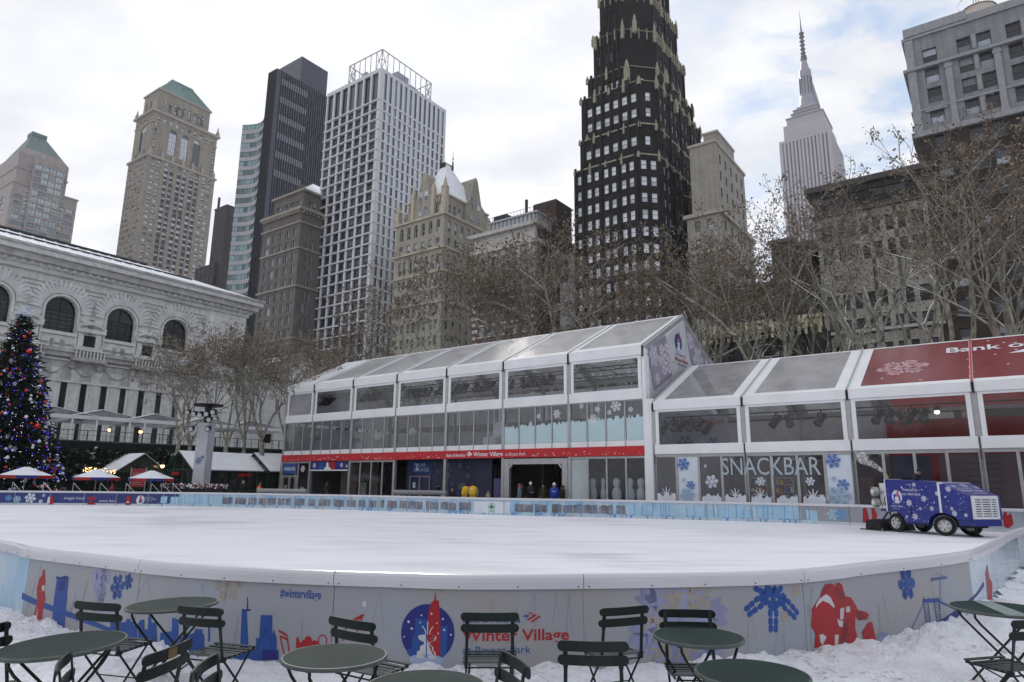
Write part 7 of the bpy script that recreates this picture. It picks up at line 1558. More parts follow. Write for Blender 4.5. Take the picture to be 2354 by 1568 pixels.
def make_chair():
    t = thing('folding_chair', 'x', 'chair', (0, 0, 0), 0, 'dark green folding chairs in the snow')
    for z, y in ((.80, -.250), (.712, -.222)): one('back_slat', lambda b: slat(b, .45, z, .062, .012, y), GRN, t)
    for s in (-1, 1):
        x = s*.175
        one('leg', lambda b: (b.bar((x, -.235, .825), (x, -.205, .66), .030, .008), b.bar((x, -.205, .66), (x*1.03, -.165, .44), .024, .010), b.tube((x*1.03, -.165, .44), (x*1.08, .215, .01), .009, n=6), b.box((x*1.03-.012, -.18, .415), (x*1.03+.012, -.13, .45))), GRN, t)
        one('leg', lambda b: (b.tube((x*.94, .185, .435), (x*1.0, -.225, .01), .009, n=6),), GRN, t)
    def seat(b):
        for k in range(7):
            y = -.165+k*.055; z = .452-.012*math.sin(math.pi*k/6)+(.004 if k == 6 else 0)
            b.box((-.205, y, z-.005), (.205, y+.038, z+.005)); b.box((-.213, y+.006, z-.005), (-.205, y+.032, z+.004)); b.box((.205, y+.006, z-.005), (.213, y+.032, z+.004))
    one('seat', seat, SLAT, t)
    one('seat_frame', lambda b: ([b.bar((s*.188, -.165, .438), (s*.188, .2, .438), .012, .02) for s in (-1, 1)], b.bar((-.19, -.16, .415), (.19, -.16, .415), .010), b.bar((-.17, .185, .42), (.17, .185, .42), .010)), GRN, t)
    one('cross_bar', lambda b: (b.bar((-.187, .04, .195), (.187, .04, .195), .008)), GRN, t); one('cross_bar', lambda b: b.bar((-.175, -.20, .05), (.175, -.20, .05), .008), GRN, t)
    return t
CH = make_chair(); used = []
def chair(x1, y1, x2, y2, away, label, dz=0, turn=0, tape=False):
    A, B_ = onz(x1, y1, GZ+.80+dz), onz(x2, y2, GZ+.80+dz); mid = (A+B_)/2; d = (B_-A).normalized(); f = Vector((-d.y, d.x, 0)).normalized(); v = Vector((mid.x, mid.y, 0)).normalized()
    if (f.dot(v) > 0) != away: f = -f
    o = CH if not used else copy_tree(CH); used.append(o); rz = math.atan2(-f.x, f.y)+turn; o.rotation_euler = (R.uniform(-.02, .02), R.uniform(-.02, .02), rz)
    p = mid+f*.24; o.location = (p.x, p.y, GZ+dz); o['label'] = label
    if tape:
        sl_ = [c for c in o.children if c.name.startswith('back_slat')][0]; one('tape_patch', lambda b: [b.face([(x, -.2725+.022*(2*x/.45)**2+o_, .766), (x+.02, -.2725+.022*(2*(x+.02)/.45)**2+o_, .766), (x+.02, -.2725+.022*(2*(x+.02)/.45)**2+o_, .824), (x, -.2725+.022*(2*x/.45)**2+o_, .824)]) for x in (-.04, -.02, 0, .02) for o_ in (-.001, .0138)], TANP, sl_)
    return o
chair(175, 1388, 277, 1394, True, 'dark green folding chair between the large near left table and the fence')
chair(413, 1398, 519, 1407, True, 'dark green folding chair right of the small back table, pale shine on its seat')
chair(1061, 1417, 1194, 1418, True, 'dark green folding chair with bright seat slats standing before the Winter Village lettering')
chair(758, 1423, 862, 1438, True, 'dark green folding chair behind the right side of the left middle table')
chair(1363, 1406, 1483, 1405, True, 'dark green folding chair with open tall back left of the right middle table', turn=.25)
chair(1286, 1484, 1447, 1489, True, 'dark green folding chair seen from behind, lowest one right of centre')
chair(1505, 1412, 1634, 1411, False, 'dark green folding chair facing the camera behind the right middle table', turn=-.15)
chair(325, 1523, 452, 1476, True, 'dark green folding chair with a tan tape patch on its upper back slat', tape=True)
chair(440, 1562, 500, 1514, False, 'dark green folding chair seen edge-on at the bottom right of the taped chair')
chair(122, 1566, 172, 1500, False, 'dark green folding chair seen edge-on below the large near left table')
chair(1149, 1508, 1210, 1548, False, 'dark green folding chair seen edge-on at the bottom centre beside the cut-off table')
chair(2290, 1432, 2408, 1434, True, 'dark green folding chair at the right edge of the picture under the taped table', turn=0.35)
chair(-98, 1470, 14, 1442, False, 'dark green folding chair mostly outside the left edge of the picture')
def make_table(r, legs=True):
    t = thing('round_table', 'x', 'table', (0, 0, 0), 0, 'round green metal tables in the snow'); n = 56
    one('tabletop', lambda b: b.lathe([(.001, .7215), (r-.02, .7205), (r-.012, .722)], n=n), TOPM, t, smooth=True)
    one('rim', lambda b: b.lathe([(r-.014, .7225), (r-.004, .722), (r, .715), (r, .702), (r-.006, .698), (.001, .700)], n=n), RIM, t)
    k = r*.72
    for s in (-1, 1):
        one('leg', lambda b: b.pipe([(-k, s*.16, .70), (-k, s*.16, .655), (-k*.88, s*.17, .60), (k*.95, s*.2, 0.0)], .010, 8), GRN, t)
        one('leg', lambda b: b.pipe([(k, s*.13, .70), (k, s*.13, .655), (k*.88, s*.14, .60), (-k*.95, s*.18, 0.0)], .010, 8), GRN, t)
    one('cross_bar', lambda b: (b.bar((-k, -.16, .688), (-k, .16, .688), .014), b.bar((k, -.13, .688), (k, .13, .688), .014), b.bar((k*.5, -.18, .19), (k*.5, .18, .19), .010), b.bar((-k*.5, -.17, .17), (-k*.5, .17, .17), .010)), GRN, t)
    return t
TB = make_table(.33); TB2 = make_table(.38)
def table(px, py, src, label, rz, first=False, tilt=(0, 0), dz=0):
    o = src if first else copy_tree(src); p = onz(px, py, GZ+.72+dz); o.location = (p.x, p.y, GZ+dz); o.rotation_euler = (tilt[0], tilt[1], rz); o['label'] = label; return o
table(770, 1507, TB, 'round green metal table left of centre, in front of the rink fence', .7, True)
table(978, 1577, TB, 'round green metal table cut off by the bottom edge at the centre', 1.9)
table(1605, 1462, TB, 'round green metal table right of centre with a chair facing the camera behind it', .3)
table(1728, 1547, TB, 'round green metal table cut off by the bottom edge, right of centre', 2.4)
table(160, 1479, TB2, 'large round green metal table at the bottom left corner', .5, True, tilt=(0, -.05))
table(403, 1388, TB2, 'round green metal table at the left standing closest to the rink fence', .1, tilt=(0, -.03))
t7 = table(2303, 1399, TB2, 'round dark metal table with a pale tape patch at the right edge', -.2); t7.scale = (1.1, 1.1, 1)
one('tape_patch', lambda b: b.face([(-.12, -.36, .7235), (.05, -.36, .7235), (.08, .34, .7235), (-.06, .34, .7235)]), mat('pale_tape', (.20, .26, .26), .35, .2, 8), t7)
for k, (px, py) in enumerate(((432, 1375), (590, 1503), (780, 1500), (1625, 1475))): pass
# ================================================================== ICE RESURFACER
def resurfacer():
    a, b_ = onz(*cr(720, 965, 2300, 1250, 4.708)), onz(*cr(1320, 1015, 2300, 1250, 4.708)); d = (b_-a).normalized(); rz = math.atan2(d.y, d.x)
    T = thing('ice_resurfacer', 'deep blue ice resurfacing machine printed with white snowflakes, white front grille', 'ice resurfacer', (a.x, a.y, 0), rz); Wd = 1.68
    PB = mat('deep_blue_paint', (.010, .020, .20), .3, .10, 1.5, spec=.6, bump=.04); PW = mat('white_paint', (.66, .67, .70), .35, .06); CH_ = mat('black_chassis', (.012, .012, .013), .6, .3, 4); TY = mat('tyre_rubber', (.016, .016, .016), .8, .3, 9); TS = mat('snow_in_tread', (.42, .43, .46), .8, .5, 22, bump=.5)
    # right side is y = 0, left side y = Wd; arches cut in the side panels
    def arch(c, r, z0, n=8, a0=0, a1=180): return [(c+r*math.cos(rad(a0+(a1-a0)*i/n)), z0+r*math.sin(rad(a0+(a1-a0)*i/n))) for i in range(n+1)]
    side = [(-.40, 2.27), (-.40, .88)]+[(-.12, .90), (.18, .86), (.42, .66), (.52, .38)]+[(1.62, .38)]+[(1.66, .55), (1.78, .74), (2.02, .88), (2.3, .92), (2.6, .88), (2.85, .78), (3.0, .66)]+[(3.56, .70), (3.56, 1.60), (2.46, 2.08), (2.30, 2.13)]
    one('body', lambda b: b.prism(side, 0, Wd, 0, 'y'), PB, T)
    one('inner_well', lambda b: (b.box((-.2, .35, .35), (3.2, Wd-.35, .86)),), CH_, T)
    one('seam_band', lambda b: (b.box((2.24, -.012, .92), (2.34, Wd+.012, 2.14)), b.box((-.42, -.012, .86), (-.37, Wd+.012, 2.285)), b.box((2.34, -.01, 2.075), (2.48, .03, 2.12))), PW, T)
    one('water_tank', lambda b: (b.box((-.86, .15, 1.0), (-.42, Wd-.5, 2.1)), [b.box((-.88, .14, 1.05+k*.25), (-.86, Wd-.5, 1.07+k*.25)) for k in range(5)]), PW, T)
    one('rear_platform', lambda b: (b.box((-.95, .2, .86), (-.3, Wd-.1, .95)), b.box((-.9, .8, .95), (-.5, Wd-.2, 1.3)), b.bar((-.7, .4, .9), (-1.1, .4, .45), .06), b.bar((-.7, 1.6, .9), (-1.1, 1.6, .45), .06)), PB, T)
    for z in (1.72, 1.22): 
        l = one('rear_light', lambda b: (b.tube((-.90, .05, z), (-.98, -.15, z), .2, .21, 16), b.tube((-.6, .15, z), (-.9, .05, z), .05, .05, 6)), mat('light_housing', (.40, .41, .42), .3, metal=.5), T); one('lens', lambda b: b.tube((-.975, -.13, z), (-1.0, -.19, z), .12, .1, 14), mat('milky_lens', (.72, .70, .62), .3), l)
    # conditioner sled with blade
    one('conditioner', lambda b: (b.prism([(-1.62, .0), (-1.55, .42), (-1.15, .50), (-.75, .28), (-.62, .02)], -.12, Wd+.1, 0, 'y'), b.box((-1.9, -.15, -.0), (-.7, -.1, .05)), b.bar((-.9, .3, .4), (-.1, .3, .7), .1), b.bar((-.9, 1.7, .4), (-.1, 1.7, .7), .1), b.bar((-.8, .9, .45), (-.2, .9, .95), .08)), CH_, T)
    one('runner_plate', lambda b: b.prism([(-1.75, .005), (-.62, .005), (-.62, .14), (-.68, .05), (-1.7, .04)], -.14, -.125, 0, 'y'), mat('scratched_steel', (.30, .29, .26), .5, metal=.4), T)
    # grille
    def grille(b):
        x = 3.57; y0, y1, z0, z1 = .10, Wd-.22, .72, 1.62
        for yy0, yy1, zz0, zz1 in ((y0, y0+.12, z0, z1), (y1-.08, y1, z0, z1), (y0+.12, y1-.08, z0, z0+.1), (y0+.12, y1-.08, z1-.1, z1), ((y0+y1)/2-.22, (y0+y1)/2-.18, z0+.1, z1-.1), ((y0+y1)/2+.28, (y0+y1)/2+.32, z0+.1, z1-.1)): b.box((x, yy0, zz0), (x+.07, yy1, zz1))
        for k in range(8): z = z0+.16+k*.09; b.box((x+.005, y0+.1, z-.025), (x+.06, y1-.06, z+.025))
    one('grille', grille, PW, T); box_part('radiator', (3.561, .2, .8), (3.568, Wd-.3, 1.54), CH_, T)
    one('bumper', lambda b: (b.box((2.9, .15, .45), (3.58, Wd-.1, .72)),), PB, T); one('spray_cone', lambda b: (b.lathe([(.05, .25), (.06, .12), (.22, .03), (.24, .0)], (2.9, 1.0, 0.005), 12), b.tube((2.9, 1.0, .2), (2.9, 1.0, .5), .05)), CH_, T)
    def wheel(x, y, steer, snowy, r=.40, w=.26):
        wv = MB(); 
        M = Matrix.Translation((x, y, r)) @ Matrix.Rotation(steer, 4, 'Z') @ Matrix.Rotation(rad(90), 4, 'X')
        wl = thing_part('wheel', T, (x, y, r), steer)
        tb = MB(); M2 = Matrix.Rotation(rad(90), 4, 'X'); tb.lathe([(r*.62, w/2), (r*.86, w/2), (r*.97, w/2-.03), (r, w/2-.06), (r, -w/2+.06), (r*.97, -w/2+.03), (r*.86, -w/2), (r*.62, -w/2), (r*.62, w/2)], n=32, M=M2); tb.build('tyre', TY, wl, smooth=False)
        if snowy:
            kb = MB()
            for i in range(30):
                for j in range(4): a = rad(12*i+(6 if j % 2 else 0)); kb.box((-.028, -.028, 0), (.028, .024, .012), 0, Matrix.Rotation(-a, 4, 'Y') @ Matrix.Translation((0, -w/2+.05+j*.055, r-.002)))
            tag(kb.build('tread', TS, wl), kind='stuff')
        rb = MB(); rb.lathe([(r*.62, w/2-.01), (r*.58, w/2-.03), (r*.52, w/2-.09), (.10, w/2-.09)], n=24, M=M2)
        for k in range(6): a = rad(60*k); rb.bar((.05*math.cos(a), -w/2+.03, .05*math.sin(a)), (r*.56*math.cos(a), -w/2+.02, r*.56*math.sin(a)), .075, .03, up=(0, 1, 0))
        rb.tube((0, -w/2+.06, 0), (0, -w/2-.0, 0), .07, .06, 12); rb.lathe([(r*.62, -w/2+.0), (r*.54, -w/2+.03), (r*.50, -w/2+.08), (.001, -w/2+.08)][::-1], n=24, M=Matrix.Rotation(rad(90), 4, 'X') @ Matrix.Identity(4)); rb.lathe([(r*.62, w/2+.0), (r*.54, w/2-.03), (r*.50, w/2-.07)], n=24, M=M2); rb.build('rim', mat('alloy_rim', (.50, .50, .50), .35, .1, metal=.5), wl)
    def thing_part(name, parent, loc, rz_):
        e = bpy.data.objects.new(name, None); SC.collection.objects.link(e); e.parent = parent; e.location = loc; e.rotation_euler = (0, 0, rz_); return e
    wheel(.0, .12, 0, False); wheel(2.28, .14, rad(32), True); wheel(2.28, Wd-.14, rad(32), True); wheel(0, Wd-.14, 0, False)
    one('hose', lambda b: (b.pipe([(-.45, .5, 1.0), (-.62, .35, .8), (-.5, .3, .55), (-.2, .28, .5)], .03), b.pipe([(-.4, .12, 1.6), (-.52, .02, 1.45), (-.5, .03, 1.1)], .02), b.bar((.6, -.03, .42), (1.55, -.03, .42), .05, .03)), CH_, T)
    one('latch', lambda b: [b.box((x, -.02, z), (x+.09, -.001, z+.03)) for x, z in ((-.2, 1.2), (1.0, 1.2), (2.0, 1.2), (2.6, 1.3), (3.2, 1.0))], CH_, T)
    one('seat_back', lambda b: b.box((-.3, .9, 2.1), (-.15, 1.4, 2.35)), CH_, T); one('pipe', lambda b: b.pipe([(-.36, .2, 2.2), (-.4, .2, 2.42), (-.55, .2, 2.62)], .03), mat('brass_pipe', (.35, .28, .12), .4), T)
    # printed snow and words on the side, hood and front
    S = Decal(lambda u, v, l: (u, -l, v), lift=.002, dl=.0008); RR = random.Random(12)
    f7 = lambda x, y: (lambda p: ((p-Vector((a.x, a.y, 0))).dot(d), p.z))(hit(*cr(x, y, 2300, 1250, 4.708), (a.x, a.y, 0), Vector((d.y, -d.x, 0))))
    for x, y, r in ((937, 355, .10), (875, 590, .15), (1065, 535, .13), (1168, 662, .10), (1020, 662, .07), (955, 765, .14), (848, 765, .07), (1235, 468, .10), (1380, 410, .13), (1428, 665, .08), (1462, 725, .12), (1610, 748, .08), (780, 388, .05), (883, 355, .035), (1040, 420, .035), (1345, 512, .05), (1200, 585, .04)): u, v = f7(x, y); S.flake(u, v, r, 0, RR.random()*60, .34)
    for k in range(150):
        u, v = RR.uniform(-.35, 3.45), RR.uniform(.45, 2.15)
        if v > 2.08-.43*max(0, u-2.3) or (v < 1.0 and (u < .45 or u > 1.65)): continue
        S.poly(circ(u, v, RR.choice((.009, .014, .022)), n=6), 0, 3)
    p, q = f7(790, 435), f7(985, 445); S.text('Powered by', p[0], p[1], .13, 0, width=q[0]-p[0]); p, q = f7(790, 490), f7(1025, 492); S.text('hot chocolate', p[0], p[1], .13, 0, width=q[0]-p[0])
    c = f7(722, 510); S.poly(circ(c[0], c[1], .27, .28), 0); S.emblem(c[0], c[1], .245, (0, 2, 3, 0, 0)); S.poly([(c[0]-.17, c[1]-.2), (c[0], c[1]-.2), (c[0], c[1]+.1), (c[0]-.17, c[1]+.1)], 2); S.poly(circ(c[0], c[1]-.1, .1, .12), 0)
    p, q = f7(655, 640), f7(808, 640); S.text('Winter Village', p[0], p[1], .08, 0, width=q[0]-p[0], bold=True); S.text('Bank of America', p[0]+.06, p[1]+.13, .04, 0, width=(q[0]-p[0])*.6); S.text('at Bryant Park', p[0]+.08, p[1]-.09, .045, 0, width=(q[0]-p[0])*.55)
    p, q = f7(600, 630), f7(1640, 640); S.line((p[0], 1.08), (3.5, 1.08), .008, 4); S.line(f7(908, 650), f7(915, 745), .05, 5); S.build('side_print', [mat('flake_print', (.60, .60, .72), .45), NAVY, mat('badge_blue', (.05, .07, .45), .4), mat('badge_red', (.5, .05, .12), .4), mat('panel_seam', (.10, .08, .22), .4), CH_], T)
    nz = Vector((.48, 0, 1.10)).normalized(); Hd = Decal(lambda u, v, l: (2.46+1.10*v+nz.x*l, u, 2.08-.48*v+nz.z*l), lift=.002)
    Hd.text('Winter Village', .45, .55, -.13, 0, width=1.35, bold=True) if False else None
    T2, w2 = text_tris('Winter Village', True)
    for txt, y0, w_, v0, h in (('Winter Village', .25, 1.2, .62, .13), ('Bank of America', .3, .8, .40, .07), ('at Bryant Park', .6, .75, .80, .08)):
        tt, tw = text_tris(txt, True); Hd.n += 1
        for t in tt: Hd.tri([(y0+x*w_/tw, v0-y*h/.72) for x, y in t], 0, .004)
    for x, v, r in ((.35, .2, .1), (1.0, .15, .14), (1.45, .3, .1)): Hd.flake(x, v, r, 0, 15, .3)
    for k in range(50): Hd.poly(circ(RR.uniform(.05, 1.6), RR.uniform(.05, .95), .015, n=6), 0, 2)
    Hd.build('hood_print', [MATS['flake_print']], T)
    return T, a, d
RS, RSA, RSD = resurfacer()
def plume():
    "steam drifting from the machine's exhaust"
    m = bpy.data.materials.new('steam'); m.use_nodes = True; N = m.node_tree.nodes; L = m.node_tree.links; N.clear(); out = N.new('ShaderNodeOutputMaterial'); v = N.new('ShaderNodeVolumePrincipled'); v.inputs['Color'].default_value = (.9, .9, .93, 1)
    tc = N.new('ShaderNodeTexCoord'); n = N.new('ShaderNodeTexNoise'); n.inputs['Scale'].default_value = 5; n.inputs['Detail'].default_value = 3; L.new(tc.outputs['Object'], n.inputs['Vector'])
    r = N.new('ShaderNodeMapRange'); r.inputs['From Min'].default_value = .4; r.inputs['From Max'].default_value = .62; m = clear_mat('steam_veil', (1, 1, 1), .0, (.9, .9, .92), .6, .62, 1.001, 5)
    p0 = atd(*c2(1490, 985), RSA.y+.3); p1 = atd(*c2(1325, 880), RSA.y+1.2); b = MB(); n = 7; prof = []
    k = len(b.v); ax = (p1-p0).normalized(); u = ax.cross(Vector((0, 1, 0))).normalized(); w = u.cross(ax); RR = random.Random(2)
    for i in range(n+1):
        t = i/n; c = p0.lerp(p1, t); r_ = (.05+.22*t) if i < n else .02
        for j in range(10): a = 2*math.pi*j/10; q = r_*(1+.25*RR.uniform(-1, 1)); b.v.append(tuple(c+u*(q*math.cos(a))+w*(q*math.sin(a))))
    for i in range(n):
        for j in range(10): j2 = (j+1) % 10; b.f.append((i*10+j, i*10+j2, (i+1)*10+j2, (i+1)*10+j)); b.m.append(0)
    b.f.append(tuple(range(9, -1, -1))); b.m.append(0); b.f.append(tuple(n*10+j for j in range(10))); b.m.append(0)
    tag(b.build('steam_plume', m), 'thin white plume of steam blowing up left from the ice resurfacer', 'steam', kind='stuff')
plume()
# ================================================================== TERRACE, TENTS, KIOSKS, UMBRELLAS, CONIFER
c6 = lambda x, y: cr(x, y, 0, 700, 2.24)
c8 = lambda x, y: cr(x, y, 0, 1100, 2.9425)
TZ = 6.0; TA = onz(*c6(400, 1125), TZ); TBp = onz(*c6(1740, 1185), TZ); TDv = (TBp-TA).normalized(); TNn = Vector((TDv.y, -TDv.x, 0)); TRZ = math.atan2(TDv.y, TDv.x); TL = (TBp-TA).length
HEDGE = mat('ivy_green', (.008, .014, .010), .8, .5, 3, bump=.6, bscale=9); GFR = mat('kiosk_green', (.02, .09, .04), .45, .15); KGL = clear_mat('kiosk_glass', (.45, .5, .48), .08, (.3, .33, .33), .04, .1, 1.5)
def terrace():
    T = thing('terrace_wall', 'long dark ivy-hung terrace wall with an iron railing on its snowy top', 'wall', (TA.x, TA.y, 0), TRZ)
    one('wall', lambda b: (b.box((-45, 0, -.3), (TL+6, .6, 2.6)), b.box((-45, -.35, 3.2), (TL+6, .6, TZ-.12)), b.box((-45, .5, 2.6), (TL+6, .6, 3.2))), HEDGE, T)
    one('coping', lambda b: (b.box((-45, -.45, TZ-.12), (TL+6, 14, TZ)), b.box((-45, -.6, 3.0), (TL+6, -.36, 3.12)), b.box((-45, -.5, 3.9), (-44, -.36, 3.95))), mat('snowy_coping', (.10, .10, .10), .8, snow=.5), T)
    one('floor', lambda b: b.box((-45, .6, 0), (TL+8, 30, TZ-.13)), mat('terrace_stone', (.2, .2, .2)), T)
    one('railing', lambda b: ([b.bar((x*.9-44, -.3, TZ), (x*.9-44, -.3, TZ+1.05), .05 if x % 3 else .1) for x in range(int((TL+49)/.9))], b.bar((-45, -.3, TZ+1.05), (TL+6, -.3, TZ+1.05), .06), b.bar((-45, -.3, TZ+.55), (TL+6, -.3, TZ+.55), .03)), FR_D, T)
    iv = MB(); RR = random.Random(21)
    for k in range(2600):
        x, z = RR.uniform(-18, TL+4), 0
        c = RR.choice((-8, -2, 3, 9, TL-12, TL-5)); x = c+RR.gauss(0, 2.6); z = RR.uniform(2.2, 5.4)-abs(x-c)*.15; y = -.45-RR.random()*.6; s = RR.uniform(.10, .22); n = Vector((RR.uniform(-1, 1), RR.uniform(-1, .2), RR.uniform(-.5, 1))).normalized(); u = n.orthogonal().normalized()*s; v = n.cross(u); p = Vector((x, y, z)); iv.face([p-u-v, p+u-v, p+u+v, p-u+v])
    tag(iv.build('ivy', mat('ivy_leaf', (.010, .022, .012), .7, .5, 2, snow=.35), T), kind='stuff')
terrace()
def tents():
    CLR = clear_mat('tent_vinyl', (.6, .6, .63), .55, (.30, .30, .33), .1, .25, 1.5); W = 7.4; z = TZ+2.7; proto = None
    for k, (xa, ya, lab) in enumerate(((100, 1005, 'clear-roofed canopy tent on the terrace, half hidden behind the Christmas tree'), (435, 1030, 'clear-roofed canopy tent on the terrace, first one right of the Christmas tree'), (790, 1050, 'clear-roofed canopy tent on the terrace left of the light pillar'), (1120, 1078, 'clear-roofed canopy tent on the terrace directly behind the light pillar'), (1420, 1090, 'clear-roofed canopy tent on the terrace nearest the pavilion'))):
        px, py = c6(xa, ya); d = ray(px, py); n = TNn; o = TA-n*1.2; c = Vector((0, 0, EYE)); t = (o-c).dot(n)/d.dot(n); p = c+d*t
        if proto: T = copy_tree(proto)
        else:
            T = proto = thing('canopy_tent', 'x', 'tent', group='canopy tents on the terrace')
            h = 1.1; a = (W/2, W/2, h); C = [(0, 0, 0), (W, 0, 0), (W, W, 0), (0, W, 0)]
            one('roof', lambda b: [b.face([C[i], C[(i+1) % 4], a]) for i in range(4)], CLR, T)
            one('hip_band', lambda b: [b.bar(Vector(C[i])+Vector((0, 0, .02)), Vector(a)+Vector((0, 0, .04)), .42, .04) for i in range(4)], PVC, T)
            one('valance', lambda b: (b.box((0, -.04, -.35), (W, 0, .05)), b.box((0, W, -.35), (W, W+.04, .05)), b.box((-.04, 0, -.35), (0, W, .05)), b.box((W, 0, -.35), (W+.04, W, .05))), PVC, T)
            for x, y in ((.1, .1), (W-.1, .1), (W-.1, W-.1), (.1, W-.1)): one('post', lambda b: b.box((x-.09, y-.09, -2.7), (x+.09, y+.09, 0)), PVC, T)
        T.location = (p.x, p.y, z); T.rotation_euler = (0, 0, TRZ); T['label'] = lab
    for k, (x, y, lab) in enumerate(((672, 1065, 'warm lit lamp under the first canopy tent right of the Christmas tree'), (861, 1077, 'warm lit lamp under the canopy tent left of the light pillar'), (995, 1287, 'warm round lamp on the dark wall left of the snow-roofed long kiosk'), (1043, 1286, 'warm dim lamp close to the gable of the snow-roofed long kiosk'))):
        p = onz(*c6(x, y), TZ+1.9) if k < 2 else atd(*c6(x, y), TA.y+4); T = thing('wall_lamp', lab, 'lamp', p, 0, 'small warm lamps on the terrace')
        if k > 1: T.location = atd(*c6(x, y), 74)
        one('globe', lambda b: b.ball((0, 0, 0), .2, 10), LAMPY, T); one('hood', lambda b: b.lathe([(.26, .1), (.1, .28), (.03, .5)], n=8), BLK, T)
tents()
def kiosk(o, rz, w, l, h, rh, label, open_=False):
    "gable end on local -y, ridge along y; o at the front left foot"
    T = thing('market_kiosk', label, 'kiosk', o, rz); x0, x1 = 0, w
    def fr(b):
        for y in (0, l): 
            for x in (0, w*.33, w*.66, w): b.bar((x, y, 0), (x, y, h+(rh-h)*(1-abs(2*x/w-1))), .09)
            b.bar((0, y, h), (w, y, h), .1); b.bar((-.3, y, h-.15), (w/2, y, rh), .12); b.bar((w+.3, y, h-.15), (w/2, y, rh), .12); b.bar((0, y, 1), (w, y, 1), .07)
        n = max(2, int(l/1.6))
        for x in (0, w):
            for k in range(n+1): b.bar((x, l*k/n, 0), (x, l*k/n, h), .09)
            b.bar((x, 0, h), (x, l, h), .1); b.bar((x, 0, 1), (x, l, 1), .07)
        b.bar((w/2, 0, rh), (w/2, l, rh), .1)
    one('frame', fr, GFR, T)
    one('roof', lambda b: [b.prism([(a, z-.03), (c, zz-.03), (c, zz+.05), (a, z+.05)], -.2, l+.2, 0, 'y') for a, z, c, zz in ((-.3, h-.12, w/2, rh), (w/2, rh, w+.3, h-.12))], FR_D, T)
    one('roof_snow', lambda b: [b.prism([(a, z+.055), (c, zz+.055), (c, zz+.13), (a, z+.13)], -.1, l+.1, 0, 'y') for a, z, c, zz in ((-.25, h-.08, w/2, rh+.02), (w/2, rh+.02, w+.25, h-.08))], SNOWM, T)
    one('glazing', lambda b: (b.face([(0, .02, 0), (w, .02, 0), (w, .02, h), (w/2, .02, rh), (0, .02, h)]), b.face([(w-.02, 0, 0), (w-.02, l, 0), (w-.02, l, h), (w-.02, 0, h)]), b.face([(.02, 0, 0), (.02, l, 0), (.02, l, h), (.02, 0, h)])), KGL, T)
    RR = random.Random(int(o.x*7)); one('wares', lambda b: [b.box((RR.uniform(.2, w-.8), y, RR.uniform(.05, 1.5)), (RR.uniform(.9, w-.2), y+.3, RR.uniform(1.6, 2.3)), RR.choice((0, 0, 1, 2))) for y in [l*(.1+.8*k/6) for k in range(7)]], [mat('wares_dark', (.03, .03, .025)), mat('wares_red', (.16, .02, .02)), mat('wares_tan', (.16, .11, .07))], T)
    one('fascia_sign', lambda b: (b.box((w+.02, l*.3, h-.55), (w+.1, l*.3+1.4, h-.25)), b.box((w*.3, -.12, h-.5), (w*.3+1.3, -.05, h-.2))), PRED, T)
    return T
p = atd(c8(1320, 0)[0], 1104, 65); kiosk(Vector((p.x, p.y, 0)), GA, 4.8, 15, 2.9, 4.5, 'long green-framed glass market kiosk with a wide snow-covered roof behind the light pillar')
p = atd(c8(2112, 0)[0], 1107, 68)-GX*4.2; kiosk(Vector((p.x, p.y, 0)), GA, 5.2, 8, 2.9, 4.6, 'green-framed glass kiosk partly hidden by the left end of the pavilion')
p = atd(*c8(940, 600), 71); kiosk(Vector((p.x, p.y, 0))-GX*0+GY*-0, GA+rad(90), 5.0, 9, 2.75, 4.6, 'green-framed market kiosk with string lights under its snowy eave, behind the middle umbrella')
p = atd(*c8(480, 600), 73); kiosk(Vector((p.x, p.y, 0)), GA+rad(90), 5.6, 8, 2.8, 4.7, 'green-framed market kiosk right beside the Christmas tree')
T = thing('eave_lights', 'strings of small warm lights below the snowy eave behind the middle umbrella', 'string lights', atd(*c8(670, 530), 69.5)); b = MB(); RR = random.Random(8); q = atd(*c8(930, 545), 69.5)-T.location
for k in range(60): v = q*RR.random()+Vector((0, 0, RR.uniform(-.35, .1))); b.ball(v, .035, 4)
tag(b.build('bulbs', LAMPY, T), kind='stuff'); one('wire', lambda b: (b.bar((0, 0, 0), q, .02), b.bar((0, 0, -.25), q-Vector((0, 0, .25)), .02)), BLK, T)
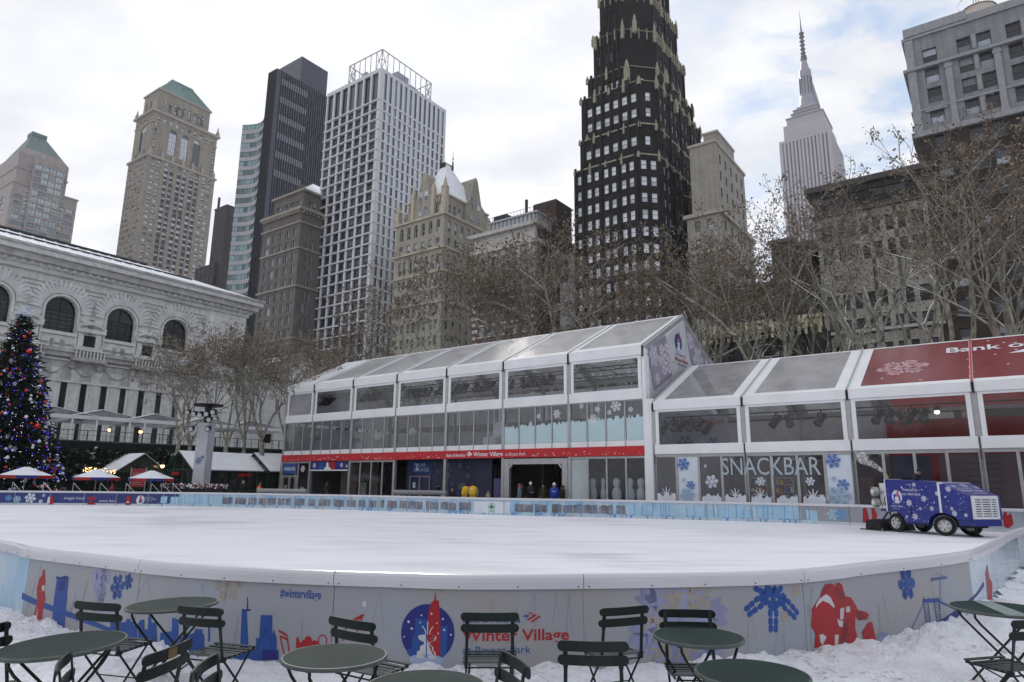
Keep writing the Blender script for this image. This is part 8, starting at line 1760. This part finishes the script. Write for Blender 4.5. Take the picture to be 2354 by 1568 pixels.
def umbrella(xc, yt, x0, x1, label, proto=None):
    p = atd(*c8(xc, yt), 57); h = p.z; r = (atd(*c8(x1, 585), p.y)-atd(*c8(x0, 585), p.y)).length/2
    T = None; k = h/2.95; h = 2.95
    if proto is None:
        T = thing('patio_umbrella', 'x', 'umbrella', group='patio umbrellas behind the rink'); r0 = 1.0; h0 = 2.25; NS = 8
        V = [(r0*math.cos(rad(45*i+10)), r0*math.sin(rad(45*i+10))) for i in range(NS)]
        c = MB()
        for i in range(NS):
            a, b_ = V[i], V[(i+1) % NS]; c.face([(*a, h0), (*b_, h0), (b_[0]*.1, b_[1]*.1, h), (a[0]*.1, a[1]*.1, h)], 0)
        c.face([(a[0]*.1, a[1]*.1, h) for a in V], 0); c.build('canopy', mat('snowy_canopy', (.03, .05, .25), .6, col2=(.72, .74, .80), mask=(.36, .44), scale=1.4), T)
        for i in range(NS):
            a, b_ = V[i], V[(i+1) % NS]; one('valance', lambda b: b.face([(*a, h0), (*b_, h0), (b_[0]*1.01, b_[1]*1.01, h0-.26), (a[0]*1.01, a[1]*1.01, h0-.26)]), PRED if i % 2 else NAVY, T)
        one('pole', lambda b: b.tube((0, 0, 0), (0, 0, h), .022), mat('pale_pole', (.4, .38, .36), .4), T); one('ribs', lambda b: [b.bar((0, 0, h-.03), (v[0]*.98, v[1]*.98, h0-.02), .012) for v in V], FR_D, T)
    else: T = copy_tree(proto)
    T.location = (p.x, p.y, 0); T.scale = (r, r, k); T.rotation_euler = (0, 0, R.uniform(-.2, .2)); T['label'] = label; return T
u0 = umbrella(215, 520, 15, 400, 'snow-dusted red and navy patio umbrella in front of the Christmas tree'); umbrella(785, 540, 612, 952, 'snow-dusted red and navy patio umbrella, middle one of the three', u0); umbrella(1225, 550, 1055, 1390, 'snow-dusted patio umbrella nearest the light pillar, showing most blue', u0)
# light pillar with lamp head and planter
def pillar():
    p = atd(*c8(1612, 690), 60); P = Vector((p.x, p.y, 0)); T = thing('light_pillar', 'tall white square pillar with a blue snowflake and a ring of floodlights on top', 'light pillar', P, rad(-8)); H = 6.9; w = 1.05
    one('shaft', lambda b: b.box((-w/2, -w/2, 0), (w/2, w/2, H)), mat('pillar_white', (.44, .44, .48), .6, .12, 1.5), T); D = Decal(lambda u, v, l: (u, -w/2-l, v)); D.flake(-.1, 3.6, .34, 0, 10); D.flake(.25, 3.9, .2, 0, 0); D.flake(.1, 1.0, .12, 0); D.build('print', [BLUE], T)
    one('head_frame', lambda b: (b.tube((0, 0, H), (0, 0, H+1.5), .3), b.lathe([(1.2, H+1.5), (1.25, H+1.62), (1.2, H+1.66)], n=20), b.lathe([(.001, H+1.5), (1.2, H+1.5)], n=20), b.bar((-1.3, 0, H+.9), (1.3, 0, H+.9), .08), b.bar((0, -1.3, H+.9), (0, 1.3, H+.9), .08)), BLK, T)
    for k, (x, z) in enumerate(((-1.2, H+.95), (-.6, H+.8), (0, H+.7), (.6, H+.8), (1.2, H+.95), (-.7, H-.5), (.85, H-.5), (.9, H+.3))):
        f = one('floodlight', lambda b: (b.tube((x, -.9, z), (x, -1.25, z-.12), .2, .26, 12), b.bar((x, -.6, z+.2), (x, -.95, z), .06)), BLK, T); one('lens', lambda b: b.tube((x, -1.24, z-.12), (x, -1.27, z-.13), .2, .2, 12), mat('flood_lens', (.45, .45, .48), .2), f)
    q = thing('planter', 'low dark planter of snowy red berries around the foot of the light pillar', 'planter', P+Vector((0, -.9, 0))); one('box', lambda b: b.box((-2.9, -.5, 0), (2.6, .4, 1.25)), BLK, q); b = MB(); RR = random.Random(3)
    for k in range(420): v = Vector((RR.uniform(-2.9, 2.6), RR.uniform(-.6, .5), 1.25+RR.random()*.4)); b.ball(v, RR.uniform(.05, .1), 4, RR.choice((0, 1, 2)))
    tag(b.build('berries', [mat('berry_red', (.25, .03, .04)), SNOWM, mat('twig_green', (.02, .04, .02))], q), kind='stuff')
pillar()
p = atd(*c8(1100, 690), 61); T = thing('notice_board', 'red notice board on legs standing left of the right umbrella', 'sign', (p.x, p.y, 0)); one('panel', lambda b: (b.box((-.62, 0, 1.3), (.62, .06, 2.9)),), mat('notice_red', (.26, .03, .04), .5), T); one('legs', lambda b: (b.box((-.7, 0, 0), (-.63, .07, 3.0)), b.box((.63, 0, 0), (.7, .07, 3.0))), ALU, T)
D = Decal(lambda u, v, l: (u, -l, v)); D.text('RULES', -.4, 2.55, .18, 0, width=.8, bold=True) if False else [D.line((-.5, 2.5-.16*k), (.45-.1*(k % 3), 2.5-.16*k), .04, 0) for k in range(7)]; D.build('lines', [mat('faint_white', (.42, .3, .3))], T)
rp = None
for k, x in enumerate((95, 345, 585, 805, 1010, 1215, 1300, 1390)):
    p = atd(*c8(x, 700), 56.5)
    if rp is None:
        rp = thing('hand_rail', 'x', 'handrail', group='slanted steel handrails behind the rink'); one('rail', lambda b: (b.bar((0, 0, 1.65), (.9, 0, .8), .05), b.bar((0, 0, 0), (0, 0, 1.6), .035), b.bar((.75, 0, 0), (.75, 0, 1.0), .03)), mat('bright_steel', (.6, .6, .62), .3, metal=.6), rp); q = rp
    else: q = copy_tree(rp)
    q.location = (p.x, p.y, 0); q['label'] = 'slanted steel handrail behind the navy fence panels, number %s from the left' % ['one', 'two', 'three', 'four', 'five', 'six', 'seven', 'eight'][k]
# ------------------------------------------------------------------ Christmas tree
def xmas():
    D0 = 62; top = atd(*c6(152, 375), D0); C = Vector((top.x, top.y, 0)); Hh = top.z; T = thing('christmas_tree', 'tall dark conifer densely hung with lights and baubles at the left edge', 'tree', C); RR = random.Random(31); rb = 5.5
    one('trunk', lambda b: b.tube((0, 0, 0), (0, 0, Hh), .35, .04, 8), mat('conifer_bark', (.05, .035, .025)), T); b = MB(); tips = []; RAD = lambda z: .18+rb*(1-z/Hh)**.85
    z = .8
    while z < Hh-.1:
        n = int(9+16*(1-z/Hh)); 
        for k in range(n):
            a = 2*math.pi*(k+RR.random())/n; r = RAD(z)*RR.uniform(.72, 1.08); d = Vector((math.cos(a), math.sin(a), 0)); e = d*r+Vector((0, 0, z-.18*r+RR.uniform(-.1, .25))); s = Vector((0, 0, z)); b.tube(s, e, .05, .015, 3, cap=False); tips.append(e)
            m = int(7+r*6)
            for j in range(m):
                t = RR.uniform(.25, 1.03); q = s.lerp(e, t)+Vector((RR.uniform(-.25, .25), RR.uniform(-.25, .25), RR.uniform(-.2, .15))); L_ = RR.uniform(.25, .55); g = (d+Vector((RR.uniform(-.8, .8), RR.uniform(-.8, .8), RR.uniform(-.5, .4)))).normalized()
                w = g.orthogonal().normalized(); w.rotate(Matrix.Rotation(RR.random()*6.3, 3, g)); w *= L_*.22; b.face([q-w, q+g*L_*.5-w*.6, q+g*L_, q+g*L_*.5+w*.6, q+w])
        z += .30
    b.build('crown', mat('conifer_needles', (.007, .016, .010), .7, .5, 1.5, rnd=.4), T)
    # lights: hundreds of tiny bulbs
    for nm, col, n, r, e in (('blue_lights', (.07, .06, 1), 480, .03, 2.6), ('white_lights', (.9, .92, 1), 240, .022, 2.2), ('red_lights', (1, .04, .04), 120, .026, 1.6)):
        b = MB()
        for k in range(n):
            z = Hh*(1-math.sqrt(RR.random())*.97); a = RR.uniform(math.pi, 2*math.pi+.7); r_ = RAD(z)*RR.uniform(.8, 1.05); b.ball((r_*math.cos(a), r_*math.sin(a), z-.1*r_), r, 4)
        tag(b.build(nm, mat(nm, col, emit=e), T), kind='stuff')
    P = {}; LB = {'red': 'glossy red bauble', 'white': 'pearl white bauble', 'silver': 'silver snowflake ornament'}
    for k in range(250):
        kd = RR.choice(('red', 'white', 'white', 'silver', 'red')); sz = RR.choice((.12, .12, .16, .26 if kd == 'red' and k % 3 == 0 else .14)); z = Hh*(1-math.sqrt(RR.random())*.96)*.98; a = RR.uniform(math.pi*1.0, math.pi*2.12); r_ = RAD(z)*RR.uniform(.93, 1.06)
        if kd not in P:
            b = MB()
            if kd == 'silver':
                for i in range(3): g = rad(60*i); b.bar((-math.cos(g), 0, -math.sin(g)), (math.cos(g), 0, math.sin(g)), .14, .08); [b.bar((s_*.6*math.cos(g), 0, s_*.6*math.sin(g)), (s_*.6*math.cos(g)+.35*math.cos(g+s_*1), 0, s_*.6*math.sin(g)+.35*math.sin(g+s_*1)), .1, .08) for s_ in (-1, 1)]
            else: b.ball((0, 0, 0), 1, 12); b.tube((0, 0, .95), (0, 0, 1.2), .2, .2, 6)
            o = b.build('ornament', {'red': mat('bauble_red', (.5, .015, .015), .15, spec=.9, metal=.3), 'white': mat('bauble_white', (.6, .62, .68), .2, spec=.8), 'silver': mat('ornament_silver', (.5, .52, .58), .3, metal=.3)}[kd], None, smooth=kd != 'silver'); P[kd] = o
        else: o = P[kd].copy(); SC.collection.objects.link(o)
        o.location = C+Vector((r_*math.cos(a), r_*math.sin(a), z-.1*r_)); s_ = sz*(1.6 if kd == 'silver' else 1); o.scale = (s_, s_, s_); tag(o, '%s hanging among the lights of the Christmas tree' % LB[kd], 'ornament', LB[kd]+'s on the Christmas tree')
    s = thing('tree_topper', 'wire snowflake star on the very tip of the Christmas tree', 'star', C+Vector((0, 0, Hh+.45)))
    one('star', lambda b: [(b.bar((0, 0, 0), (.75*math.cos(rad(30*i)), 0, .75*math.sin(rad(30*i))), .05), b.bar((.45*math.cos(rad(30*i)), 0, .45*math.sin(rad(30*i))), (.62*math.cos(rad(30*i+18)), 0, .62*math.sin(rad(30*i+18))), .04)) for i in range(12)], mat('star_wire', (.35, .40, .55), .3, emit=.1), s)
xmas()
# ================================================================== BARE PLANE TREES
BARK = mat('plane_bark', (.17, .165, .13), .85, col2=(.33, .32, .27), mask=(.42, .6), scale=2.2, bump=.3, snow=.62); TWIG = mat('twig_bark', (.17, .15, .125), .85, .3, 2, snow=.42)
LEAF = mat('dry_leaves', (.175, .138, .10), .8, .35, .35, rnd=.5)
def tree_mesh(seed, H=20.0, nl=5200, spread=1.0, low=.28):
    RR = random.Random(seed); tb = MB(); tw = MB(); ends = []
    def br(p, d, L_, r, lv):
        n = 3 if lv < 3 else 2; pts = [p]
        for i in range(n):
            d = (d+Vector((RR.gauss(0, .12), RR.gauss(0, .12), RR.gauss(.05, .08)))*(1 if lv else .45)).normalized(); p = p+d*(L_/n); pts.append(p)
        r1 = max(r*.62, H*.0006); ns = (9, 7, 6, 4, 3, 3, 3)[lv]; dst = tb if lv < 4 else tw
        for i in range(n): dst.tube(pts[i], pts[i+1], r+(r1-r)*i/n, r+(r1-r)*(i+1)/n, ns, cap=False)
        if lv >= 4: ends.extend(pts[1:])
        if lv == 6: return
        k = {0: RR.choice((3, 4)), 1: 3, 2: 3, 3: 3, 4: 2, 5: 2}[lv]; az0 = RR.random()*6.28
        for j in range(k):
            a = az0+6.283*j/k+RR.gauss(0, .35); tilt = RR.uniform(.28, .62)*spread if lv < 2 else RR.uniform(.35, .85)
            u = d.orthogonal().normalized(); u.rotate(Matrix.Rotation(a, 3, d)); nd = (d*math.cos(tilt)+u*math.sin(tilt)); nd.z += .12 if lv < 3 else .0; nd.normalize()
            t = 1.0 if j == 0 or lv == 0 else RR.uniform(.45, 1); q = pts[0].lerp(pts[-1], t) if t < 1 else pts[-1]
            br(q, nd, L_*RR.uniform(.62, .84)*(1 if lv < 3 else .72) if lv else H*RR.uniform(.2, .27), max(H*.00065, r1*RR.uniform(.62, .85)), lv+1)
    br(Vector((0, 0, 0)), Vector((RR.gauss(0, .05), RR.gauss(0, .05), 1)).normalized(), H*low, H*.0125+.06, 0)
    zm = max(p.z for p in ends); s = H/zm
    for m_ in (tb, tw): m_.v = [(x*s, y*s, z*s) for x, y, z in m_.v]
    ends = [p*s for p in ends]; nt = len(tw.f)
    for k in range(nl):
        e = RR.choice(ends)
        if e.z < H*(.42+.25*RR.random()): continue
        p = e+Vector((RR.gauss(0, .2), RR.gauss(0, .2), RR.gauss(0, .2))); sz = RR.uniform(.05, .115); n = Vector((RR.uniform(-1, 1), RR.uniform(-1, 1), RR.uniform(-1, 1))).normalized(); u = n.orthogonal().normalized(); v = n.cross(u)
        tw.face([p-u*sz, p-v*sz*.8, p+u*sz, p+v*sz*.9], 1)
    def me(b, nm, mats):
        m = bpy.data.meshes.new(nm); m.from_pydata(b.v, [], b.f); [m.materials.append(q) for q in mats]; m.polygons.foreach_set('material_index', b.m); return m
    return me(tb, 'trunk', [BARK]), me(tw, 'crown', [TWIG, LEAF])
TM = [tree_mesh(11, nl=3700), tree_mesh(23, nl=3900), tree_mesh(5, nl=3000, spread=1.15), tree_mesh(42, nl=3600)]; TM2 = [tree_mesh(77, 26, 2900, 1.05, .22), tree_mesh(91, 26, 2500, 1.15, .22)]
TBIG = [20, 20, 20, 20, 26, 26]
def plane_tree(p, h, v, label, group, rz=None):
    ms = (TM+TM2)[v]; s = h/TBIG[v]; T = thing('plane_tree', label, 'tree', (p.x, p.y, 0), R.random()*6.28 if rz is None else rz, group); T.scale = (s*R.uniform(.92, 1.08),)*2+(s,)
    link('trunk', ms[0], T); link('crown', ms[1], T)
def htop(p, px, py): return EYE+ray(px, py).z*(p.y/ray(px, py).y)
row = [(700, 752, 66, 0), (770, 748, 62, 1), (905, 640, 64, 3), (1060, 548, 63, 1), (1150, 530, 66, 3), (1215, 540, 74, 2), (1290, 528, 64, 0), (1415, 610, 62, 3), (1480, 585, 70, 2), (1545, 560, 64, 0), (1665, 560, 63, 1), (1720, 560, 70, 0)]
RLAB = ['standing behind the left gable of the pavilion', 'before the lowest floors of the white grid tower', 'between the grid tower and the cream building', 'before the right side of the cream gabled building', 'in front of the white stone club building', 'behind the club building corner', 'just left of the black skyscraper', 'at the left foot of the black skyscraper', 'in front of the middle of the black skyscraper', 'at the right foot of the black skyscraper', 'behind the tall pavilion gable', 'right of the tall pavilion gable']
for (px, py, c, v), lb in zip(row, RLAB):
    p = street(px, c, 700); plane_tree(p, htop(p, px, py), v, 'bare plane tree with dry brown leaves '+lb, 'bare plane trees behind the pavilion')
for px, py, dep, v, lb in ((409, 745, 66, 0, 'in front of the library arches left of the light pillar'), (447, 770, 69, 2, 'leaning fork just behind the light pillar'), (516, 738, 68, 1, 'right of the light pillar'), (560, 745, 74, 3, 'before the right corner of the library'), (618, 735, 70, 2, 'in front of the low library wing'), (655, 750, 68, 0, 'beside the left end of the pavilion')):
    p = atd(px, 1000, dep); p.z = 0; plane_tree(p, htop(p, px, py), v, 'slender bare plane tree '+lb, 'bare plane trees before the library')
for px, py, c, v, lb in ((1790, 400, 62, 4, 'with open twigs against the sky left of the distant mast tower'), (1885, 430, 66, 5, 'in front of the distant mast tower'), (1985, 385, 60, 4, 'in front of the limestone block'), (2195, 262, 58, 4, 'with pale forked limbs before the corner block'), (2335, 255, 62, 5, 'with brown leaves at the right edge'), (2400, 330, 56, 4, 'mostly cut off by the right edge')):
    p = street(px, c, 620); plane_tree(p, htop(p, px, py), v, 'big bare plane tree '+lb, 'big plane trees behind the snack bar wing')
# ================================================================== PEOPLE
SKIN = mat('skin', (.36, .21, .15), .6, .08)
def person(x, y, z, face, label, coat, legs=(.02, .02, .025), hair=(.03, .02, .015), hat=None, h=1.72, bend=0.0, arms='down', hood=None, text=None):
    "face = heading the person looks to (0 = +y); skinned skeleton, one continuous body"
    s = h/1.72; sb, cb = math.sin(bend), math.cos(bend)
    V, E_, RD = [], [], []
    def v(p, r, par=None): V.append((p[0]*s, p[1]*s, p[2]*s)); RD.append(r*s); (par is not None) and E_.append((par, len(V)-1)); return len(V)-1
    up = lambda x_, y_, z_: (x_, (z_-.95)*sb+y_*cb, .95+(z_-.95)*cb-y_*sb)
    pe = v((0, 0, .95), .155); wa = v(up(0, 0, 1.12), .150, pe); cs = v(up(0, 0, 1.32), .165, wa); ne = v(up(0, .01, 1.47), .062, cs); hd = v(up(0, .03, 1.58), .088, ne); hd2 = v(up(0, .035, 1.68), .082, hd); v(up(0, .13, 1.585), .018, hd)
    for sg in (-1, 1):
        st = .03*sg; hp = v((.09*sg, 0, .88), .105, pe); kn = v((.10*sg, .03+st, .48), .072, hp); an = v((.105*sg, -.01+st, .09), .045, kn); v((.115*sg, .13+st, .04), .042, an)
        sh = v(up(.19*sg, 0, 1.40), .078, cs)
        if arms == 'down': el, ha = up(.25*sg, -.03, 1.13), up(.24*sg, .07, .90)
        elif arms == 'front': el, ha = up(.25*sg, .06, 1.14), up(.10*sg, .28, 1.12)
        else: el, ha = up(.26*sg, .18, 1.18), up(.20*sg, .36, 1.05)
        e1 = v(el, .055, sh); w = v(ha, .040, e1); d = (Vector(ha)-Vector(el)).normalized(); a = Vector((1, 0, 0)); a = (a-d*a.dot(d)).normalized(); q = Vector(ha)+d*.06; pa = v(q, .034, w)
        for k in range(4): f1 = v(q+d*.045+a*(.026*(k-1.5)), .010, pa); v(q+d*(.075+.012*(k in (1, 2)))+a*(.028*(k-1.5))+Vector((0, .012, -.012)), .009, f1)
        v(Vector(ha)+d*.06+a*(-.05*sg)+Vector((0, .015, 0)), .011, pa)
    me = bpy.data.meshes.new('body'); me.from_pydata(V, E_, []); o = bpy.data.objects.new('b', me); SC.collection.objects.link(o)
    md = o.modifiers.new('s', 'SKIN'); md.use_smooth_shade = True
    for i, r in enumerate(RD): me.skin_vertices[0].data[i].radius = (r, r)
    me.skin_vertices[0].data[0].use_root = True; sd = o.modifiers.new('u', 'SUBSURF'); sd.levels = 1; sd.render_levels = 1
    bm_ = bpy.data.meshes.new_from_object(o.evaluated_get(bpy.context.evaluated_depsgraph_get())); bpy.data.objects.remove(o)
    nm = lambda k, c: mat('%s_%02x%02x%02x' % (k, *[int(q*255) for q in c]), c, .75, .2, 6)
    for m_ in (nm('coat', coat), nm('trousers', legs), SKIN, nm('shoes', (.02, .02, .02))): bm_.materials.append(m_)
    T = thing('person', label, 'person', (x, y, z), -face, None); nk = up(0, 0, 1.50)[2]*s; ny = up(0, 0, 1.5)[1]*s; hands = [Vector(V[i]) for i in range(len(V)) if RD[i] < .012*s or abs(RD[i]-.034*s) < 1e-6]
    for p in bm_.polygons:
        c = p.center; hip = .84*s
        if any((c-q).length < .055*s for q in hands): i = 2
        elif (c-Vector(up(0, .03, 1.6))*s).length < .15*s and (c-Vector(up(0, 0, 1.45))*s).length > .09*s: i = 2
        elif c.z < .10*s: i = 3
        elif c.z < hip and abs(c.x) < .19*s: i = 1
        else: i = 0
        p.material_index = i; p.use_smooth = True
    link('body', bm_, T); H0 = Vector(up(0, .03, 1.615))*s
    if hat: one('hat', lambda b: (b.lathe([(.103*s, .0), (.108*s, .05*s), (.085*s, .11*s), (.03*s, .145*s), (.001, .15*s)], H0+Vector((0, -.01, .01)), 12), b.ball(H0+Vector((0, 0, .17*s)), .03*s, 6)), nm('hat', hat), T, smooth=True)
    else: one('hair', lambda b: b.lathe([(.095*s, -.06*s), (.104*s, .02*s), (.088*s, .08*s), (.04*s, .11*s), (.001, .115*s)], H0+Vector((0, -.022*s, .0)), 12), nm('hair', hair), T, smooth=True)
    one('eyes', lambda b: [b.ball(Vector(up(sg*.032, .108, 1.62))*s, .010*s, 6) for sg in (-1, 1)], BLK, T); one('mouth', lambda b: b.bar(Vector(up(-.022, .112, 1.545))*s, Vector(up(.022, .112, 1.545))*s, .008), mat('lips', (.25, .08, .07)), T)
    if hood: one('jacket', lambda b: b.lathe([(.19*s, -.52*s), (.215*s, -.35*s), (.225*s, -.1*s), (.15*s, .0), (.07*s, .05*s)], Vector(up(0, 0, 1.46))*s, 14, M=Matrix.Rotation(-bend, 3, 'X')), nm('jacket', hood), T, smooth=True)
    if text:
        D = Decal(lambda u, v_, l: tuple(Vector(up(-u*cb if False else -u, -.232*(1-abs(u)*.8)-l, v_))*s), lift=.004); D.text(text[0], -.12, 1.22, .07, 0, width=.24, bold=True); D.build('back_print', [text[1]], T)
    return T
def ppl(f, x, y, dep, face, label, coat, **k):
    p = atd(*f(x, y), dep); 
    h = k.pop('h', 1.72); return person(p.x, p.y, .1+k.pop('dz', 0), face, label, coat, h=h, **k)
rE = lambda x, y: cr(x, y, 1100, 1280, 4.708)
YEL = (.60, .36, .02)
ppl(rE, 800, 300, 47.2, .5, 'person in a yellow staff jacket leaning on the far rink fence, left of the pair', YEL, bend=.35, arms='rest', hood=YEL, h=1.86)
ppl(rE, 905, 300, 45.6, .1, 'person in a yellow jacket lettered Staff, seen from behind, right of the pair', YEL, bend=.3, arms='rest', hood=YEL, h=1.9, text=('Staff', WHT))
ppl(rE, 455, 300, 55, 2.2, 'person in black with red gloves standing outside the lounge doors', (.012, .014, .014), arms='front', h=1.75)
ppl(rE, 640, 340, 53, 2.6, 'short person in a tan knitted hat far inside the open doorway', (.02, .02, .02), hat=(.35, .28, .18), h=1.35)
ppl(rE, 1105, 340, 50, 1.2, 'small person in a beige hooded coat next to the purple panel', (.30, .24, .17), h=1.3, hair=(.3, .22, .12), hood=(.30, .24, .17))
ppl(rE, 1510, 300, 47.5, -1.2, 'person in a grey-blue coat with a red hat inside the portal', (.14, .18, .22), hat=(.35, .06, .07), h=1.75)
ppl(rE, 1535, 260, 49.5, .4, 'person in black standing close behind the red-hatted one', (.015, .015, .02), h=1.85)
ppl(rE, 1650, 280, 48, 2.9, 'tall person in a black parka and white bobble hat', (.014, .014, .018), hat=(.6, .6, .62), h=1.9, arms='front', hood=(.014, .014, .018))
ppl(rE, 1815, 300, 50.5, 3.0, 'person with fair hair in an olive coat, dim in the portal', (.09, .08, .04), hair=(.35, .24, .12), h=1.75)
ppl(rE, 1955, 300, 45.6, .1, 'person in a bright blue coach jacket and white cap, back turned', (.02, .05, .30), hat=(.65, .66, .68), h=1.85, hood=(.02, .05, .30), text=('COACH', WHT))
ppl(rE, 2060, 300, 47.5, -.8, 'person in dark clothes half behind the portal post', (.025, .02, .02), h=1.75)
ppl(lambda x, y: cr(x, y, 700, 1200, 2.9425), 565, 400, 60, 1.4, 'person in a navy jacket in the left doorway of the pavilion', (.02, .025, .06), h=1.8)
ppl(c8, 1955, 680, 60, -.6, 'fair-haired person in black by the long snow-roofed kiosk', (.014, .014, .016), hair=(.38, .27, .15), h=1.85)
v = ppl(c8, 2090, 690, 59, .4, 'person in black with an orange and yellow safety vest', (.015, .015, .018), hat=(.02, .02, .02), h=1.75)
one('safety_vest', lambda b: (b.lathe([(.20, 1.0), (.215, 1.15), (.21, 1.3), (.15, 1.42)], (0, 0, 0), 14, 0), b.lathe([(.218, 1.12), (.222, 1.18), (.22, 1.22)], (0, 0, 0), 14, 1)), [mat('vest_orange', (.8, .16, .02), .6), mat('vest_yellow', (.75, .7, .05), .6)], v)
ppl(c8, 900, 690, 60, .3, 'person in a red winter coat crouching near the middle umbrella', (.30, .03, .035), h=1.45, hat=(.3, .03, .03), hood=(.30, .03, .035))
dq = RSD; pr = Vector((dq.y, -dq.x, 0)); dp = RSA+dq*.15-pr*1.1
person(dp.x, dp.y, 1.3, math.atan2(dq.x, dq.y), 'person in dark clothes and cap driving the ice resurfacer, leaning forward', (.03, .03, .05), hat=(.02, .02, .02), h=1.5, bend=.55, arms='rest')
p = SO+GX*19.6+GY*1.4; person(p.x, p.y, .12, 1.0, 'person in a red coat inside the right glass wing, behind the machine', (.35, .02, .02), h=1.8)
p = SO+GX*20.6+GY*1.2; person(p.x, p.y, .12, -.7, 'person in a lime green coat seated low inside the right wing', (.20, .26, .05), h=1.5, hood=(.20, .26, .05))
pp = PO+GX*(-12.6)+GY*.8; t = thing('floor_sign', 'narrow purple sign standing by the doorway right of the yellow jackets', 'sign', pp, GA); box_part('panel', (-.35, 0, .9), (.35, .05, 2.3), mat('purple_sign', (.07, .06, .16), .5), t); box_part('foot', (-.3, -.2, 0), (.3, .25, .05), BLK, t); box_part('stem', (-.04, .0, .05), (.04, .04, .9), BLK, t)
for k, (x, lb) in enumerate(((1500, 'long padded white barrier behind the fence near the overlook door'), (75, 'grey padded barrier before the lounge doors'))):
    p = atd(*(c8(2270, 715) if k == 0 else rE(230, 340)), 55); t = thing('padded_barrier', lb, 'barrier', (p.x, p.y, 0), GA*.6); b = MB(); b.tube((-2.4, 0, 1.15), (2.4, 0, 1.15), .2, .2, 10); b.build('pad', mat('pad_grey', (.26, .26, .27), .6), t, smooth=False); one('stand', lambda b: [b.box((x_, -.1, 0), (x_+.1, .1, 1.0)) for x_ in (-2, 0, 1.9)], ALU, t)
# ------------------------------------------------------------------ winter air
def haze():
    b = MB(); b.box((-420, -30, -1.5), (520, 800, 470)); m = bpy.data.materials.new('haze'); m.use_nodes = True; N = m.node_tree.nodes; L = m.node_tree.links; N.clear()
    o = N.new('ShaderNodeOutputMaterial'); v = N.new('ShaderNodeVolumePrincipled'); v.inputs['Color'].default_value = (.86, .89, .97, 1); v.inputs['Density'].default_value = .00016; L.new(v.outputs[0], o.inputs[1])
    h = b.build('haze', m); tag(h, kind='stuff')
haze()
bpy.context.view_layer.update()
